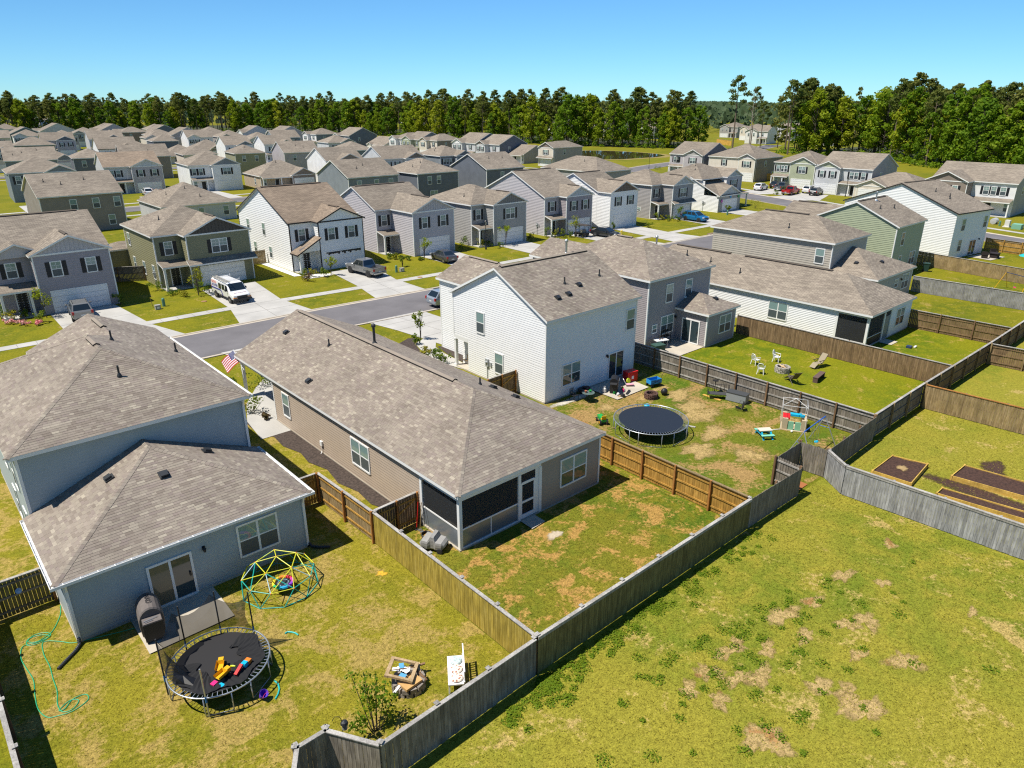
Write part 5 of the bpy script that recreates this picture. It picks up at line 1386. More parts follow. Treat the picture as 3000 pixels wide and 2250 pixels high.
# houses along the cross street, fronts facing the camera's left
GC = 'houses along the cross street and beyond it'
FX = -math.pi / 2
for (lb, x, y, W, D, m, rf, wg, gm, kw) in (
    ('dark blue-grey house with two nested front gables near the pond', 177.4, 130, 11.4, 13.4, F_LIL, 'x', (5.2, 11.4, .8), F_GREY, dict(wwin='twin', upper=((2.2, 3.75, .85, 1.4, True),), garage=False, shade_m=F_DARK)),
    ('hipped house with shaded grey side wall and a boxed front gable, orange fence beside it', 177.6, 117, 14.5, 13.5, F_CREAM, 'hip', (9.6, 14.5, .6), F_LIL, dict(wwin='twin', shade_m=F_TAUPE)),
    ('olive hipped house with nested front gables behind the dark pickups', 172.6, 94.4, 11, 12, F_SAGE, 'hip', (4.4, 10.8, .6), F_SAGE, dict(wwin='twin', upper=((1.0, 3.75, .8, 1.4, False), (3.0, 3.75, .8, 1.4, False)), shade_m=F_OLIVE)),
    ('grey house with a broad striped gable end, black street lamp at its porch', 167.4, 80.6, 12.4, 13.2, F_PALE, 'x', (0, 5.6, 1.0), F_SAGE, dict(upper=((8.0, 3.75, .85, 1.4, False), (10.6, 3.75, .85, 1.4, False)), shade_m=F_GREY)),
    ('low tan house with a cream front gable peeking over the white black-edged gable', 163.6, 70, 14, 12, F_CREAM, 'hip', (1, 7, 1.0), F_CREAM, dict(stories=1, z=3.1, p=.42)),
    ('brown and white house with a column porch at the right edge', 158.0, 52.6, 14.4, 12.5, F_WHITE, 'x', (0, 7.2, 3.2), F_BROWN, dict(wmat=F_BROWN, upper=((9.6, 3.75, .85, 1.4, False), (12.4, 3.75, .85, 1.4, False)), shade_m=F_GREY, garage=False)),
    ('cream hipped house with a brown front gable beside the pond', 171, 178.6, 7.6, 13, F_CREAM, 'hip', (.6, 7.6, .7), F_BROWN, dict(wwin='twin', skirt=True, entry=False, shade_m=F_GREY)),
    ('low white house with a porch left of the pond house', 172.4, 200.4, 13, 12, F_PALE, 'x', (0, 5, 1.2), F_WHITE, dict(stories=1, z=3.1, shade_m=F_GREY)),
    ('pale house with brown gable and shaded dark blue side wall beside the low white house', 168.6, 206.4, 10.6, 13, F_PALE, 'x', (0, 5.0, 2.0), F_BROWN, dict(shade_m=F_DARK)),
    ('lilac-white house with a white front gable and long shaded dark blue gable end', 168.4, 220.6, 11.6, 14, F_PALE, 'x', (0, 6, 1.6), F_WHITE, dict(shade_m=F_DARK)),
    ('beige hipped house with a tan gable, first of the three narrow gables from the pond', 168.6, 242, 9.6, 12, F_CREAM, 'hip', (0, 4.8, 1.6), F_TAN, dict(wwin='twin', shade_m=F_TAUPE)),
    ('yellow-green gabled house, middle of the three narrow gables', 167.6, 252.4, 9.6, 12, F_SAGE, 'x', (0, 6, 1.8), F_SAGE, dict(shade_m=F_TEAL)),
    ('white gabled house with pink trim, last of the three narrow gables from the pond', 168, 262.6, 9, 12, F_WHITE, 'hip', (0, 4.8, 1.6), F_WHITE, dict(wwin='twin', shade_m=F_DARK)),
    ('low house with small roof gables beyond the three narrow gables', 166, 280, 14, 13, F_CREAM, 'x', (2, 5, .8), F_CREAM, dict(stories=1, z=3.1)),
    ('house with a wide plain slate gable end, small white front gable', 164.4, 303, 11.4, 14, F_SLATE, 'x', (0, 4, 1.4), F_WHITE, dict(shade_m=F_DARK)),
    ('white hipped house with a yellow flowering shrub at its garage', 160.4, 325, 10.6, 11.5, F_WHITE, 'hip', (0, 5, 1.4), F_GREY, dict(wwin='twin', shade_m=F_SLATE)),
    ('lilac-blue gable end house with a brown front gable in the distance', 151.4, 346, 11.4, 13.5, F_LIL, 'x', (1, 6, 1.2), F_BROWN, dict(shade_m=F_LIL)),
    ('bright white house with a pointed front gable and two dark shutters', 144.6, 366, 10, 13, F_WHITE, 'x', (4, 10, 1.4), F_WHITE, dict(shade_m=F_PALE)),
    ('house with a big shaded mauve gable end and cream front in the left distance', 107.4, 356, 10, 14, F_CREAM, 'x', None, None, dict(shade_m=F_LIL)),
    ('hipped house with shaded lilac side wall right of the mauve gable end', 118, 346, 9, 13, F_CREAM, 'hip', None, None, dict(shade_m=F_LIL)),
    ('blue-white low-eaved house left of the mauve gable end', 102, 370, 9, 11, F_PALE, 'hip', None, None, dict(shade_m=F_BROWN)),
    ('cream house with a pointed gable and shaded brown side wall in the far left distance', 100.4, 408, 10, 12, F_CREAM, 'hip', (0, 6, 1.6), F_CREAM, dict(shade_m=F_BROWN)),
    ('house with a plain dark shaded gable end behind the blue-white low-eaved house', 112, 402, 10, 14, F_GREY, 'x', None, None, dict(shade_m=F_DARK)),
    ('sage house with a shaded dark green gable end at the far left', 56.4, 420, 10.6, 13, F_SAGE, 'x', None, None, dict(shade_m=F_TEAL)),
    ('white house with a broad pale gable end in the far left distance', 74, 452, 12, 16, F_WHITE, 'x', (0, 5, 1.4), F_LIL, dict(shade_m=F_PALE)),
    ('lilac gable-ended house behind the pale green-grey house', 95, 430, 12, 15, F_LIL, 'x', (0, 6, 1.2), F_BROWN, dict(shade_m=F_LIL)),
    ('dark-gabled house cut by the left photo edge', 40, 424, 10, 12, F_SLATE, 'x', None, None, dict(shade_m=F_TEAL))):
    sm_ = kw.pop('shade_m', None); kw.setdefault('garage', wg is not None)
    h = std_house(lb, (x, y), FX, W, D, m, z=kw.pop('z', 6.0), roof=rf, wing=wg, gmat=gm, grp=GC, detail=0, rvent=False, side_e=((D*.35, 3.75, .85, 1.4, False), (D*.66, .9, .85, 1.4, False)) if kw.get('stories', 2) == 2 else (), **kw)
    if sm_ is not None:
        for o in h.root.children:                             # shade of the end wall put into a second siding colour
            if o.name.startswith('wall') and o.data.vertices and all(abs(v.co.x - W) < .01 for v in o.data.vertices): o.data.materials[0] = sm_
for (lb, x, y, W, D, m, rf) in (
    ('grey roofed house at the far left behind the blue-grey two-gabled house', 8, 236, 11, 12, F_GREY, 'hip'), ('pale house at the far left edge above the cream front', 10, 300, 11, 12, F_PALE, 'x'),
    ('tan house at the left edge in the middle distance', 14, 268, 10, 12, F_TAN, 'hip'), ('slate house second from the left edge in the distance', 26, 366, 11, 12, F_SLATE, 'hip'), ('cream house in the left distance under the lilac gables', 40, 372, 11, 12, F_CREAM, 'x'),
    ('white house in the left distance with a plain roof', 54, 384, 11, 12, F_WHITE, 'hip'), ('grey house low in the left distance beyond the sage gable', 80, 400, 11, 12, F_GREY, 'hip'), ('lilac house left of the sage green gable in the far distance', 36, 450, 12, 14, F_LIL, 'x'),
    ('tan house behind the white broad gable in the far left', 104, 462, 12, 14, F_TAN, 'hip'), ('pale house at the foot of the treeline in the far left', 60, 486, 12, 14, F_PALE, 'hip'), ('cream house right of the cream pointed gable in the distance', 122, 432, 11, 14, F_CREAM, 'hip'), ('slate house between the bright white gable and the mauve gable', 130, 372, 10, 13, F_SLATE, 'hip'),
    ('low grey house before the bright white pointed gable', 118, 318, 11, 12, F_GREY, 'hip'), ('white house behind the low brown hipped house', 106, 322, 10, 12, F_WHITE, 'x'), ('cream house left of the low grey house in the distance', 92, 330, 11, 12, F_CREAM, 'hip'), ('slate gabled house in front of the low house with roof gables', 132, 296, 11, 12, F_SLATE, 'x'), ('pale low house left of the slate gabled house in the middle distance', 118, 288, 11, 12, F_PALE, 'hip')):
    houseB(lb, (x, y), R(-6), W, D, m, roof=rf, wing=(0, 5, 1.2), gmat=m, rvent=False)
# another estate beyond the woods
GE = 'houses of the estate beyond the woods'
spots = [(372, 226, 'tan house with a grey roof in the clearing beyond the pond road', F_CREAM), (344, 206, 'white house by the yellow fence in the clearing', F_WHITE), (392, 252, 'grey roofed house behind the tan house in the clearing', F_GREY), (388, 214, 'grey house at the right of the clearing', F_PALE)]
hues = [F_WHITE, F_CREAM, F_PALE, F_GREY, F_WHITE, F_LIL]
for k in range(16):
    spots.append((345 + (k*37) % 70, 275 + k*21, 'house glimpsed between the tree trunks beyond the woods', hues[k % 6]))
for k in range(6): spots.append((200 - k*42, 690 + (k*29) % 40, 'house glimpsed between the tree trunks beyond the woods', hues[(k+2) % 6]))
for k in range(5): spots.append((352 + (k*31) % 40, 172 - k*22, 'house glimpsed between the tree trunks beyond the woods', hues[(k+1) % 6]))
for k, (x, y, lb, m) in enumerate(spots):
    std_house(lb, (x, y), FX + R((k*23) % 30 - 15), 11, 12, m, z=6.0, roof='x' if k % 2 else 'hip', wing=(0, 6, 1.2), gmat=m, grp=GE, detail=0, rvent=False, fshut=False)
# ------------------------------------------------------------------ trees, shrubs, grass
BARK = mat('pine_bark', (.155, .115, .085), .9, 0, .3, 3, .6, 12); BARKD = mat('dark_bark', (.085, .068, .052), .9, 0, .3, 3, .6, 12); BARKG = mat('pale_bark', (.34, .30, .25), .9, 0, .2, 4, .4, 14)
L_PINE = leaf_mat('pine_needles', [(.075, .115, .022), (.120, .155, .028), (.165, .185, .034), (.23, .22, .05)], 1.0, .42)
L_DEC = leaf_mat('broadleaf_green', [(.075, .160, .008), (.130, .230, .010), (.190, .290, .012), (.27, .33, .016)], 1.0, .48)
L_LIME = leaf_mat('spring_lime_leaves', [(.15, .23, .010), (.23, .31, .012), (.31, .36, .016), (.38, .37, .03)], 1.0, .48)
L_SHRUB = leaf_mat('shrub_leaves', [(.055, .115, .010), (.11, .18, .012), (.17, .24, .016), (.26, .27, .03)], 1.0, .4)
L_YEL = leaf_mat('golden_shrub_leaves', [(.10, .13, .01), (.20, .22, .012), (.32, .30, .02), (.40, .34, .04)], 1.0, .3)
L_PINK = leaf_mat('pink_flowers', [(.75, .20, .22), (.85, .32, .33), (.90, .48, .45), (.2, .2, .05)], 1.0, .2)
L_WEED = leaf_mat('clover_leaves', [(.10, .18, .010), (.15, .24, .012), (.22, .28, .014), (.29, .28, .03)], 1.0, .45)
L_RED = leaf_mat('reddish_leaves', [(.05, .02, .02), (.10, .04, .03), (.10, .09, .03), (.16, .08, .05)], 1.0, .2)

def leaves(mb, rg, c, r, n, s, up=.3):
    for _ in range(n):
        d = Vector((rg.gauss(0, 1), rg.gauss(0, 1), rg.gauss(0, 1))).normalized() * (rg.random() ** .45)
        p = Vector((c[0] + d.x*r[0], c[1] + d.y*r[1], c[2] + d.z*r[2]))
        nrm = (d + Vector((rg.gauss(0, .6), rg.gauss(0, .6), rg.gauss(0, .6) + up))).normalized()
        a = nrm.orthogonal().normalized(); b = nrm.cross(a); t = rg.random()*6.28; a, b = a*math.cos(t)+b*math.sin(t), b*math.cos(t)-a*math.sin(t)
        q = s * (.6 + rg.random()*.8)
        mb.poly([p + a*q, p + b*q*.7, p - a*q, p - b*q*.7])

def pine_meshes(seed, h=25.0, full=1.0):
    rg = random.Random(seed); t = MB(); c = MB()
    lx, ly = rg.gauss(0, .5), rg.gauss(0, .5)
    ax = lambda z: Vector((lx*(z/h)**1.5, ly*(z/h)**1.5, z))
    zs = [0, .25*h, .5*h, .75*h, .97*h]; t.tube([ax(z) for z in zs], .2, 7, taper=[.30, .24, .2, .14, .04])
    z0 = h*rg.uniform(.50, .66); n = int(rg.randint(20, 27)*full)
    for i in range(n):
        f = i/(n-1); z = z0 + (h*.97 - z0)*f; R_ = (2.6 + rg.random()*1.1)*(1 - f**2.2*.75)*(.55 + .45*min(1, f*4)); an = i*2.4 + rg.random()*.9
        p = ax(z) + Vector((math.cos(an)*R_, math.sin(an)*R_, rg.random()*.8)); t.tube([ax(z - .4), p], .05, 4, taper=[.08, .02])
        rr = rg.uniform(1.0, 1.6)*(1 - .25*f); leaves(c, rg, p, (rr*1.2, rr*1.2, rr*.75), 74, .34)
    leaves(c, rg, ax(h*.97), (1.2, 1.2, 1.2), 70, .4)
    return t, c

def dec_meshes(seed, h=17.0, w=4.4):
    rg = random.Random(seed); t = MB(); c = MB()
    t.tube([(0, 0, 0), (rg.gauss(0, .2), rg.gauss(0, .2), h*.35), (rg.gauss(0, .4), rg.gauss(0, .4), h*.8)], .2, 7, taper=[.24, .17, .05])
    n = rg.randint(30, 38)
    for i in range(n):
        f = (i + rg.random())/n; z = h*(.16 + .80*f); R_ = w*math.sin(math.pi*min(.97, .22 + f*.74))**.8*rg.uniform(.35, 1.0); an = i*2.4 + rg.random()
        p = Vector((math.cos(an)*R_, math.sin(an)*R_, z)); t.tube([(0, 0, z*.72), p], .05, 4, taper=[.08, .02])
        rr = rg.uniform(1.1, 2.0)*(1.05 - .4*f); leaves(c, rg, p, (rr, rr, rr*.8), 80, .33)
    return t, c

PV = []
for k in range(7):
    t, c = pine_meshes(100+k, 25, 1.0 if k < 5 else .65); PV.append((t.mesh('trunk', [BARK if k % 2 else BARKD]), c.mesh('crown', [L_PINE])))
DV = []
for k in range(7):
    t, c = dec_meshes(200+k, 17, 4.2 + .3*k % 1.2); DV.append((t.mesh('trunk', [BARKD]), c.mesh('crown', [L_LIME if k in (1, 4) else L_DEC])))
def bare_meshes(seed, h=22):
    rg = random.Random(seed); t = MB(); t.tube([(0, 0, 0), (.2, .1, h*.5), (.1, .3, h)], .2, 7, taper=[.26, .17, .03])
    for i in range(16):
        z = h*(.5 + .48*i/16); an = i*2.4; L = (1-(i/16))*3.4 + .8; p = Vector((math.cos(an)*L, math.sin(an)*L, z + L*.5)); t.tube([(0.15, .15, z), p], .04, 4, taper=[.06, .01])
        for q in range(3): t.tube([p*.6 + Vector((.1, .1, z))*.4, p + Vector((rg.gauss(0, .9), rg.gauss(0, .9), rg.random()))], .015, 3)
    return t
def tree(kind, x, y, sc, label, group, variant=None, rg=rnd):
    name = {'pine': 'pine_tree', 'dec': 'broadleaf_tree'}[kind]
    V = PV if kind == 'pine' else DV; tm, cm = V[variant if variant is not None else rg.randrange(len(V))]
    o = thing(name, label, 'tree', (x, y, 0), rg.random()*6.28, group); o.scale = (sc*rg.uniform(.9, 1.15), sc*rg.uniform(.9, 1.15), sc)
    link('trunk', tm, o); link('crown', cm, o); return o

def scr_x(x, y, z=0.0):
    th = R(21.8); hd = R(41.7); r = x*math.cos(hd) - y*math.sin(hd); f = x*math.sin(hd) + y*math.cos(hd); d = z - 20
    return 1500 + 2070*r/(f*math.cos(th) - d*math.sin(th))
EDGE_L = [(-190, 610), (-60, 600), (60, 575), (150, 545), (215, 500), (246, 445), (256, 390), (259, 330), (261, 285), (263, 250), (270, 230), (279, 208), (298, 200)]
EDGE_R = [(292, 156), (288, 142), (303, 133), (300, 122), (279, 106), (262, 88), (247, 66), (230, 36), (214, 4)]
def along(poly, step):
    out = []; carry = 0
    for a, b in zip(poly[:-1], poly[1:]):
        a = Vector(a); b = Vector(b); L = (b-a).length; d = (b-a)/L; n = Vector((d.y, -d.x)); s = carry
        while s < L: out.append((a + d*s, d)); s += step
        carry = s - L
    return out
TR = random.Random(11); individuals = 0
def away(p, d, off):                                       # push into the wood, away from the camera
    n = Vector((d.y, -d.x)); 
    if n.dot(p) < 0: n = -n
    return p + n*off
ZL = 'pines along the far edge of the estate'; 
for (poly, zone) in ((EDGE_L, 'L'), (EDGE_R, 'R')):
    for row, (off, step, pk) in enumerate(((2, 7.2, .22), (6, 7.6, .5), (12, 9.2, .9)) if zone == 'L' else ((2, 6.6, .25), (7, 6.8, .5), (13, 7.6, .75), (20, 9.4, .85))):
        for p, d in along(poly, step):
            q = away(p, d, off + TR.gauss(0, 1.6)) + d*TR.gauss(0, 1.8); sx = scr_x(q.x, q.y)
            if sx < -120 or sx > 3120 or 2100 < sx < 2255: continue
            far = q.length > 480
            k = 'pine' if TR.random() < pk else 'dec'
            if zone == 'L':
                sc = TR.uniform(.82, 1.06) if k == 'pine' else TR.uniform(.8, 1.38)
            else:
                sc = TR.uniform(.9, 1.16) if k == 'pine' else TR.uniform(.9, 1.5)
            where = next(w for lim, w in ((600, 'over the far left rooftops'), (1150, 'over the left centre rooftops'), (1560, 'left of the pond'), (2110, 'behind the pond'), (2560, 'behind the olive and striped houses'), (2800, 'above the white black-edged gable'), (9999, 'behind the brown and white house')) if sx < lim)
            lab = ('tall pine ' if k == 'pine' else 'leafy broadleaf tree ') + ('at the front edge of the wood ', 'just behind the front trees ', 'deeper in the wood ', 'deepest in the wood ')[row] + where
            tree(k, q.x, q.y, sc, lab, ('pines ' if k == 'pine' else 'broadleaf trees ') + where, rg=TR); individuals += 1
for (x, y, sc, lb) in ((300, 186, 1.22, 'lone tall pine left of the clearing, crown above all its neighbours'), (322, 190, 1.05, 'slender pine in front of the white house in the clearing'), (296, 170, .8, 'pine leaning by the guard rail of the pond road'), (283, 150, 1.1, 'first tall pine at the left end of the right hand wood')):
    tree('pine', x, y, sc, lb, None, 5, TR)
bt = thing('bare_tree', 'leafless pale tree standing against the sky beside the clearing', 'tree', (297, 176, 0)); bare_meshes(5, 26).obj('trunk', [BARKG], bt)
# deeper wood: one mass
W = MB(); WD = random.Random(5); mt = []
def mass_tree(x, y, h, pine):
    if pine:
        W.tube([(x, y, 0), (x, y, h*.95)], .2, 4, 1, taper=[.28, .06])
        for i in range(6): 
            z = h*(.58 + .40*i/6); rr = 2.2*(1.05 - i/7); leaves(W, WD, (x + WD.gauss(0, 1), y + WD.gauss(0, 1), z), (rr, rr, rr*.6), 22, .72)
    else:
        for i in range(6):
            z = h*(.2 + .72*i/6); rr = 3.0*(1.1 - abs(i/6 - .45)); leaves(W, WD, (x + WD.gauss(0, 1.3), y + WD.gauss(0, 1.3), z), (rr, rr, rr*.7), 24, .8)
for (poly, offs) in ((EDGE_L, (19, 26, 34, 44, 56)), (EDGE_R, (27, 34, 44, 56, 70))):
    for off in offs:
        for p, d in along(poly, 6.5):
            q = away(p, d, off + WD.gauss(0, 3)) + d*WD.gauss(0, 3); sx = scr_x(q.x, q.y)
            if sx < -150 or sx > 3200 or (2105 < sx < 2250 and q.length < 430): continue
            if poly is EDGE_L and off > 30 and WD.random() < .5: continue
            mass_tree(q.x, q.y, WD.uniform(17, 25) if poly is EDGE_L else WD.uniform(20, 28), WD.random() < .6)
stuff(W.obj('woodland', [L_PINE, BARKD], None))
for k in range(150):                                          # backdrop of the clearing and infill of the left wood
    an = R(41.7) + math.atan((WD.uniform(2040, 2330)-1500)/2230); dd = WD.uniform(470, 620); mass_tree(math.sin(an)*dd, math.cos(an)*dd, WD.uniform(16, 22), WD.random() < .4)
# undergrowth at the foot of the trees
U = MB()
for (poly, offs) in ((EDGE_L, (-1.5, 3, 9)), (EDGE_R, (-3, 1, 6))):
    for off in offs:
        for p, d in along(poly, 4.2):
            q = away(p, d, off + WD.gauss(0, 1.2)); sx = scr_x(q.x, q.y)
            if sx < -150 or sx > 3200 or 2100 < sx < 2265: continue
            hh = WD.uniform(1.0, 3.4); leaves(U, WD, (q.x, q.y, hh*.55), (1.9, 1.9, hh*.6), 46, .36)
stuff(U.obj('undergrowth', [L_DEC]))
# woods out to the horizon
FARM = leaf_mat('far_woodland', [(.030, .060, .026), (.048, .082, .034), (.072, .105, .042)], 1.0, .1)
F_ = MB()
for k in range(36000):
    an = R(41.7) + R(WD.uniform(-46, 46)); dd = 520 + 2600*WD.random()**1.6; x, y = math.sin(an)*dd, math.cos(an)*dd
    if math.hypot(x - 40, y - 300) < 330 and y < 660: continue
    s = 1.3 + dd/800
    n = Vector((WD.gauss(0, .5) - x/dd, WD.gauss(0, .5) - y/dd, WD.random()*.9)).normalized(); a = n.orthogonal().normalized(); b = n.cross(a); t = WD.random()*6.28; a, b = a*math.cos(t)+b*math.sin(t), b*math.cos(t)-a*math.sin(t)
    p = Vector((x, y, WD.uniform(3, 17)*(1 + .12*math.sin(an*40))))
    F_.poly([p + a*s, p + b*s*.8, p - a*s, p - b*s*.8])
stuff(F_.obj('distant_forest', [FARM]))
FLOOR = mat('forest_floor', (.045, .05, .018), .95, 0, .4, .3)
sheet('forest_ground', [(-400, 660), (-190, 612), (60, 577), (215, 502), (256, 392), (263, 250), (280, 210), (300, 201), (330, 220), (330, 420), (300, 640), (200, 720), (-400, 760)], .01, FLOOR)
sheet('forest_ground', [(292, 158), (303, 133), (279, 106), (247, 66), (214, 4), (200, -60), (420, -60), (420, 150)], .01, FLOOR)

# ---- garden plants
def plant(x, y, h, r, label, kind='shrub', lm=None, trunk=True, bare=.25, group=None, n=None):
    rg = random.Random(int(x*97 + y*31)); o = thing({'shrub': 'shrub', 'tree': 'young_tree', 'flower': 'flowering_shrub'}[kind], label, {'shrub': 'shrub', 'tree': 'tree', 'flower': 'shrub'}[kind], (x, y, 0), 0, group)
    t = MB(); c = MB(); lm = lm or L_SHRUB
    if kind == 'tree':
        for k in range(3): t.tube([(0, 0, 0), (rg.gauss(0, .06), rg.gauss(0, .06), h*.4), (rg.gauss(0, .25)*r, rg.gauss(0, .25)*r, h*.85)], .03, 5, taper=[.045, .03, .012])
        for k in range(9):
            p = (rg.gauss(0, .42)*r, rg.gauss(0, .42)*r, h*(.5 + .48*rg.random())); t.tube([(0, 0, h*.38), p], .012, 4); leaves(c, rg, p, (r*.42, r*.42, h*.11), 34, .085)
    else:
        for k in range(5): t.tube([(rg.gauss(0, .05), rg.gauss(0, .05), 0), (rg.gauss(0, .5)*r, rg.gauss(0, .5)*r, h*.8)], .012, 4, taper=[.018, .006])
        for k in range(10):
            p = (rg.gauss(0, .45)*r, rg.gauss(0, .45)*r, h*(.2 + .7*rg.random())); leaves(c, rg, p, (r*.42, r*.42, h*.2), 26, .07)
    t.obj('stem' if kind != 'tree' else 'trunk', [BARKD], o); c.obj('crown', [lm], o); return o
beds = {
 'before the lilac grey house': [(7.1, 83.6, 1.5, .6), (7.8, 82.4, 1.1, .6), (8.9, 82.6, 1.1, .5), (9.7, 79.9, 1.2, .6), (17.4, 81.9, 1.2, .6)],
 'before the olive house': [(22.2, 85.6, 1.1, .8), (23.6, 80.7, .7, .6), (25.6, 81.9, 1.3, .7), (26.2, 80.5, 1.1, .6), (22.9, 82.6, .7, .8)],
 'in the white pebbles before the farmhouse-style house': [(37.7, 80.4, 1.3, .6), (38.5, 79.9, 1.1, .6), (39.6, 79.2, 1.6, .7)],
 'before the pale lilac house': [(51.3, 82.9, .9, .5), (51.9, 82.0, .9, .5), (52.8, 80.5, .7, .5), (54.0, 79.3, .6, .5), (62.0, 80.4, 1.4, .6)],
 'before the grey hipped house': [(64.7, 83.2, 1.9, .9), (66.2, 81.0, 1.3, .6), (67.4, 80.8, 1.0, .6), (68.2, 79.2, .8, .6), (75.6, 80.6, 1.2, .6)],
 'before the pale mauve house': [(78.9, 80.3, 1.7, .6), (79.6, 79.1, 1.5, .5), (80.9, 78.6, 1.4, .6), (81.7, 78.0, 1.1, .5)],
 'before the mid grey house': [(106.0, 79.7, 1.5, .6), (106.8, 78.9, 1.1, .6), (107.0, 77.4, 1.0, .7), (107.9, 76.4, 1.0, .6), (98.5, 75.6, 1.3, .9)],
 'in the dark mulch bed of the white gabled house': [(33.2, 50.0, 1.0, .55), (32.4, 47.6, .8, .55), (32.3, 46.0, .9, .5), (31.9, 44.3, 1.1, .6)]}
ORD = ['first', 'second', 'third', 'fourth', 'fifth']
for where, ps in beds.items():
    for k, (x, y, h, r) in enumerate(ps): plant(x, y, h, r, '%s green shrub %s' % (ORD[k], where), lm=L_YEL if k in (1,) else L_SHRUB, group='shrubs ' + where)
for k, (x, y) in enumerate(((7.5, 81.2), (8.3, 80.1), (9.3, 79.0))):
    plant(x, y, .55, .5, '%s low pink flowering shrub in front of the lilac grey house' % ORD[k], 'flower', L_PINK, group='pink azaleas by the lilac grey house')
plant(50.5, 182.6, 1.1, .9, 'pink flowering bush by the door of the house with the lilac gabled wing', 'flower', L_PINK)
for (x, y, h, r, lb, lm) in (
    (10.5, 81.3, 2.9, 1.0, 'young tree with airy crown beside the lilac grey house garage', L_LIME), (24.9, 80.2, 3.0, 1.0, 'thin young tree with yellowish leaves before the olive house', L_YEL),
    (40.6, 79.2, 2.6, .8, 'young tree by the garage of the white farmhouse-style house', L_LIME), (54.6, 79.2, 3.2, 1.0, 'young lime green tree left of the pale lilac garage', L_LIME), (49.9, 77.4, 1.7, .5, 'little staked tree on the lawn before the pale lilac house', L_SHRUB),
    (69.4, 79.3, 2.9, .9, 'young tree before the grey board gable garage', L_LIME), (82.2, 77.2, 3.4, 1.3, 'round bright green tree before the pale mauve garage', L_LIME), (109.2, 76.8, 2.4, .9, 'young tree beside the bright blue suv', L_SHRUB), (122.8, 75.6, 1.7, .6, 'small tree by the low garage with ornaments', L_SHRUB),
    (34.3, 50.9, 2.7, .6, 'slender young tree in the mulch by the white gabled house drive', L_SHRUB), (182, 99.6, 2.6, .8, 'small tree before the orange fence', L_SHRUB)):
    plant(x, y, h, r, lb, 'tree', lm)
plant(92.0, 77.9, 1.5, .45, 'dark cone-shaped shrub at the corner of the narrow white house', lm=L_SHRUB)
plant(132.6, 75.6, 2.0, 1.6, 'large yellow-green shrub by the porch of the low garage house', lm=L_YEL); plant(159.2, 317, 3.4, 1.3, 'yellow flowering shrub at the distant white garage', 'flower', L_YEL)
plant(18.9, 49.6, 1.3, 1.0, 'big dark green shrub behind the flag by the porch column', lm=L_SHRUB); plant(17.2, 50.8, .8, .5, 'small dark shrub left of the porch column by the flag', lm=L_SHRUB)
plant(16.2, 45.0, 1.2, .75, 'green shrub casting a shadow at the front walk of the tan house', lm=L_SHRUB); plant(16.5, 43.6, .5, .35, 'small purple-brown plant by the front walk of the tan house', lm=L_RED)
plant(157.0, 84.5, 1.0, .7, 'round shrub beside the striped gable house garage', lm=L_SHRUB); plant(171.5, 84.6, 1.0, .7, 'shrub between the dark pickup and the olive garage', lm=L_SHRUB)
plant(188.5, 142.5, 1.2, 1.4, 'low bush on the kerb lawn by the pond road', lm=L_SHRUB); plant(37.0, 78.3, .0001+1.1, .7, 'bare twiggy bush between the olive and white house drives', lm=L_RED)
# bush behind the bottom notch
o = thing('shrub', 'bright green multi-stemmed bush behind the bottom fence, by the bird feeder', 'shrub', (8.5, 16.5, 0)); t = MB(); c = MB(); rg = random.Random(3)
for (dx, dy, h) in ((-.55, .15, 1.2), (-.9, .1, .9), (-.1, .4, 1.9), (.2, .2, 1.6), (.55, .1, 1.7), (.75, -.1, 1.3), (.1, .7, 2.1), (-.3, .9, 2.2), (.45, .5, 1.9)):
    t.tube([(dx*.2, dy*.2, 0), (dx*.6, dy*.6, h*.5), (dx, dy, h)], .02, 5, taper=[.022, .016, .006])
    for z in (.55, .75, .95): leaves(c, rg, (dx*z, dy*z, h*z), (.25, .25, .2), 20, .06)
t.obj('stem', [BARKD], o); c.obj('crown', [L_DEC], o)

# ---- turf: blades coloured by the lawn they stand on
def tufts(name, x0, x1, y0, y1, n, m, hmin, hmax, ok=None, sd=1):
    rg = random.Random(sd); b = MB(); k = 0
    while k < n:
        x = rg.uniform(x0, x1); y = rg.uniform(y0, y1); k += 1
        if ok and not ok(x, y): continue
        h = rg.uniform(hmin, hmax); a = rg.random()*3.14; w = rg.uniform(.014, .032)
        for q in range(2):
            dx, dy = math.cos(a + q*1.6)*w, math.sin(a + q*1.6)*w; lx, ly = rg.gauss(0, .05), rg.gauss(0, .05)
            b.poly([(x-dx, y-dy, 0), (x+dx, y+dy, 0), (x+lx, y+ly, h)])
    stuff(b.obj(name, [m]))
def in_h1(x, y): return not ((1.5 < x < 12 and y > 27.8) or (3.7 < x < 7.3 and y > 25.4) or (x > 15 and y > 26.5))
tufts('grass', -.7, 14.3, 15, 31.5, 26000, GR_YARD1, .015, .04, in_h1, 1)
tufts('grass', 14.6, 28.9, 15, 25.5, 20000, GR_YARD2, .015, .045, lambda x, y: not ((16.8 < x < 27 and y > 22.6) or (20.8 < x < 22 and y > 21.8) or math.hypot(x-21.4, (y-20.85)*1.3) < .5), 2)
tufts('grass', 29.2, 43.7, 15, 32, 15000, GR_YARD3, .015, .045, lambda x, y: not (36.7 < x < 40.8 and y > 29.8), 3)
tufts('grass', 3, 36, 1, 14.7, 52000, GR_FIELD, .015, .05, None, 4)
tufts('grass', 34, 52, 3, 14.7, 12000, GR_FIELD, .015, .045, lambda x, y: x > 36.6, 5)
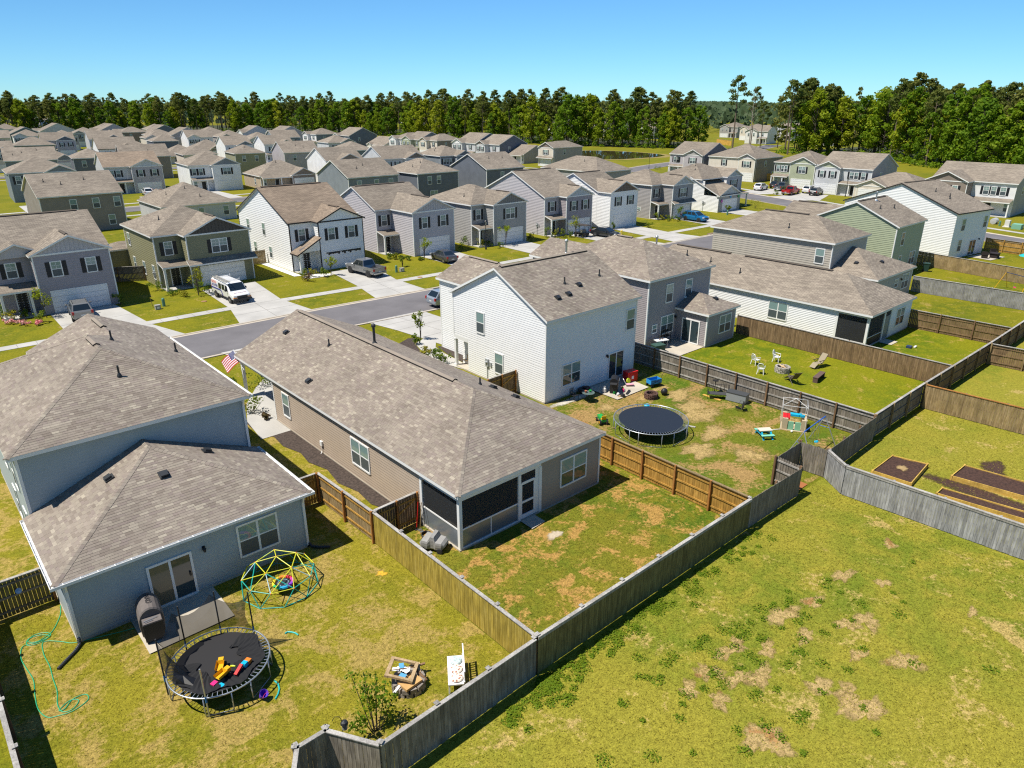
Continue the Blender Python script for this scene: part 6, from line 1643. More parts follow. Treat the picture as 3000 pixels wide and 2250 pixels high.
# weeds in the field and along the fence foot
Wd = MB(); rg = random.Random(9)
cl = [(14.2 + t*15, 14.45 - abs(rg.gauss(0, .55)), rg.uniform(.15, .35)) for t in [rg.random()**1.6 for _ in range(110)]]
cl += [(12.0 + 2.6*rg.random(), 14.3 - abs(rg.gauss(0, .5)), .22) for _ in range(30)]
for _ in range(90):
    x = rg.gauss(21.5, 4.0); y = 12.6 - abs(rg.gauss(0, 3.2)) - (x-15)*.12
    if y < 14.2: cl.append((x, y, rg.uniform(.12, .38)))
for (x, y, r) in cl:
    n = int(30 + r*160); leaves(Wd, rg, (x, y, .04), (r, r, .07), n, .036, 2.2)
stuff(Wd.obj('weeds', [L_WEED]))
straws = _mats['straw_lawn']
for k in range(26):
    x = rg.gauss(22.5, 4.2); y = 11.4 - abs(rg.gauss(0, 2.8)) - (x-15)*.10
    if y < 13.6: blob('straw_patch', x, y, rg.uniform(.25, .9), rg.uniform(.2, .55), straws, .009 + k*.0001, 50, .6, seed=300+k)
# ------------------------------------------------------------------ vehicles
TYRE = mat('tyre_rubber', (.022, .022, .023), .85); RIM = mat('alloy_rim', (.45, .45, .46), .3, .7); RIMD = mat('dark_rim', (.05, .05, .055), .35, .5)
CGLASS = mat('car_glass', (.012, .018, .022), .04, spec=.9); LAMPR = mat('tail_lamp_red', (.35, .01, .01), .2); LAMPW = mat('head_lamp', (.65, .66, .68), .1); AMBER = mat('amber_lamp', (.75, .25, .01), .25)
PLAST = mat('black_plastic', (.03, .03, .032), .6); PLATE = mat('number_plate', (.6, .6, .58), .5)
def wheel_meshes(r, w, rim):
    def mk():
        Mx = Matrix.Rotation(R(90), 4, 'X'); b = MB(); b.lathe([(r*.62, -w/2), (r*.93, -w/2), (r, -w*.3), (r, w*.3), (r*.93, w/2), (r*.62, w/2)], 18, (0, 0, 0), 0, Mx)
        c = MB(); c.lathe([(r*.2, -w*.46), (r*.63, -w*.40), (r*.63, w*.40), (r*.2, w*.46)], 14, (0, 0, 0), 0, Mx)
        for k in range(5):
            a = 2*math.pi*k/5
            for sg in (-1, 1): c.bar((0, sg*w*.47, 0), (math.cos(a)*r*.58, sg*w*.47, math.sin(a)*r*.58), .03, .07)
        return b.mesh('tyre', [TYRE], True), c.mesh('rim', [rim])
    return shared(('wheel', r, w, rim.name), mk)
def loft(b, st, mi=0):
    """st: (x, z bottom, z top, half width); rounded box sections"""
    rings = []
    for (x, z0, z1, w) in st:
        h = z1 - z0; o = len(b.v); rings.append(o)
        for (fy, fz) in ((.80, 0), (.97, .12), (1.0, .42), (.985, .72), (.92, .93), (.78, 1.0), (-.78, 1.0), (-.92, .93), (-.985, .72), (-1.0, .42), (-.97, .12), (-.80, 0)):
            b.v.append((x, fy*w, z0 + fz*h))
    n = 12
    for p, q in zip(rings[:-1], rings[1:]):
        for k in range(n): b.f.append((p+k, p+(k+1) % n, q+(k+1) % n, q+k)); b.m.append(mi)
    b.f.append(tuple(rings[0]+k for k in range(n))); b.m.append(mi); b.f.append(tuple(rings[-1]+k for k in reversed(range(n)))); b.m.append(mi)
def lerp3(a, b, t): return tuple(a[i] + (b[i]-a[i])*t for i in range(3))
def quad_inset(P, f0, f1, g0, g1, n, d=.012):
    """panel inside quad P (bl, br, tr, tl), pushed out along n"""
    def at(u, v): return lerp3(lerp3(P[0], P[1], u), lerp3(P[3], P[2], u), v)
    q = [at(f0, g0), at(f1, g0), at(f1, g1), at(f0, g1)]; b = MB()
    o = [tuple(p[i] + n[i]*d for i in range(3)) for p in q]
    b.poly(o)
    for i in range(4): b.poly([q[i], q[(i+1) % 4], o[(i+1) % 4], o[i]])
    return b
def cabin(root, paint, bx0, bx1, tx0, tx1, z0, z1, w0, w1, side=((.04, .30), (.33, .62), (.65, .96)), roof_mat=None, rails=False):
    B = [(bx0, -w0, z0), (bx1, -w0, z0), (bx1, w0, z0), (bx0, w0, z0)]; T = [(tx0, -w1, z1), (tx1, -w1, z1), (tx1, w1, z1), (tx0, w1, z1)]
    m = MB(); o = len(m.v)
    mid = .045
    Tm = [(t[0] + (.12 if i in (0, 3) else -.12), t[1]*.9, z1 + mid) for i, t in enumerate(T)]
    for q in ([B[0], B[1], T[1], T[0]], [B[1], B[2], T[2], T[1]], [B[2], B[3], T[3], T[2]], [B[3], B[0], T[0], T[3]], [T[0], T[1], Tm[1], Tm[0]], [T[1], T[2], Tm[2], Tm[1]], [T[2], T[3], Tm[3], Tm[2]], [T[3], T[0], Tm[0], Tm[3]], Tm): m.poly(q)
    m.obj('cabin', [paint], root)
    def nrm(P): return tuple((Vector(P[1])-Vector(P[0])).cross(Vector(P[3])-Vector(P[0])).normalized())
    P = [B[1], B[2], T[2], T[1]]; quad_inset(P, .06, .94, .06, .95, nrm(P)).obj('windshield', [CGLASS], root)
    P = [B[3], B[0], T[0], T[3]]; quad_inset(P, .07, .93, .12, .93, nrm(P)).obj('rear_window', [CGLASS], root)
    for (a, c) in side:
        P = [B[0], B[1], T[1], T[0]]; quad_inset(P, a, c, .08, .90, nrm(P)).obj('side_window', [CGLASS], root)
        P = [B[2], B[3], T[3], T[2]]; quad_inset(P, 1-c, 1-a, .08, .90, nrm(P)).obj('side_window', [CGLASS], root)
    if rails:
        for sg in (-1, 1): MB().box(tx0+.15, sg*w1*.86-.02, z1+.05, tx1-.25, sg*w1*.86+.02, z1+.10).obj('roof_rail', [PLAST], root)
def vehicle(kind, label, x, y, head, col, name=None, cat=None, rim=RIM, metal=.35, roof_dark=False, group=None):
    """head: direction the front points, degrees from +X"""
    pt = mat('paint_%d_%d_%d' % tuple(int(c*999) for c in col), col, .22, metal, spec=.6, coat=.6)
    root = thing(name or {'sedan': 'car', 'suv': 'suv', 'pickup': 'pickup_truck', 'van': 'van'}[kind], label, cat or {'sedan': 'car', 'suv': 'car', 'pickup': 'truck', 'van': 'van'}[kind], (x, y, .04), R(head), group)
    S = {'sedan': (4.75, 1.80, .33), 'suv': (4.85, 1.92, .38), 'pickup': (5.85, 2.0, .42), 'van': (5.7, 2.0, .37)}[kind]; L, W, r = S; h = L/2; w = W/2
    b = MB()
    if kind == 'sedan': loft(b, [(-h, .42, .86, w*.80), (-h+.1, .28, .98, w*.93), (-h+.7, .2, 1.02, w), (-.5, .18, .98, w), (h-1.6, .18, .97, w), (h-.6, .2, .88, w*.97), (h-.12, .26, .76, w*.86), (h, .36, .66, w*.74)])
    elif kind == 'suv': loft(b, [(-h, .5, 1.0, w*.84), (-h+.1, .34, 1.12, w*.95), (-h+.7, .26, 1.13, w), (-.4, .24, 1.1, w), (h-1.5, .24, 1.08, w), (h-.5, .27, 1.02, w*.97), (h-.1, .34, .92, w*.88), (h, .46, .8, w*.78)])
    elif kind == 'pickup': loft(b, [(-h+.02, .5, .82, w*.95), (-h+.1, .42, .84, w), (-.9, .36, .84, w), (-.8, .36, 1.18, w), (h-1.6, .36, 1.2, w), (h-.4, .38, 1.16, w*.98), (h-.06, .44, 1.06, w*.92), (h, .52, .96, w*.86)])
    else: loft(b, [(-h, .5, 1.9, w*.88), (-h+.08, .42, 2.0, w*.95), (-h+.5, .38, 2.05, w*.97), (.9, .38, 2.05, w*.97), (1.25, .38, 1.98, w*.97), (1.95, .38, 1.28, w), (2.35, .4, 1.14, w*.97), (h-.12, .42, 1.0, w*.94), (h, .46, .9, w*.88)])
    b.obj('body', [pt], root, smooth=False)
    wx = {'sedan': (1.38, -1.35), 'suv': (1.45, -1.45), 'pickup': (1.85, -1.8), 'van': (1.85, -1.7)}[kind]
    tm, rm = wheel_meshes(r, .22, rim)
    for xx in wx:
        for sg in (-1, 1):
            wh = link('wheel', tm, root, (xx, sg*(w-.10), r-.04)); link('rim', rm, wh)
            a = MB(); a.lathe([(r*1.16, -.012), (r*1.16, .012)], 18, (0, 0, 0), 0, Matrix.Translation((xx, sg*(w-.012), r)) @ Matrix.Rotation(R(90), 4, 'X')); a.obj('wheel_arch', [PLAST], root)
    if kind == 'sedan': cabin(root, pt, -1.75, 1.25, -1.0, .45, .96, 1.43, w*.92, w*.70, ((.08, .36), (.40, .70), (.73, .93)))
    elif kind == 'suv': cabin(root, pt, -2.3, 1.25, -1.75, .35, 1.08, 1.66, w*.93, w*.74, ((.06, .28), (.31, .60), (.63, .93)), rails=True)
    elif kind == 'pickup':
        cabin(root, pt, -.86, 1.5, -.62, .72, 1.16, 1.86, w*.92, w*.74, ((.05, .46), (.5, .9)))
        for sg in (-1, 1): MB().box(-h+.05, sg*w-(.12 if sg > 0 else 0)*1, .82, -.85, sg*w+(0 if sg > 0 else .12), 1.2).obj('bed_side', [pt], root)
        MB().box(-h, -w*.96, .7, -h+.1, w*.96, 1.2).obj('tailgate', [pt], root); MB().box(-h+.12, -w+.13, .80, -.88, w-.13, .86).obj('bed_floor', [PLAST], root)
        MB().box(-h-.14, -w*.9, .46, -h+.02, w*.9, .64).obj('rear_bumper', [RIM], root)
    else:
        P = [(1.97, -.9, 1.28), (1.97, .9, 1.28), (1.27, .82, 1.97), (1.27, -.82, 1.97)]; n = tuple((Vector(P[1])-Vector(P[0])).cross(Vector(P[3])-Vector(P[0])).normalized()); quad_inset(P, .03, .97, .06, .96, n, .03).obj('windshield', [CGLASS], root)
        for sg in (-1, 1):
            for (a, c, z0) in ((.95, 1.62, 1.22), (.1, .72, 1.22), (-.75, -.1, 1.22)):
                q = MB()
                top = 1.8
                P = [(a, sg*w*.975, z0), (c, sg*w*.975, z0), (c-(.28 if a > .9 else 0), sg*w*.955, top), (a, sg*w*.955, top)]
                q.poly(P if sg < 0 else list(reversed(P))); 
                P2 = [(p[0], p[1]+sg*.015, p[2]) for p in P]; q.poly(P2)
                for i in range(4): q.poly([P[i], P[(i+1) % 4], P2[(i+1) % 4], P2[i]])
                q.obj('side_window', [CGLASS], root)
    zf = {'sedan': .66, 'suv': .84, 'pickup': .98, 'van': .86}[kind]; zb = {'sedan': .82, 'suv': .95, 'pickup': .98, 'van': 1.1}[kind]
    for sg in (-1, 1):
        MB().box(h-.22, sg*w*.72-.18, zf-.07, h-.02, sg*w*.72+.18, zf+.09).obj('headlight', [LAMPW], root)
        MB().box(-h-.03, sg*w*.86-.10, zb-.14, -h+.12, sg*w*.86+.10, zb+.14).obj('taillight', [LAMPR], root)
        mx = {'sedan': .75, 'suv': .75, 'pickup': 1.05, 'van': 1.35}[kind]; mz = {'sedan': 1.02, 'suv': 1.18, 'pickup': 1.32, 'van': 1.35}[kind]
        MB().ell((mx, sg*(w+.10), mz), (.09, .13, .09 if kind != 'van' else .16), 8, 5).obj('mirror', [PLAST if kind in ('van',) else pt], root)
    MB().box(h-.12, -w*.5, zf-.26, h+.015, w*.5, zf-.04).obj('grille', [PLAST], root)
    MB().box(-h-.015, -.2, zb-.3, -h+.04, .2, zb-.18).obj('number_plate', [PLATE], root)
    if kind == 'van':
        MB().box(h-.1, -w*.97, .4, h+.12, w*.97, .62).obj('front_bumper', [PLAST], root); MB().box(h-.02, -w*.55, .66, h+.03, w*.55, .92).obj('grille_insert', [PLAST], root)
        for sg in (-1, 1): MB().box(h-.1, sg*w*.74-.22, .66, h+.02, sg*w*.74+.22, .76).obj('turn_signal', [AMBER], root)
        def text(s, size, m, M):
            o = link('lettering', text_mesh(s, size, m), root); o.matrix_local = M; return o
        RED = mat('lettering_orange', (.75, .11, .04), .5); NAVY = mat('lettering_navy', (.05, .05, .28), .5)
        for sg in (-1, 1):
            Rm = Matrix.Rotation(R(90), 4, 'X') if sg < 0 else Matrix.Rotation(R(180), 4, 'Z') @ Matrix.Rotation(R(90), 4, 'X')
            text('ROTO-', .40, RED, Matrix.Translation((-1.85, sg*(w*.975+.004), 1.62)) @ Rm); text('ROOTER', .36, NAVY, Matrix.Translation((-1.72, sg*(w*.975+.004), 1.28)) @ Rm)
            MB().box(-2.7, sg*(w*.985)-.01, 1.02, -.2, sg*(w*.985)+.012, 1.14).obj('side_stripe', [NAVY], root); MB().bar((-.2, sg*(w*.99), 1.08), (.15, sg*(w*.99), .55), .02, .1).obj('side_stripe', [NAVY], root)
        n = Vector((.14, 0, .4)).normalized(); Rm = Matrix.Rotation(R(90), 4, 'Z') @ Matrix.Rotation(R(18), 4, 'X')
        text('ROTO-ROOTER', .19, mat('lettering_maroon', (.22, .03, .06), .5), Matrix.Translation((2.48, 0, 1.125)) @ Rm)
        for xx in (-1.9, .5):
            f = MB(); f.bar((xx, -w*.9, 2.16), (xx, w*.9, 2.16), .04, .04)
            for sg in (-1, 1): f.bar((xx, sg*w*.9, 2.03), (xx, sg*w*.9, 2.32), .04, .04)
            f.obj('roof_rack', [WHITE], root)
    return root
ALU = mat('ladder_aluminium', (.50, .47, .42), .5, .3)
vehicle('van', 'white work van with orange and blue lettering and a ladder on its roof', 27.1, 76.3, -88, (.78, .78, .78), metal=0)
lad = MB()
for sg in (-1, 1): lad.bar((26.35+sg*.2, 74.6, 2.27), (26.35+sg*.2, 78.6, 2.27), .05, .09)
for k in range(13): lad.bar((26.15, 74.75+k*.31, 2.27), (26.55, 74.75+k*.31, 2.27), .035, .035)
tag(lad.obj('ladder', [ALU]), 'aluminium ladder strapped to the roof of the white work van', 'ladder')
vehicle('pickup', 'silver grey pickup truck parked in the drive of the white farmhouse-style house', 44.2, 77.0, 96, (.22, .225, .23), rim=RIMD)
vehicle('sedan', 'dark grey sedan in front of the pale lilac garage', 56.2, 76.9, 84, (.075, .078, .088))
vehicle('suv', 'silver blue suv parked on the street beside the white gabled house', 43.6, 58.9, -1.5, (.33, .38, .43), rim=RIMD)
vehicle('suv', 'grey suv with a black roof half hidden by the slate blue roof', 13.2, 79.5, 84, (.23, .23, .22), metal=.3)
vehicle('suv', 'bright blue suv in the drive of the mid grey house', 110.4, 74.4, -93, (.012, .15, .36), rim=RIMD, metal=.2)
vehicle('sedan', 'black sedan behind the roof ridge, before the pale mauve garage', 86.3, 74.6, -82, (.03, .032, .038))
vehicle('suv', 'white suv in the drive of the house with the lilac gabled wing', 48.4, 179.6, 82, (.75, .75, .74), metal=0)
vehicle('suv', 'white suv parked left of the dark pickups on the cross street', 162.6, 91.8, 8, (.76, .76, .75), metal=0, rim=RIM)
vehicle('suv', 'black suv beyond the dark pickup before the olive house', 169.6, 91.4, 2, (.02, .02, .024))
vehicle('pickup', 'dark grey pickup truck before the olive house on the cross street', 166.4, 88.2, 2, (.10, .115, .13))
vehicle('pickup', 'bright red pickup truck on the cross street drive', 159.9, 82.6, 4, (.42, .008, .012), metal=.1)
vehicle('suv', 'black suv right of the red pickup truck', 163.2, 78.2, 8, (.012, .014, .016))
vehicle('suv', 'white car mostly hidden behind the black suv by the striped gable house', 166.0, 81.2, 4, (.75, .75, .74), metal=0)
for k, (x, y, c, lb) in enumerate(((268, 171, (.04, .05, .08), 'dark suv on the pond road left of the dark red car'), (274, 170.5, (.12, .02, .03), 'dark red suv on the pond road by the guard rail'))): vehicle('suv', lb, x, y, 15, c)
# golf-cart like buggy with a canopy beside the black sedan
g = thing('golf_cart', 'dark golf cart with a flat roof before the pale mauve garage', 'golf cart', (83.6, 77.2, .04), R(95))
MB().box(-1.1, -.55, .3, 1.1, .55, .62).obj('body', [BLACK], g); MB().box(-.55, -.5, .62, -.1, .5, 1.1).obj('seat', [mat('cart_seat', (.25, .24, .22), .7)], g); MB().box(-1.3, -.7, 1.78, 1.0, .7, 1.86).obj('canopy', [mat('cart_canopy', (.06, .05, .045), .6)], g)
for (a, b) in ((-1, -.5), (-1, .5), (.85, -.5), (.85, .5)): MB().bar((a, b, .6), (a, b, 1.8), .04, .04).obj('canopy_post', [PLAST], g)
for (a, b) in ((-.75, -.55), (-.75, .55), (.75, -.55), (.75, .55)):
    wm = wheel_meshes(.23, .16, RIM); wh = link('wheel', wm[0], g, (a, b, .2)); link('rim', wm[1], wh)

# ------------------------------------------------------------------ street furniture
def lamp_post(x, y, label):
    o = thing('street_lamp', label, 'street lamp', (x, y, 0), 0, 'black street lamps'); MB().lathe([(.14, 0), (.13, .25), (.06, .45), (.045, 3.4), (.09, 3.5)], 10).obj('pole', [BLACK], o)
    MB().lathe([(.09, 3.5), (.19, 3.95)], 6).obj('lantern', [mat('lantern_glass', (.35, .36, .35), .2)], o); b = MB()
    b.lathe([(.24, 3.95), (.2, 4.05), (.05, 4.2), (.02, 4.32)], 6)
    for k in range(6): a = k*math.pi/3; b.bar((.09*math.cos(a), .09*math.sin(a), 3.5), (.19*math.cos(a), .19*math.sin(a), 3.95), .02, .02)
    b.obj('cap', [BLACK], o)
for x, y, lb in ((65.5, 79.2, 'black street lamp before the grey board gable house'), (165.4, 72.4, 'black street lamp before the striped gable house'), (190, 147.2, 'black street lamp at the corner of the pond road'), (158, 244, 'black street lamp before the middle narrow gable')): lamp_post(x, y, lb)
PED = mat('pedestal_green', (.10, .24, .17), .6); BOXG = mat('utility_box_grey', (.32, .31, .28), .7)
for x, y, lb in ((20.6, 78.1, 'green utility pedestal on the lawn of the olive house'), (47.6, 75.3, 'green utility pedestal on the lawn of the pale lilac house'), (76.4, 75.2, 'green utility pedestal on the lawn of the pale mauve house'), (121.1, 74.6, 'green utility pedestal on the lawn of the low garage house'), (145.0, 36.2, 'green utility pedestal at the right edge, left of the pale box')):
    tag(MB().lathe([(.16, 0), (.16, .75), (.13, .85), (.05, .9)], 10, (x, y, 0)).obj('utility_pedestal', [PED]), lb, 'utility pedestal', 'green utility pedestals')
for x, y, lb in ((19.75, 77.3, 'small grey utility box with white label on the olive house lawn'), (48.35, 75.2, 'small grey utility box beside the pedestal of the pale lilac house'), (76.0, 75.6, 'small grey utility box beside the pedestal of the pale mauve house')):
    o = thing('utility_box', lb, 'utility box', (x, y, 0), 0, 'small grey utility boxes'); MB().box(-.25, -.2, 0, .25, .2, .42).obj('body', [BOXG], o); MB().box(-.27, -.22, .42, .27, .22, .47).obj('lid', [BOXG], o); MB().box(-.12, -.212, .1, .12, -.2, .32).obj('label_plate', [WHITE], o)
tag(MB().bar((19.6, 78.4, 0), (19.5, 78.5, .95), .09, .03).obj('marker_post', [W_POST]), 'brown marker post leaning on the olive house lawn', 'post')
tag(MB().bar((85.6+3.0, 74.6, 0), (88.7, 74.8, 1.0), .06, .06).obj('marker_post', [W_POST]), 'thin brown post beside the yellow hydrant', 'post')
o = thing('fire_hydrant', 'yellow fire hydrant on the lawn by the narrow white house', 'hydrant', (89.6, 74.0, 0)); YEL = mat('hydrant_yellow', (.70, .55, .10), .5)
MB().lathe([(.16, 0), (.13, .08), (.13, .55), (.17, .6), (.12, .72), (.03, .8)], 10).obj('body', [YEL], o)
for sg in (-1, 1): MB().lathe([(.06, 0), (.06, .12)], 8, (0, 0, 0), 0, Matrix.Translation((0, sg*.12, .45)) @ Matrix.Rotation(R(-90*sg), 4, 'X')).obj('nozzle', [YEL], o)
for x, y, r, lb in ((48.2, 71.0, .32, 'round rusty manhole cover in the pavement before the pale lilac house'), (24.4, 77.2, .3, 'round tan cover in the olive house lawn')):
    tag(MB().lathe([(r, 0), (r, .012), (r*.9, .02)], 16, (x, y, .035)).obj('manhole_cover', [mat('rusty_cover', (.30, .17, .08), .8)]), lb, 'manhole cover')
tag(MB().box(100.2, 64.4, .02, 101.6, 65.0, .16).obj('storm_drain', [mat('drain_brown', (.22, .15, .09), .8)]), 'brown storm drain inlet at the kerb before the mid grey house', 'drain')
tag(MB().box(144.4, 34.6, 0, 145.6, 35.6, .12).box(144.6, 34.7, .12, 145.4, 35.4, 1.15).obj('utility_cabinet', [mat('cabinet_cream', (.66, .64, .60), .5)]), 'tall cream utility cabinet on a pad at the right edge', 'utility cabinet')
tag(MB().box(143.2, 32.6, 0, 144.8, 34.0, .8).obj('utility_cabinet', [mat('cabinet_green', (.20, .42, .30), .5)]), 'low green utility cabinet at the right edge', 'utility cabinet')
hc = MB(); hc.lathe([(.02, -.75), (.5, -.72), (.5, .72), (.02, .75)], 12, (0, 0, 0), 0, Matrix.Translation((147, 37.6, .5)) @ Matrix.Rotation(R(90), 4, 'Y'))
for k in range(5): hc.lathe([(.53, -.02), (.53, .02)], 12, (0, 0, 0), 0, Matrix.Translation((146.4+k*.3, 37.6, .5)) @ Matrix.Rotation(R(90), 4, 'Y'))
tag(hc.obj('utility_cabinet', [mat('cabinet_grey', (.45, .46, .46), .5)]), 'rounded grey ribbed utility cabinet left of the green pedestal at the right', 'utility cabinet')
gr = thing('guard_rail', 'pale guard rail along the pond road at the clearing', 'guard rail', (275, 173, 0))
for k in range(16):
    t = k/15; MB().box(-.12, -.12, 0, .12, .12, 1.1).obj('post', [W_CAP], gr, (t*38, t*11.5, 0))
for z in (.6, 1.05): MB().bar((0, 0, z), (38, 11.5, z), .08, .2).obj('rail', [W_CAP], gr)

# ------------------------------------------------------------------ flag on the porch column of the tan house
o = thing('flag', 'american flag on a slanting white pole at the porch column', 'flag', (17.1, 47.9, 2.2))
MB().tube([(0, 0, 0), (-.1, 1.3, 1.25)], .022, 6).obj('flag_pole', [WHITE], o)
# 13 stripes and a canton, one cloth
fl = MB(); A = Vector((-.097, 1.26, 1.21)); dn = Vector((.075, -.72, -.69)); out = Vector((-1.05, -.22, -.42)); side = Vector((.25, .45, -.45)).normalized()
def fp(u, v): return A + dn*v + out*u + side*(.09*math.sin(u*7 + v*2)*u) - Vector((0, 0, .12*u*u))
nu, nv = 12, 13
for i in range(nu):
    for j in range(nv):
        cant = i < 5 and j < 7; fl.poly([fp(i/nu, j/nv), fp((i+1)/nu, j/nv), fp((i+1)/nu, (j+1)/nv), fp(i/nu, (j+1)/nv)], 2 if cant else j % 2)
FR = mat('flag_red', (.55, .02, .035), .8); FW = mat('flag_white', (.78, .77, .76), .8); FB = mat('flag_blue', (.035, .04, .16), .8)
cl_ = fl.obj('flag_cloth', [FR, FW, FB], o); stv = MB()
nn = (fp(.1, .5) - fp(0, .5)).cross(fp(0, .6) - fp(0, .5)).normalized()
for i in range(9):
    for j in range(6 if i % 2 == 0 else 5):
        u = (i + .7)/10*.41; v = (j + (.55 if i % 2 == 0 else 1.05))/6.2*.53; c = fp(u, v); du = (fp(u+.01, v)-c).normalized(); dv = (fp(u, v+.01)-c).normalized()
        for sgn in (1, -1): stv.poly([c + nn*sgn*.006 + (du*math.cos(k*math.pi/5) + dv*math.sin(k*math.pi/5))*(.022 if k % 2 == 0 else .010) for k in range(10)])
stuff(stv.obj('star', [FW], cl_))

# ------------------------------------------------------------------ trampolines
def trampoline(label, x, y, rad, z, matm, legs, frame, springs=72, z0=0.0):
    o = thing('trampoline', label, 'trampoline', (x, y, 0)); rim = MB(); N = 48
    rim.tube([(rad*math.cos(2*math.pi*k/N), rad*math.sin(2*math.pi*k/N), z) for k in range(N)], .03, 8, closed=True); rim.obj('rim', [frame], o, smooth=True)
    m = MB(); m.lathe([(.01, z-.028), (rad*.45, z-.04), (rad*.86, z-.022), (rad*.87, z-.015)], 40); m.obj('jumping_mat', [matm], o)
    s = MB()
    for k in range(springs): a = 2*math.pi*k/springs; s.bar((rad*.86*math.cos(a), rad*.86*math.sin(a), z-.018), (rad*.985*math.cos(a), rad*.985*math.sin(a), z), .022, .022)
    stuff(s.obj('spring', [STEEL], o))
    for a0, a1 in legs:
        a0, a1 = R(a0), R(a1); l = MB(); p = (rad*math.cos(a0), rad*math.sin(a0)); q = (rad*math.cos(a1), rad*math.sin(a1))
        l.tube([(p[0], p[1], z), (p[0]*1.0, p[1]*1.0, .1), (p[0]*.99, p[1]*.99, .03), (q[0]*.99, q[1]*.99, .03), (q[0], q[1], .1), (q[0], q[1], z)], .024, 6); l.obj('leg', [frame], o, smooth=True)
    return o
MATB = mat('trampoline_mat_navy', (.012, .018, .030), .65); MATK = mat('trampoline_mat_black', (.020, .019, .020), .8)
T2 = trampoline('large round dark blue trampoline without a net on the worn lawn', 34.4, 25.1, 2.38, .92, MATB, ((200, 235), (255, 290), (310, 345), (20, 60), (90, 130), (150, 185)), STEEL, 80)
T1 = trampoline('old trampoline with sagging black net and toys lying on it', 5.5, 22.4, 1.78, .86, MATK, ((232, 262), (285, 320), (340, 20), (60, 100), (130, 175)), STEEL, 64)
m_, nt_, b_ = _new('trampoline_net'); tr_ = nt_.nodes.new('ShaderNodeBsdfTransparent'); mx_ = nt_.nodes.new('ShaderNodeMixShader'); mx_.inputs[0].default_value = .72
b_.inputs['Base Color'].default_value = (.012, .012, .013, 1); nt_.links.new(tr_.outputs[0], mx_.inputs[1]); nt_.links.new(b_.outputs[0], mx_.inputs[2]); nt_.links.new(mx_.outputs[0], nt_.nodes['Material Output'].inputs['Surface']); NET = m_
BLUEP = mat('bright_blue_plastic', (.02, .17, .42), .45)
rad = 1.78; angs = [(166, 2.62), (110, 2.62), (68, 2.62), (26, 2.62), (236, 2.2)]
for k, (a, h) in enumerate(angs):
    a = R(a); p = MB(); c, s_ = math.cos(a)*1.83, math.sin(a)*1.83; p.tube([(c, s_, .1), (c, s_, h)], .028, 6); pc = p.obj('net_pole', [PLAST if k in (0, 1, 2, 3) else STEEL], T1); MB().lathe([(.035, .72), (.035, .98)], 8, (c, s_, 0)).obj('pole_sleeve', [BLUEP], pc)
def netp(a, z, r=1.83): a = R(a); return Vector((math.cos(a)*r, math.sin(a)*r, z))
def net_patch(rows, name='net'):
    b = MB()
    for r0, r1 in zip(rows[:-1], rows[1:]):
        for i in range(len(r0)-1): b.poly([r0[i], r0[i+1], r1[i+1], r1[i]])
    return b.obj(name, [NET], T1)
# netting hanging in swags between the poles, torn loose from the near side
rows = []
for f in (0, .25, .5, .75, 1):
    row = []
    for i in range(22):
        a = 166 - (166-26)*i/21; sw = .55*abs(math.sin(math.pi*((a-26)/46.7)))**.8; top = 2.55 - sw; z = top + (.88-top)*f; row.append(netp(a, z, 1.83 - .35*math.sin(math.pi*f)*(.4+.6*abs(math.sin(a*.21)))))
    rows.append(row)
net_patch(rows)
rows = [[netp(166, 2.5), netp(170, 2.2), netp(176, 1.6), netp(184, 1.1, 1.7)], [netp(168, 1.9, 1.6), netp(176, 1.5, 1.4), netp(186, 1.1, 1.3), netp(196, .95, 1.4)], [netp(170, 1.1, 1.5), netp(185, .95, 1.1), netp(200, .9, 1.0), netp(212, .89, 1.3)]]; net_patch(rows)
sag = MB(); rg = random.Random(4); NETD = mat('fallen_net', (.014, .014, .015), .9)
for (a0, a1) in ((150, 290), (290, 395)):                      # fallen net in folds round the mat
    for i in range(28):
        t0 = a0 + (a1-a0)*i/28; t1 = a0 + (a1-a0)*(i+1)/28; prev = None
        for r_ in (.72, .95, 1.2, 1.4, 1.54):
            f0 = .875 + .045*abs(math.sin(t0*.31 + r_*6)); f1 = .875 + .045*abs(math.sin(t1*.31 + r_*6)); q = (netp(t0, f0, r_ - .1*math.sin(t0*.13)), netp(t1, f1, r_ - .1*math.sin(t1*.13)))
            if prev: sag.poly([prev[0], prev[1], q[1], q[0]])
            prev = q
sag.obj('fallen_net', [NETD], T1)
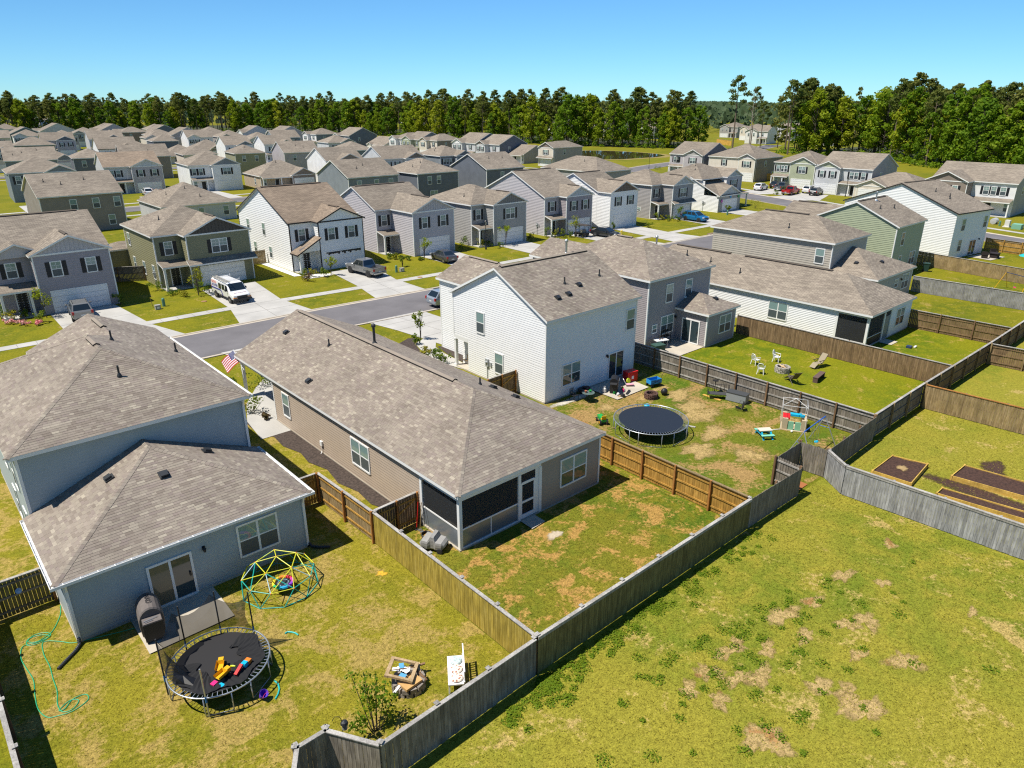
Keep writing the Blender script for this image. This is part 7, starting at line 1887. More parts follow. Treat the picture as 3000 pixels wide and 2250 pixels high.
# toys on the trampoline
def P1(x, y): return (5.5 + x, 22.4 + y, .875)
YP = mat('yellow_plastic', (.70, .38, .012), .4); RP = mat('red_plastic', (.62, .015, .015), .4); OP = mat('orange_plastic', (.75, .20, .02), .4); CY = mat('cyan_plastic', (.01, .40, .62), .4); PKP = mat('pink_plastic', (.80, .03, .20), .4); LM = mat('lime_plastic', (.55, .65, .02), .4); GN = mat('green_plastic', (.02, .33, .06), .4); TQ = mat('turquoise_plastic', (.02, .42, .40), .4); PUR = mat('purple_plastic', (.12, .05, .50), .35); WP = mat('white_plastic', (.78, .78, .76), .4)
def toy_truck(label, x, y, rz, m, z=.875, s=1.0):
    o = thing('toy_truck', label, 'toy', (x, y, z), R(rz)); o.scale = (s, s, s)
    b = MB(); b.box(-.26, -.08, .10, .24, .08, .17); b.obj('chassis', [BLACK], o); b = MB(); b.box(.06, -.09, .17, .24, .09, .32); b.obj('cab', [m], o)
    b = MB(); b.poly([(-.30, -.12, .18), (.03, -.12, .18), (.06, -.14, .33), (-.34, -.14, .30)]); b.poly([(-.30, .12, .18), (-.34, .14, .30), (.06, .14, .33), (.03, .12, .18)]); b.poly([(-.30, -.12, .18), (-.30, .12, .18), (.03, .12, .18), (.03, -.12, .18)]); b.poly([(.03, -.12, .18), (.03, .12, .18), (.06, .14, .33), (.06, -.14, .33)]); b.obj('dump_bed', [m], o)
    for xx in (-.18, .14):
        for sg in (-1, 1): MB().lathe([(.03, -.05), (.085, -.045), (.085, .045), (.03, .05)], 10, (0, 0, 0), 0, Matrix.Translation((xx, sg*.12, .085)) @ Matrix.Rotation(R(90), 4, 'X')).obj('wheel', [TYRE], o)
    return o
toy_truck('yellow toy loader with black wheels near the middle of the old trampoline', 5.42, 21.95, 60, YP); toy_truck('yellow toy dump truck lying on the near side of the old trampoline', 5.35, 21.45, 20, YP)
o = thing('toy_slide', 'red toy crane with blue and orange blocks on the old trampoline', 'toy', (5.95, 21.38, .88), R(30)); MB().bar((-.35, 0, .08), (.05, .02, .2), .12, .08).obj('arm', [RP], o); MB().box(.08, -.09, .02, .26, .09, .2).obj('block', [CY], o); MB().box(.26, -.1, .02, .44, .1, .17).obj('block', [OP], o)
tag(MB().box(-.1, -.09, 0, .1, .09, .06).obj('toy_block', [PKP], None, P1(-.55, -1.02), .4), 'hot pink toy scrap on the old trampoline', 'toy'); tag(MB().lathe([(.11, 0), (.11, .03)], 12).obj('toy_disc', [CY], None, P1(-.38, -1.25)), 'round cyan toy disc on the old trampoline', 'toy')
tag(MB().lathe([(.03, 0), (.04, .1), (.015, .2), (.04, .22)], 8, (0, 0, 0), 0, Matrix.Rotation(R(80), 4, 'X')).obj('toy_bottle', [LM], None, P1(.22, -.55), .6), 'lime toy bottle behind the yellow toy trucks', 'toy')
# bucket, foam noodles
o = thing('bucket', 'purple plastic bucket tipped beside the old trampoline', 'bucket', (6.2, 20.5, .12), R(20)); b = MB(); o.rotation_euler = (R(35), 0, R(25)); b.lathe([(.10, 0), (.15, .26), (.16, .26), (.145, .25), (.095, .02)], 14); b.obj('body', [PUR], o); MB().tube([(.15*math.cos(t), .15*math.sin(t)*.4 - .1, .26 + .02*math.sin(t)) for t in [k*math.pi/8 for k in range(9)]], .007, 5).obj('handle', [PKP], o)
for pts, lb in (([(8.30, 23.1), (8.42, 23.12), (8.53, 23.0), (8.62, 22.85), (8.66, 22.66)], 'short turquoise foam noodle on the grass before the climbing dome'), ([(6.9, 21.0), (6.93, 20.75), (6.86, 20.5), (6.72, 20.3), (6.55, 20.15)], 'curved turquoise foam noodle beside the purple bucket')):
    tag(MB().tube([(x, y, .035) for x, y in pts], .032, 8).obj('foam_noodle', [TQ]), lb, 'foam noodle')

# ------------------------------------------------------------------ climbing dome
DOME = thing('climbing_dome', 'green and yellow climbing dome with a rainbow saucer swing inside', 'climbing dome', (9.52, 26.2, 0)); Rb = 1.66
def ring(n, r, z, a0): return [Vector((r*math.cos(R(a0 + 360*k/n)), r*math.sin(R(a0 + 360*k/n)), z)) for k in range(n)]
r0 = ring(10, Rb, .03, 0); r1 = ring(10, Rb*.93, .72, 18); r2 = ring(5, Rb*.55, 1.28, 0); tp = [Vector((0, 0, 1.52))]
DT = mat('dome_teal', (.01, .36, .30), .45); DY = mat('dome_yellow', (.62, .62, .03), .45); DS = mat('dome_pale', (.45, .62, .66), .45)
k = 0
def dtube(a, b, m): MB().tube([a, b], .020, 6).obj('tube', [m], DOME)
for i in range(10):
    dtube(r0[i], r0[(i+1) % 10], DT); dtube(r1[i], r1[(i+1) % 10], DT if i % 3 else DY); dtube(r0[i], r1[i], DT); dtube(r0[(i+1) % 10], r1[i], DY if i % 3 == 0 else DT)
for i in range(5):
    dtube(r2[i], r2[(i+1) % 5], DY); dtube(tp[0], r2[i], DY); 
    for q in (2*i-1, 2*i, ): dtube(r2[i], r1[q % 10], DY if q % 2 else DS)
    dtube(r2[i], r1[(2*i+1) % 10], DT); dtube(r2[i], r1[(2*i-2) % 10], DY)
for v in r1 + r2 + tp: MB().ell(v, (.035, .035, .035), 8, 5).obj('joint', [OP], DOME)
SW = thing('saucer_swing', 'rainbow rimmed round saucer swing hanging in the climbing dome', 'swing', (9.5, 25.75, .42)); cols = [(.62, .02, .04), (.75, .22, .02), (.75, .55, .03), (.75, .6, .03), (.02, .4, .12), (.01, .35, .6), (.25, .05, .5), (.6, .05, .4)]
for k in range(8):
    b = MB(); b.tube([(.40*math.cos(R(45*k + 45*j/4)), .40*math.sin(R(45*k + 45*j/4)), 0) for j in range(5)], .075, 8); b.obj('rim_segment', [mat('swing_rim_%d' % k, cols[k], .6)], SW)
MB().lathe([(.36, -.03), (.36, -.015)], 24).obj('seat_mat', [mat('swing_mat', (.02, .025, .035), .8)], SW); MB().tube([(.22*math.cos(R(15*k)), .22*math.sin(R(15*k)), -.005) for k in range(24)], .012, 5, closed=True).obj('mat_ring', [mat('ring_pale_blue', (.35, .5, .6), .6)], SW)
for k in range(4): a = R(45 + 90*k); MB().tube([(.4*math.cos(a), .4*math.sin(a), 0), (.02, .4, 1.08)], .008, 4).obj('rope', [BLACK], SW)

# ------------------------------------------------------------------ covered smoker grill on the patio
o = thing('smoker_grill', 'grill under a grey-brown fitted cover with dark lettering by the sliding door', 'grill', (4.42, 27.0, .06), R(-8)); CV = mat('grill_cover', (.145, .125, .115), .85, 0, .12, 6, .3, 20); CVD = mat('grill_cover_dark', (.035, .033, .033), .85)
b = MB(); N = 10; sec = lambda y, s, z1: [(-.42*s, y, .08), (-.46*s, y, .55)] + [(.46*s*-math.cos(math.pi*k/N), y, .72 + (z1-.72)*math.sin(math.pi*k/N)) for k in range(N+1)] + [(.46*s, y, .55), (.42*s, y, .08)]
secs = [sec(-.55, .96, 1.28), sec(-.5, 1, 1.34), sec(.4, 1, 1.36), sec(.62, .97, 1.30), sec(.72, .85, 1.1)]
for p, q in zip(secs[:-1], secs[1:]):
    for i in range(len(p)-1): b.poly([p[i], p[i+1], q[i+1], q[i]])
b.poly(secs[0]); b.poly(list(reversed(secs[-1]))); b.obj('cover', [CV], o)
b = MB(); b.box(-.36, -1.0, .12, .36, -.56, .92); b.obj('side_box_cover', [CVD], o); MB().box(-.34, -.98, .92, .34, -.58, .95).obj('side_shelf', [CV], o)
b = MB(); b.tube([(-.3, -.82, .98), (.22, -.74, 1.0)], .014, 5); b.tube([(-.25, -.9, .97), (.05, -.86, .98)], .012, 5); b.obj('tongs', [STEEL], o)
for sg in (-.3, .3): MB().lathe([(.02, -.03), (.09, -.025), (.09, .025), (.02, .03)], 10, (0, 0, 0), 0, Matrix.Translation((sg, -.92, .09)) @ Matrix.Rotation(R(90), 4, 'Y')).obj('caster', [TYRE], o)
for s_, y_, sz in (('N', .28, .27), ('XO', -.02, .27)):
    t = link('lettering', text_mesh(s_, sz, BLACK), o); t.location = (-.06, y_, 1.368); t.rotation_euler = (0, 0, R(-90))
# corrugated drain pipes
for pts, lb in (([(1.98, 28.0, .3), (1.95, 27.85, .1), (1.75, 27.6, .07), (1.0, 26.95, .06)], 'black drain pipe running from the left downspout over the grass'), ([(11.85, 28.0, .25), (11.9, 27.85, .09), (12.2, 27.5, .08), (12.6, 27.25, .07)], 'short ribbed black drain pipe at the right downspout of the slate blue house')):
    V = [Vector(p) for p in pts]; P = []; tp_ = []
    for a, c in zip(V[:-1], V[1:]):
        n = max(2, int((c-a).length/.035))
        for i in range(n): P.append(a + (c-a)*i/n); tp_.append(.06 if i % 2 else .07)
    tag(MB().tube(P, .06, 8, taper=tp_).obj('drain_pipe', [PIPE]), lb, 'drain pipe')
# garden hose
def spline(pts, n=8):
    V = [Vector(p) for p in pts]; out = []
    for i in range(len(V)-1):
        p0 = V[max(0, i-1)]; p1 = V[i]; p2 = V[i+1]; p3 = V[min(len(V)-1, i+2)]
        for k in range(n):
            t = k/n; out.append(.5*((2*p1) + (p2-p0)*t + (2*p0-5*p1+4*p2-p3)*t*t + (3*p1-p0-3*p2+p3)*t**3))
    return out + [V[-1]]
hp = [(1.9, 31.1), (1.75, 30.4), (1.36, 29.6), (1.05, 29.35), (.7, 29.25), (.45, 29.5), (.7, 29.75), (1.1, 29.6), (1.2, 29.3), (.8, 29.1), (.4, 29.25), (.5, 29.65), (.95, 29.55), (1.15, 29.25), (.7, 29.2), (.25, 29.3), (.08, 28.6), (.14, 27.8), (.22, 27.0), (.12, 26.1), (.08, 25.3), (.24, 24.7), (.55, 24.5), (1.0, 24.4), (1.5, 24.6), (1.5, 24.95), (1.1, 25.0), (.8, 24.7), (.62, 24.75), (1.0, 25.0), (1.25, 24.8), (1.0, 24.5), (.7, 24.6), (.64, 25.1), (.76, 25.8), (.78, 26.6), (.82, 27.4), (.78, 28.2), (.85, 28.95), (1.05, 29.0), (1.45, 28.6), (1.8, 28.2), (2.6, 27.9), (3.5, 27.6), (4.4, 27.35)]
HG = mat('hose_green', (.02, .36, .17), .5)
tag(MB().tube(spline([(x, y, .025) for x, y in hp], 6), .017, 6).obj('garden_hose', [HG]), 'long green garden hose lying in loops on the lawn of the slate blue house', 'hose')
# metal lamp fallen against the brown fence
# fire pit with rubbish
def stone_ring(root, rad, rows, n, sz, m, part='stone'):
    for r_ in range(rows):
        for k in range(n):
            a = 2*math.pi*(k + .5*(r_ % 2))/n; s = rnd.uniform(.9, 1.08); b = MB(); w, d, h = sz[0]*s, sz[1]*rnd.uniform(.9, 1.1), sz[2]
            b.poly([(-w/2, -d/2, 0), (w/2, -d/2, 0), (w/2*.9, d/2, 0), (-w/2*.9, d/2, 0)]); 
            t = [(-w/2*.93, -d/2*.9, h), (w/2*.93, -d/2*.9, h), (w/2*.82, d/2*.9, h), (-w/2*.82, d/2*.9, h)]; q = [(-w/2, -d/2, 0), (w/2, -d/2, 0), (w/2*.9, d/2, 0), (-w/2*.9, d/2, 0)]
            b.poly(t)
            for i in range(4): b.poly([q[i], q[(i+1) % 4], t[(i+1) % 4], t[i]])
            b.obj(part, [m], root, (rad*math.cos(a), rad*math.sin(a), r_*h*1.02), a + math.pi/2)
PAV = mat('fire_pit_block', (.27, .235, .20), .9, 0, .2, 6, .5, 20, objvar=.2); RBR = mat('fire_pit_brick', (.115, .062, .048), .9, 0, .2, 6, .5, 20, objvar=.25); GRB = mat('fire_pit_grey_stone', (.36, .33, .28), .9, 0, .2, 6, .5, 20, objvar=.15)
o = thing('fire_pit', 'grey stone fire pit heaped with scrap wood and cardboard', 'fire pit', (10.5, 17.5, 0)); stone_ring(o, .52, 2, 12, (.27, .2, .17), PAV); MB().lathe([(.44, .02), (.43, .06)], 16).obj('ash_bed', [mat('ash', (.10, .09, .085), .95)], o)
CB = mat('cardboard', (.52, .31, .12), .85, 0, .1, 4); LUM = wood_mat('scrap_lumber', (.36, .24, .12), (.48, .34, .19), (.58, .45, .28), .12)
tag(MB().box(-.36, -.28, 0, .36, .28, .10).obj('cardboard_box', [CB], None, (10.42, 17.28, .36), R(4)), 'flattened cardboard box lying on the rubbish fire pit', 'box')
fr = thing('wooden_frame', 'square frame of scrap timber laid over the rubbish fire pit', 'timber frame', (10.42, 17.78, .62), R(40)); fr.rotation_euler = (R(10), R(4), R(42))
for (p, q) in (((-.52, -.46, 0), (.52, -.46, 0)), ((-.52, .46, 0), (.52, .46, 0))): MB().bar(p, q, .13, .09).obj('beam', [LUM], fr)
for (p, q) in (((-.46, -.40, .01), (-.46, .40, .01)), ((.46, -.40, .01), (.46, .40, .01))): MB().bar(p, q, .11, .085).obj('beam', [LUM], fr)
MB().bar((-.25, .4, .06), (.2, -.42, .06), .025, .02).obj('stick', [W_POST], fr)
pp = random.Random(6); PB = mat('printed_paper_blue', (.10, .33, .52), .7)
for k in range(9): tag(MB().box(-.13, -.09, 0, .13, .09, .006).obj('paper_sheet', [PB if k % 3 == 1 else FW], None, (10.42 + pp.uniform(-.22, .22), 17.78 + pp.uniform(-.22, .22), .56 + k*.012), pp.random()*3), 'sheet of printed paper in the rubbish on the fire pit', 'paper', 'papers on the rubbish fire pit')
for k, (x, y, a, l) in enumerate(((11.02, 17.55, 60, .7), (10.95, 17.3, 95, .55), (9.95, 17.35, 15, .45), (11.1, 17.8, -30, .6), (10.9, 17.95, -10, .5))): tag(MB().bar((-l/2, 0, .0), (l/2, 0, .12), .09, .04).obj('scrap_board', [FW if k == 2 else W_POST if k % 2 else LUM], None, (x, y, .3), R(a)), ['brown scrap board leaning over the right rim of the rubbish fire pit', 'short upright scrap board at the near right of the rubbish fire pit', 'white scrap board at the left rim of the rubbish fire pit', 'long scrap board poking out to the right of the rubbish fire pit', 'scrap board behind the timber frame on the fire pit'][k], 'board')
# white day bench with patterned cushions
o = thing('garden_bench', 'white slatted bench seen end-on with patterned cushions behind the grey fence', 'bench', (12.0, 16.6, 0), R(55)); b = MB()
b.box(-.72, -.27, .40, .72, .30, .45); b.obj('seat', [WHITE], o)
for xx in (-.68, .68):
    for yy in (-.24, .27): MB().bar((xx, yy, 0), (xx*.97, yy*.95, .42), .06, .06).obj('leg', [WHITE], o)
bk = MB(); bk.bar((-.72, -.30, .98), (.72, -.30, .98), .045, .07); bk.bar((-.72, -.29, .52), (.72, -.29, .52), .045, .06)
bk.obj('back_frame', [WHITE], o)
for k in range(13): MB().box(-.70 + k*.113, -.31, .45, -.66 + k*.113, -.285, .96).obj('slat', [WHITE], o)
m_, nt_, b_ = _new('cushion_print'); tc_ = nt_.nodes.new('ShaderNodeTexCoord'); w_ = nt_.nodes.new('ShaderNodeTexVoronoi'); w_.inputs['Scale'].default_value = 9; nt_.links.new(tc_.outputs['Object'], w_.inputs['Vector']); r_ = ramp(nt_, [(.0, (.10, .05, .04)), (.32, (.55, .28, .20)), (.36, (.72, .66, .56)), (.75, (.72, .66, .56)), (.8, (.2, .12, .1))]); nt_.links.new(w_.outputs['Distance'], r_.inputs[0]); nt_.links.new(r_.outputs[0], b_.inputs['Base Color']); b_.inputs['Roughness'].default_value = .9; CU = m_
m2_ = mat('cushion_print_teal', (.45, .55, .53), .9, 0, .5, 12)
for xx, m, lb in ((.42, m2_, 'blue-green patterned cushion at the far end of the white bench'), (-.02, CU, 'red-brown patterned cushion in the middle of the white bench'), (-.45, CU, 'red-brown patterned cushion at the near end of the white bench')):
    cx, cy = 12.0 + math.cos(R(55))*xx + .02, 16.6 + math.sin(R(55))*xx; tag(MB().ell((0, 0, 0), (.23, .24, .07), 14, 6).obj('cushion', [m], None, (cx, cy, .5), R(55)), lb, 'cushion')
# bird feeder on a crook
o = thing('bird_feeder', 'dark lantern-shaped bird feeder on a crook behind the bottom fence', 'bird feeder', (7.2, 16.25, 0)); MB().tube([(0, 0, 0), (0, 0, 1.7), (-.05, .03, 1.85), (-.18, .1, 1.88), (-.25, .12, 1.75)], .012, 5).obj('crook', [BLACK], o); MB().lathe([(.05, 1.3), (.09, 1.34), (.09, 1.55)], 10, (.06, -.05, 0)).obj('seed_tube', [mat('feeder_tube', (.3, .3, .28), .3)], o); MB().lathe([(.13, 1.55), (.10, 1.63), (.02, 1.68)], 10, (.06, -.05, 0)).obj('roof', [PIPE], o)
# scrap of metal on the brown-grey fence
tag(MB().lathe([(.13, 0), (.12, .05), (.02, .06)], 12, (0, 0, 0), 0, Matrix.Rotation(R(60), 4, 'X')).obj('fence_lamp', [GALV], None, (.7, 31.56, 1.15)), 'small metal lamp head hung on the brown-grey fence at the left', 'lamp')

# ------------------------------------------------------------------ tan house yard
o = thing('lawn_mower', 'ride-on mower under a crumpled grey cover beside the screened porch', 'mower', (16.3, 23.9, 0), R(-60)); CG = mat('mower_cover', (.30, .295, .285), .8, 0, .1, 3, .6, 7)
pts = [(-.62, .30, .44, .34), (-.5, .16, .62, .42), (-.2, .14, .60, .43), (-.05, .14, .88, .36), (.12, .14, .84, .36), (.2, .14, .60, .40), (.5, .18, .58, .36), (.62, .3, .46, .28)]; b = MB(); loft(b, pts); mb2 = MB(); b.obj('cover', [CG], o)
for xx in (-.4, .42):
    for sg in (-1, 1): MB().lathe([(.03, -.06), (.14, -.055), (.14, .055), (.03, .06)], 12, (0, 0, 0), 0, Matrix.Translation((xx, sg*.36, .14)) @ Matrix.Rotation(R(90), 4, 'X')).obj('wheel', [TYRE], o)
b = MB()
for k in range(5): b.tube([(.24*math.cos(R(20*i)) , .24*math.sin(R(20*i)), .03 + k*.03) for i in range(18)], .017, 5, closed=True)
tag(b.obj('hose_coil', [BLACK], None, (16.6, 25.0, 0)), 'black hose coil on the ground beside the covered mower', 'hose')
for k, (x, y, m, lb) in enumerate(((16.85, 26.05, RP, 'red-handled rake leaning in the corner by the brown gate'), (16.95, 25.9, W_TAN, 'wooden-handled shovel leaning on the tan wall by the gate'), (16.93, 25.7, BLACK, 'black-handled fork leaning on the tan wall by the gate'))):
    o = thing('garden_tool', lb, 'garden tool', (x, y, 0)); MB().tube([(-.28, -.25, .08), (.06, .02, 1.35)], .016, 5).obj('handle', [m], o); MB().box(-.40, -.33, .0, -.2, -.2, .05).obj('blade', [GALV if k else PLAST], o)
# ------------------------------------------------------------------ white house yard
o = thing('gas_grill', 'black gas grill with side shelf on the cluttered patio', 'grill', (37.75, 31.05, .08), R(35)); MB().box(-.42, -.28, .05, .42, .28, .82).obj('cabinet', [BLACK], o)
b = MB(); N = 8
for (x0_, x1_) in ((-.44, .44),):
    prof = [(.30*-math.cos(math.pi*k/N), .92 + .26*math.sin(math.pi*k/N)) for k in range(N+1)]
    for p, q in zip(prof[:-1], prof[1:]): b.poly([(x0_, p[0], p[1]), (x1_, p[0], p[1]), (x1_, q[0], q[1]), (x0_, q[0], q[1])])
    b.poly([(x0_, p[0], p[1]) for p in prof]); b.poly([(x1_, p[0], p[1]) for p in reversed(prof)])
b.obj('lid', [BLACK], o); MB().box(-.44, -.3, .82, .44, .3, .92).obj('firebox', [PLAST], o); MB().box(.46, -.24, .84, .84, .24, .88).obj('side_shelf', [GALV], o); MB().box(-.84, -.24, .84, -.46, .24, .88).obj('side_shelf', [PLAST], o); MB().tube([(-.36, -.36, 1.0), (.36, -.36, 1.0)], .015, 6).obj('handle', [STEEL], o)
o = thing('propane_tank', 'white propane tank standing beside the black gas grill', 'gas tank', (37.12, 31.45, .08)); MB().lathe([(.10, 0), (.155, .06), (.155, .30), (.10, .38)], 14).obj('body', [WP], o); MB().lathe([(.10, .38), (.10, .47), (.09, .47), (.09, .38)], 12).obj('collar', [WP], o)
o = thing('toy_kitchen', 'bright red toy box by the sliding door of the white house', 'toy box', (40.45, 31.75, .08), R(-12)); MB().box(-.48, -.3, 0, .48, .3, .72).obj('body', [RP], o); MB().box(-.5, -.32, .72, .5, .32, .78).obj('lid', [RP], o); MB().box(-.1, -.315, .2, .1, -.3, .45).obj('sticker', [WP], o)
o = thing('toy_chair', 'white and pink toddler lounge chair on the cluttered patio', 'toy chair', (39.5, 31.0, .08), R(-40)); MB().bar((-.3, 0, .12), (.3, 0, .16), .3, .05).obj('seat', [PKP if False else mat('pale_pink_plastic', (.75, .35, .42), .5)], o); MB().bar((-.28, 0, .15), (-.5, 0, .55), .3, .05).obj('backrest', [WP], o)
tag(MB().lathe([(.19, -.05), (.21, 0), (.19, .05)], 14, (0, 0, 0), 0, Matrix.Translation((39.75, 31.35, .33)) @ Matrix.Rotation(R(70), 4, 'X')).obj('toy_disc', [LM]), 'lime green round toy behind the toddler lounge chair', 'toy')
for x, y, m, lb in ((37.5, 30.75, GN, 'small green toy at the foot of the gas grill'), (38.3, 30.6, PKP, 'small pink toy at the right foot of the gas grill'), (37.4, 30.35, WP, 'white toy scooter part at the near edge of the cluttered patio'), (38.55, 30.9, YP, 'small yellow toy at the right foot of the gas grill')): tag(MB().ell((0, 0, .12), (.12, .10, .12), 8, 5).box(-.14, -.03, 0, .14, .03, .08).obj('toy', [m], None, (x, y, .08), x), lb, 'toy')
tag(MB().lathe([(.16, 0), (.18, .14), (.17, .15)], 14, (37.55, 30.05, .08)).obj('dark_pot', [BLACK]), 'black pot at the near corner of the cluttered patio', 'pot'); tag(MB().bar((37.2, 30.15, .1), (37.9, 30.2, .12), .12, .04).obj('toy_plank', [LUM]), 'wooden plank at the near corner of the cluttered patio', 'plank')
tag(MB().bar((38.0, 30.05, .12), (38.7, 30.35, .16), .16, .06).obj('skateboard', [BLACK]), 'black skateboard at the near edge of the cluttered patio', 'skateboard'); tag(MB().lathe([(.18, 0), (.24, .36), (.22, .34)], 14, (41.3, 32.4, .08)).obj('planter', [mat('planter_grey', (.3, .32, .33), .6)]), 'grey planter at the corner of the white house', 'planter')
for k, (x, y) in enumerate(((36.3, 32.5), (35.9, 32.5))): tag(MB().lathe([(.22, 0), (.32, .3), (.33, .34), (.29, .32)], 14, (x, y, .03)).obj('tub', [mat('tub_dark_red', (.06, .03, .03), .6) if k == 0 else PLAST]), ['dark red tub against the rear wall of the white house', 'black tub left of the dark red tub by the white house'][k], 'tub')
def metal_chair(label, x, y, rz, name='metal_chair', m=BLACK, h=.9):
    o = thing(name, label, 'chair', (x, y, 0), R(rz)); MB().box(-.24, -.24, .42, .24, .24, .45).obj('seat', [m], o)
    for sx in (-1, 1):
        for sy in (-1, 1): MB().tube([(sx*.22, sy*.22, 0), (sx*.21, sy*.21, .44)], .014, 5).obj('leg', [m], o)
    b = MB(); b.tube([(-.23, .23, .44), (-.23, .28, h), (.23, .28, h), (.23, .23, .44)], .014, 5)
    b.obj('back_frame', [m], o)
    for k in range(4): MB().box(-.16 + k*.09, .245, .47, -.12 + k*.09, .27, h-.03).obj('slat', [m], o)
    for sx in (-1, 1): MB().tube([(sx*.24, .25, .66), (sx*.26, -.2, .66), (sx*.24, -.22, .44)], .012, 5).obj('armrest', [m], o)
    return o
metal_chair('black metal chair against the rear wall of the white house', 34.5, 32.0, 0)
o = thing('round_table', 'round glass garden table with pots before the white house', 'table', (35.1, 31.2, 0)); MB().lathe([(.46, .68), (.46, .70)], 20).obj('tabletop', [mat('table_glass', (.10, .14, .13), .1)], o)
for k in range(4): a = R(45 + 90*k); MB().tube([(.36*math.cos(a), .36*math.sin(a), 0), (.1*math.cos(a), .1*math.sin(a), .4), (.36*math.cos(a), .36*math.sin(a), .68)], .014, 5).obj('leg', [BLACK], o)
for dx, dy, m, lb in ((-.15, .1, mat('terracotta', (.35, .12, .06), .8), 'small terracotta pot on the round glass table'), (.15, -.05, GN, 'small green pot on the round glass table')): tag(MB().lathe([(.07, .7), (.1, .85), (.09, .85)], 10, (35.1+dx, 31.2+dy, 0)).obj('plant_pot', [m]), lb, 'pot')
o = thing('wagon', 'bright blue folding wagon with black handle on the worn lawn', 'wagon', (41.0, 29.9, 0), R(-15)); BW = mat('wagon_blue', (.01, .24, .58), .6)
for (a, b2, c, d) in ((-.5, -.29, .5, -.27), (-.5, .27, .5, .29)): MB().box(a, b2, .28, c, d, .62).obj('fabric_side', [BW], o)
for xx in (-.5, .48): MB().box(xx, -.27, .28, xx+.02, .27, .6).obj('fabric_end', [BW], o)
MB().box(-.48, -.27, .27, .48, .27, .29).obj('floor', [BW], o); fm = MB()
for sg in (-1, 1):
    fm.bar((-.5, sg*.31, .28), (.5, sg*.31, .62), .02, .02); fm.bar((-.5, sg*.31, .62), (.5, sg*.31, .28), .02, .02)
fm.obj('frame', [BLACK], o); MB().tube([(.5, 0, .3), (.85, 0, .95), (.86, .1, .97), (.86, -.1, .97)], .016, 5).obj('handle', [BLACK], o)
for xx in (-.38, .38):
    for sg in (-1, 1): MB().lathe([(.02, -.04), (.12, -.035), (.12, .035), (.02, .04)], 10, (0, 0, 0), 0, Matrix.Translation((xx, sg*.3, .12)) @ Matrix.Rotation(R(90), 4, 'X')).obj('wheel', [TYRE], o)
o = thing('fire_pit', 'round fire pit of dark red bricks behind the dark blue trampoline', 'fire pit', (39.0, 28.6, 0)); stone_ring(o, .42, 4, 11, (.24, .16, .10), RBR, 'brick'); MB().lathe([(.36, .02), (.35, .05)], 14).obj('ash_bed', [mat('ash', (.1, .09, .085))], o)
tag(MB().ell((40.15, 28.3, .27), (.27, .24, .27), 14, 8).obj('planter_ball', [BLACK], smooth=True), 'black round pot lying on its side right of the brick fire pit', 'pot')
tag(MB().ell((37.45, 27.75, .12), (.26, .2, .12), 10, 5).obj('toy_turtle', [CY]), 'small turquoise toy peeking over the far rim of the dark blue trampoline', 'toy')
o = thing('ride_on_tractor', 'green and yellow ride-on toy tractor beside the dark blue trampoline', 'toy', (33.1, 28.1, 0), R(60)); MB().box(-.1, -.16, .2, .55, .16, .42).obj('hood', [GN], o); MB().box(-.4, -.2, .22, -.1, .2, .36).obj('body', [GN], o); MB().box(-.36, -.15, .36, -.14, .15, .42).obj('seat', [YP], o); MB().box(-.4, -.15, .42, -.34, .15, .66).obj('seat_back', [YP], o); MB().tube([(.0, 0, .42), (-.06, 0, .58)], .02, 5).obj('steering_column', [BLACK], o)
for xx, r_ in ((-.3, .2), (.42, .13)):
    for sg in (-1, 1): wm = MB().lathe([(.05, -.06), (r_, -.05), (r_, .05), (.05, .06)], 12, (0, 0, 0), 0, Matrix.Translation((xx, sg*.24, r_)) @ Matrix.Rotation(R(90), 4, 'X')).obj('wheel', [TYRE], o); MB().lathe([(.02, -.065), (r_*.5, -.06), (r_*.5, .06), (.02, .065)], 10, (0, 0, 0), 0, Matrix.Translation((xx, sg*.24, r_)) @ Matrix.Rotation(R(90), 4, 'X')).obj('hub', [YP], wm)
tag(MB().bar((36.9, 24.1, .02), (37.15, 23.5, .03), .16, .04).obj('plank', [W_CAP]), 'grey plank lying on the grass right of the dark blue trampoline', 'plank')
# gate beside the white house
fence('golden brown gate between the tan house and the white gabled house', (29.6, 35.8), (32.3, 35.9), 1, W_BROWN, W_GOLD, W_POSTG, caps=False, gate=True, single=True, step=1.35)
# patio furniture piled at the fence
o = thing('garden_sofa_frame', 'black metal glider bench frame on orange planks by the weathered fence', 'bench', (42.55, 25.3, 0), R(-52)); fm = MB()
for xx in (-.75, .75):
    fm = MB(); fm.tube([(xx, -.3, 0), (xx, -.28, .62), (xx, .3, .62), (xx, .28, 0)], .018, 5); fm.tube([(xx, .28, .4), (xx, .36, .95)], .018, 5); fm.obj('side_frame', [BLACK], o)
MB().box(-.75, -.28, .38, .75, .28, .41).obj('seat', [mat('mesh_seat', (.05, .05, .055), .8)], o); MB().tube([(-.75, .36, .95), (.75, .36, .95)], .018, 5).obj('top_bar', [BLACK], o)
for k in range(6): MB().box(-.68 + k*.27, .31, .45, -.65 + k*.27, .35, .93).obj('slat', [BLACK], o)
tag(MB().box(42.2, 24.9, .02, 42.4, 26.4, .06).obj('orange_plank', [W_NEW]), 'orange plank under the black glider bench frame', 'plank')
o = thing('garden_table', 'rectangular dark metal table with grey side panels at the weathered fence', 'table', (43.1, 24.1, 0), R(-80)); MB().box(-.75, -.36, .66, .75, .36, .70).obj('tabletop', [mat('table_dark', (.06, .065, .07), .5)], o); MB().box(-.72, -.33, .05, .72, .33, .66).obj('cabinet', [mat('table_panel', (.26, .28, .29), .5)], o)
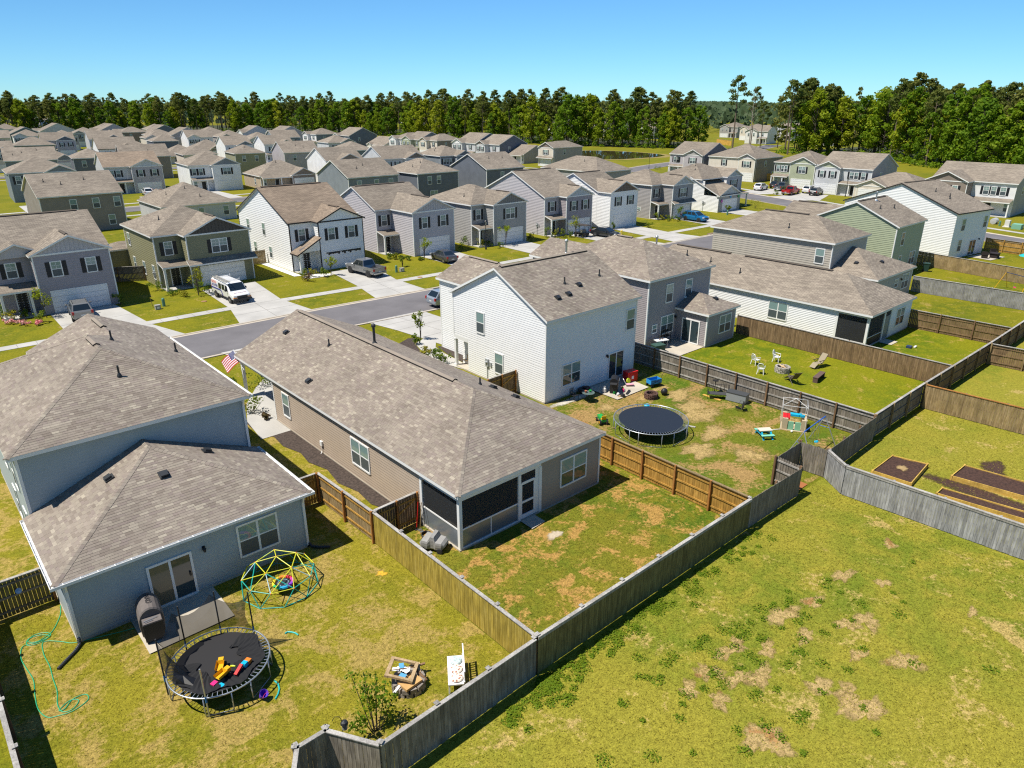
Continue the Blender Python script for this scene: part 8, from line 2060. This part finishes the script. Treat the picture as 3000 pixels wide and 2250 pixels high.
o = thing('garden_stool', 'black metal bar chair behind the black glider bench frame', 'stool', (43.3, 26.1, 0)); MB().lathe([(.22, .95), (.22, .98)], 14).obj('seat', [BLACK], o); MB().tube([(0, 0, .1), (0, 0, .95)], .03, 6).obj('stem', [BLACK], o); MB().lathe([(.22, 0), (.2, .05), (.04, .1)], 12).obj('base', [BLACK], o)
o = metal_chair('black metal chair frame lying tipped over in the grass by the fence', 42.2, 22.6, 30, 'tipped_chair'); o.rotation_euler = (R(-75), 0, R(40)); o.location.z = .28
# play kitchen with a bare canopy frame
o = thing('playhouse', 'beige and mint plastic playhouse with red and blue play counters', 'playhouse', (42.0, 19.2, 0), R(-62)); BG = mat('beige_plastic', (.52, .42, .28), .6); MT = mat('mint_plastic', (.25, .52, .35), .5)
for (a, b2, c, d) in ((-.75, -.6, -.42, -.45), (.42, -.6, .75, -.45), (-.75, .45, -.42, .6), (.42, .45, .75, .6)): MB().box(a, b2, 0, c, d, .82).obj('corner_block', [BG], o)
MB().box(-.75, -.45, 0, -.6, .45, .7).obj('side_wall', [BG], o); MB().box(.6, -.45, 0, .75, .45, .7).obj('side_wall', [BG], o)
for xx in (-.22, .22): MB().box(xx-.18, -.56, .06, xx+.18, -.5, .62).obj('half_door', [MT], o)
MB().box(-.74, -.4, .7, -.3, .42, .80).obj('counter', [RP], o); MB().box(-.28, .3, .66, .6, .62, .8).obj('counter', [CY], o); MB().box(-.8, -.65, 0, .8, .65, .05).obj('base', [BG], o)
o = thing('canopy_frame', 'bare thin white canopy frame over the beige playhouse', 'frame', (42.0, 19.3, 0), R(-62)); 
for sx in (-1, 1):
    for sy in (-1, 1): MB().tube([(sx*.75, sy*.7, 0), (sx*.75, sy*.7, 1.75)], .014, 5).obj('post', [WHITE], o); MB().tube([(sx*.75, sy*.7, 1.75), (0, 0, 2.05)], .012, 5).obj('rafter', [WHITE], o)
MB().tube([(-.75, -.7, 1.75), (.75, -.7, 1.75), (.75, .7, 1.75), (-.75, .7, 1.75)], .014, 5, closed=True).obj('top_bar', [WHITE], o)
o = thing('picnic_table', 'small plastic picnic table, cream top, mint benches, blue legs', 'picnic table', (39.35, 19.8, 0), R(-35)); MB().box(-.42, -.24, .46, .42, .24, .51).obj('tabletop', [mat('cream_plastic', (.68, .58, .45), .5)], o)
for sy in (-1, 1): MB().box(-.42, sy*.5-.11, .26, .42, sy*.5+.11, .31).obj('bench_seat', [mat('mint_bench', (.20, .55, .40), .5)], o)
for sx in (-.3, .3): b = MB(); b.bar((sx, -.6, 0), (sx, -.15, .46), .09, .07); b.bar((sx, .6, 0), (sx, .15, .46), .09, .07); b.bar((sx, -.55, .24), (sx, .55, .24), .07, .06); b.obj('leg_frame', [CY], o)
tag(MB().tube([(40.1, 20.2, .03), (41.1, 19.6, .03)], .025, 6).obj('white_pole', [WHITE]), 'white pole lying in the grass behind the small picnic table', 'pole'); tag(MB().ell((41.2, 18.9, .08), (.08, .08, .08), 8, 6).obj('ball', [WP]), 'small white ball before the beige playhouse', 'ball')
# swing set
def swing_set(label, x, y, rz, c1, c2, L=3.0, h=1.9, seats=((-.5, .45), (.25, .45)), seatm=None, slide=None):
    o = thing('swing_set', label, 'swing set', (x, y, 0), R(rz)); MB().tube([(-L/2, 0, h), (L/2, 0, h)], .035, 7).obj('top_bar', [c1], o)
    for sx in (-1, 1):
        for sy in (-1, 1):
            p = MB(); p.tube([(sx*L/2, 0, h), (sx*(L/2+.25), sy*.85, 0)], .028, 7); p.obj('leg', [c2], o)
        MB().tube([(sx*(L/2+.09), -.32, h*.62), (sx*(L/2+.09), .32, h*.62)], .02, 5).obj('cross_bar', [c1], o)
    for (xx, z) in seats:
        s = MB().ell((xx, 0, z), (.19, .12, .05), 10, 5).obj('seat', [seatm or c1], o)
        for sg in (-1, 1): MB().tube([(xx+sg*.17, 0, z), (xx+sg*.17, 0, h)], .01, 4).obj('chain', [STEEL], s)
    return o
BS = mat('swing_blue', (.015, .10, .42), .4); SLV = mat('swing_silver', (.45, .48, .52), .35, .5)
swing_set('blue and silver swing set with two blue seats behind the dark dog-eared fence', 39.45, 16.75, 4, BS, SLV, 3.1, 1.9, ((-.1, .42), (.75, .45)), CY)
swing_set('yellow swing set showing over the silver grey fence at the right edge', 94.4, 20.6, 60, mat('swing_dark_blue', (.03, .05, .12), .4), YP, 3.0, 1.9, ((0, .5),), PKP)
tag(MB().box(33.9, 15.3, .015, 34.0, 15.3, .02).box(34.3, 14.9, .02, 35.5, 15.5, .05).obj('rusty_grate', [mat('rusty_slats', (.33, .12, .04), .8)]), 'rust-coloured slatted board lying in the nook of the far fence notch', 'board')
# ------------------------------------------------------------------ raised beds
def raised_bed(label, P, h=.30, posts=True):
    o = thing('raised_bed', label, 'raised bed', (P[0][0], P[0][1], 0)); O = Vector((P[0][0], P[0][1], 0)); Q = [Vector((x, y, 0)) - O for x, y in P]
    YB = _mats.get('raised_bed_boards') or wood_mat('raised_bed_boards', (.44, .27, .05), (.56, .36, .08), (.64, .44, .14), .08)
    for i in range(len(Q)):
        p, q = Q[i], Q[(i+1) % len(Q)]
        for k in range(2): MB().bar(p + UP*(h*(.25 + .5*k)), q + UP*(h*(.25 + .5*k)), .045, h*.49).obj('board', [YB], o)
        MB().box(-.05, -.05, 0, .05, .05, h+.02).obj('corner_post', [YB], o, p)
    c = sum(Q, Vector())/len(Q); b = MB(); rg = random.Random(int(P[0][0]*10)); n = 12
    for i in range(n):
        for j in range(n):
            def g(u, v):
                w = (Q[0]*(1-u) + Q[1]*u)*(1-v) + (Q[3]*(1-u) + Q[2]*u)*v; r2 = random.Random(int(u*97)*131 + int(v*97)); return w*.985 + c*.015 + UP*(h*.78 + .035*(r2.random()-.5))
            b.poly([g(i/n, j/n), g((i+1)/n, j/n), g((i+1)/n, (j+1)/n), g(i/n, (j+1)/n)])
    b.obj('soil', [SOIL], o); return o
raised_bed('raised bed nearest the far fence notch, dark soil, tan straw in its middle', [(39.35, 13.0), (42.15, 13.0), (42.6, 11.2), (39.5, 10.95)]); blob('straw_patch', 41.0, 12.0, .42, .28, STRAW, .27, seed=77)
raised_bed('long raised bed farther back at the right edge of the photo', [(42.1, 9.75), (44.05, 9.7), (44.9, 3.2), (43.0, 3.0)]); raised_bed('long raised bed right behind the silver grey fence', [(39.4, 9.6), (40.25, 9.6), (41.3, 2.5), (40.4, 2.4)])
blob('mulch_path', 41.6, 7.2, .75, 4.2, SOIL, .014, seed=78, jag=.18); blob('mulch_path', 45.6, 8.6, .9, .8, SOIL, .013, seed=79)
# ------------------------------------------------------------------ fire pit yard
o = thing('fire_pit', 'round pale stone fire pit with logs between the chairs', 'fire pit', (51.1, 25.0, 0)); stone_ring(o, .50, 3, 12, (.26, .18, .15), GRB); MB().lathe([(.42, .02), (.41, .2)], 14).obj('ash_bed', [mat('ash', (.1, .09, .085))], o)
for k, a in enumerate((10, 70)): tag(MB().tube([(-.34, 0, .42), (.34, 0, .46)], .06, 8).obj('log', [LUM], None, (51.1, 25.0, .0), R(a)), ['split log lying across the pale fire pit', 'second split log crossing the first in the pale fire pit'][k], 'log')
def plastic_chair(label, x, y, rz):
    o = thing('plastic_chair', label, 'chair', (x, y, 0), R(rz), 'white plastic garden chairs'); MB().box(-.23, -.23, .41, .23, .22, .44).obj('seat', [WP], o)
    for sx in (-1, 1):
        MB().bar((sx*.24, -.24, 0), (sx*.21, -.2, .42), .05, .05).obj('leg', [WP], o); MB().bar((sx*.26, .26, 0), (sx*.2, .2, .42), .05, .05).obj('leg', [WP], o); MB().tube([(sx*.24, -.2, .42), (sx*.27, -.2, .64), (sx*.27, .1, .67), (sx*.22, .24, .7)], .025, 6).obj('armrest', [WP], o)
    b = MB(); b.tube([(-.22, .21, .44), (-.24, .28, .7), (-.16, .33, .92), (0, .34, .97), (.16, .33, .92), (.24, .28, .7), (.22, .21, .44)], .026, 6); b.obj('back_frame', [WP], o)
    for k in range(5): MB().bar((-.15 + k*.075, .22, .44), (-.17 + k*.085, .33, .93), .03, .018).obj('slat', [WP], o)
plastic_chair('white plastic chair behind the pale fire pit, facing it', 52.9, 26.5, 10); plastic_chair('white plastic chair farthest left of the pale fire pit', 51.0, 27.3, 75); plastic_chair('white plastic chair nearest the weathered fence by the fire pit', 49.4, 25.9, 110)
TANM = mat('recliner_mesh', (.30, .25, .17), .85); BRF = mat('recliner_frame', (.06, .045, .035), .5)
def recliner(label, x, y, rz, m=TANM):
    o = thing('recliner_chair', label, 'chair', (x, y, 0), R(rz)); MB().bar((0, -.35, .42), (0, .2, .36), .5, .03).obj('seat', [m], o); MB().bar((0, .2, .36), (0, .75, 1.05), .5, .03, up=(0, 1, 0)).obj('backrest', [m], o); MB().bar((0, -.35, .42), (0, -.75, .12), .48, .03).obj('leg_rest', [m], o)
    for sx in (-.28, .28):
        b = MB(); b.tube([(sx, -.55, 0), (sx, .35, .6), (sx, .75, 1.08)], .018, 5); b.obj('side_rail', [BRF], o); b = MB(); b.tube([(sx, .55, 0), (sx, -.2, .58)], .018, 5); b.obj('leg', [BRF], o); MB().box(sx-.035, -.3, .6, sx+.035, .3, .63).obj('armrest', [BRF], o)
recliner('tan reclining chair right of the pale fire pit', 54.2, 23.6, -100); recliner('brown reclining chair with its back to the weathered fence', 49.5, 23.3, 150, mat('recliner_mesh_brown', (.13, .10, .075), .85))
o = thing('low_bench', 'dark brown wooden box bench on the lawn of the fire pit yard', 'bench', (51.5, 22.2, 0), R(8)); MB().box(-.85, -.2, .40, .85, .2, .46).obj('seat', [mat('bench_brown', (.12, .075, .06), .8)], o)
for sx in (-.78, .78): MB().box(sx-.05, -.18, 0, sx+.05, .18, .40).obj('end_panel', [mat('bench_brown', (.1, .06, .05))], o)
MB().box(-.74, .12, .05, .74, .16, .38).obj('back_panel', [mat('bench_brown', (.1, .06, .05))], o)
o = thing('folding_table', 'white folding table on the mauve grey house patio', 'table', (48.5, 35.0, .06), R(-20)); MB().box(-.6, -.38, .70, .6, .38, .75).obj('tabletop', [WP], o)
for sx in (-.48, .48): MB().tube([(sx, -.3, 0), (sx, -.3, .7), (sx, .3, .7), (sx, .3, 0)], .018, 5).obj('leg', [STEEL], o)
for k, (dx, dy) in enumerate(((-.1, .05), (.15, -.05))): tag(MB().ell((48.5+dx, 35.0+dy, .86), (.1, .07, .05), 8, 5).obj('shoe', [mat('shoe_brown', (.15, .09, .06), .8)]), ['brown object lying at the left on the white folding table', 'brown object lying at the right on the white folding table'][k], 'shoe')
o = thing('storage_rack', 'black metal rack against the mauve grey wall behind the folding table', 'rack', (49.7, 35.35, .06)); 
for sx in (-.4, .4):
    for sy in (-.2, .2): MB().box(sx-.02, sy-.02, 0, sx+.02, sy+.02, 1.25).obj('post', [BLACK], o)
for z in (.3, .75, 1.2): MB().box(-.42, -.22, z, .42, .22, z+.03).obj('shelf', [BLACK], o)
tag(MB().box(-.5, -.35, 0, .5, .35, .62).box(-.53, -.38, .62, .53, .38, .7).obj('storage_bin', [mat('bin_green', (.04, .09, .075), .6)], None, (47.5, 34.5, .02), R(-15)), 'dark green storage bin left of the white folding table', 'storage bin')
# things in the far yards
tag(MB().box(64.6, 20.4, .03, 65.0, 20.8, .2).obj('toy_box', [mat('navy_plastic', (.03, .05, .12), .5)]), 'navy toy lying on the lawn before the white one-storey house', 'toy'); tag(MB().box(65.1, 20.2, .03, 65.5, 20.35, .14).obj('toy_scrap', [WP]), 'white and red toy scrap lying beside the navy toy', 'toy')
o = thing('wheelie_bin', 'dark green wheeled bin standing by the corner of the sage green house', 'bin', (97.9, 31.2, 0), R(20)); b = MB(); b.poly([(-.24, -.28, .05), (.24, -.28, .05), (.24, .28, .05), (-.24, .28, .05)]); B_ = [(-.24, -.28, .05), (.24, -.28, .05), (.24, .28, .05), (-.24, .28, .05)]; T_ = [(-.32, -.36, 1.0), (.32, -.36, 1.0), (.32, .38, 1.0), (-.32, .38, 1.0)]
for i in range(4): b.poly([B_[i], B_[(i+1) % 4], T_[(i+1) % 4], T_[i]])
BN = mat('bin_dark_green', (.02, .06, .05), .5); b.obj('body', [BN], o); MB().box(-.35, -.4, 1.0, .35, .42, 1.08).obj('lid', [BN], o)
for sx in (-.27, .27): MB().lathe([(.02, -.04), (.13, -.035), (.13, .035), (.02, .04)], 10, (0, 0, 0), 0, Matrix.Translation((sx, .28, .13)) @ Matrix.Rotation(R(90), 4, 'Y')).obj('wheel', [TYRE], o)
WK = mat('wicker_dark', (.022, .016, .016), .8, 0, .3, 20)
def wicker(label, x, y, rz):
    o = thing('wicker_chair', label, 'chair', (x, y, .06), R(rz), 'dark wicker patio set'); MB().box(-.36, -.36, .08, .36, .36, .44).obj('seat', [WK], o); MB().box(-.36, .28, .44, .36, .4, .92).obj('backrest', [WK], o)
    for sx in (-1, 1): MB().box(sx*.36-.06, -.34, .44, sx*.36+.06, .3, .66).obj('armrest', [WK], o)
wicker('dark wicker chair left of the wicker table at the right edge', 112.5, 28.9, 100); wicker('dark wicker chair right of the wicker table at the right edge', 115.0, 28.6, -60)
tag(MB().box(113.2, 27.6, .06, 114.3, 28.5, .66).box(113.1, 27.5, .66, 114.4, 28.6, .72).obj('wicker_table', [WK]), 'square dark wicker table between the wicker chairs', 'table')
o = thing('parasol', 'turquoise parasol partly cut by the right photo edge', 'parasol', (107.8, 22.8, 0)); MB().tube([(0, 0, 0), (0, 0, 2.3)], .03, 6).obj('pole', [BLACK], o); MB().lathe([(1.2, 1.85), (.6, 2.15), (.05, 2.35)], 8).obj('canopy', [TQ], o)
# rocking chair on the porch of the white house
metal_chair('brown wooden chair on the porch of the white gabled house', 33.3, 43.0, 200, 'porch_chair', W_TAN, 1.0)
for (x, y, lb) in ((34.2, 32.0, 0),): pass
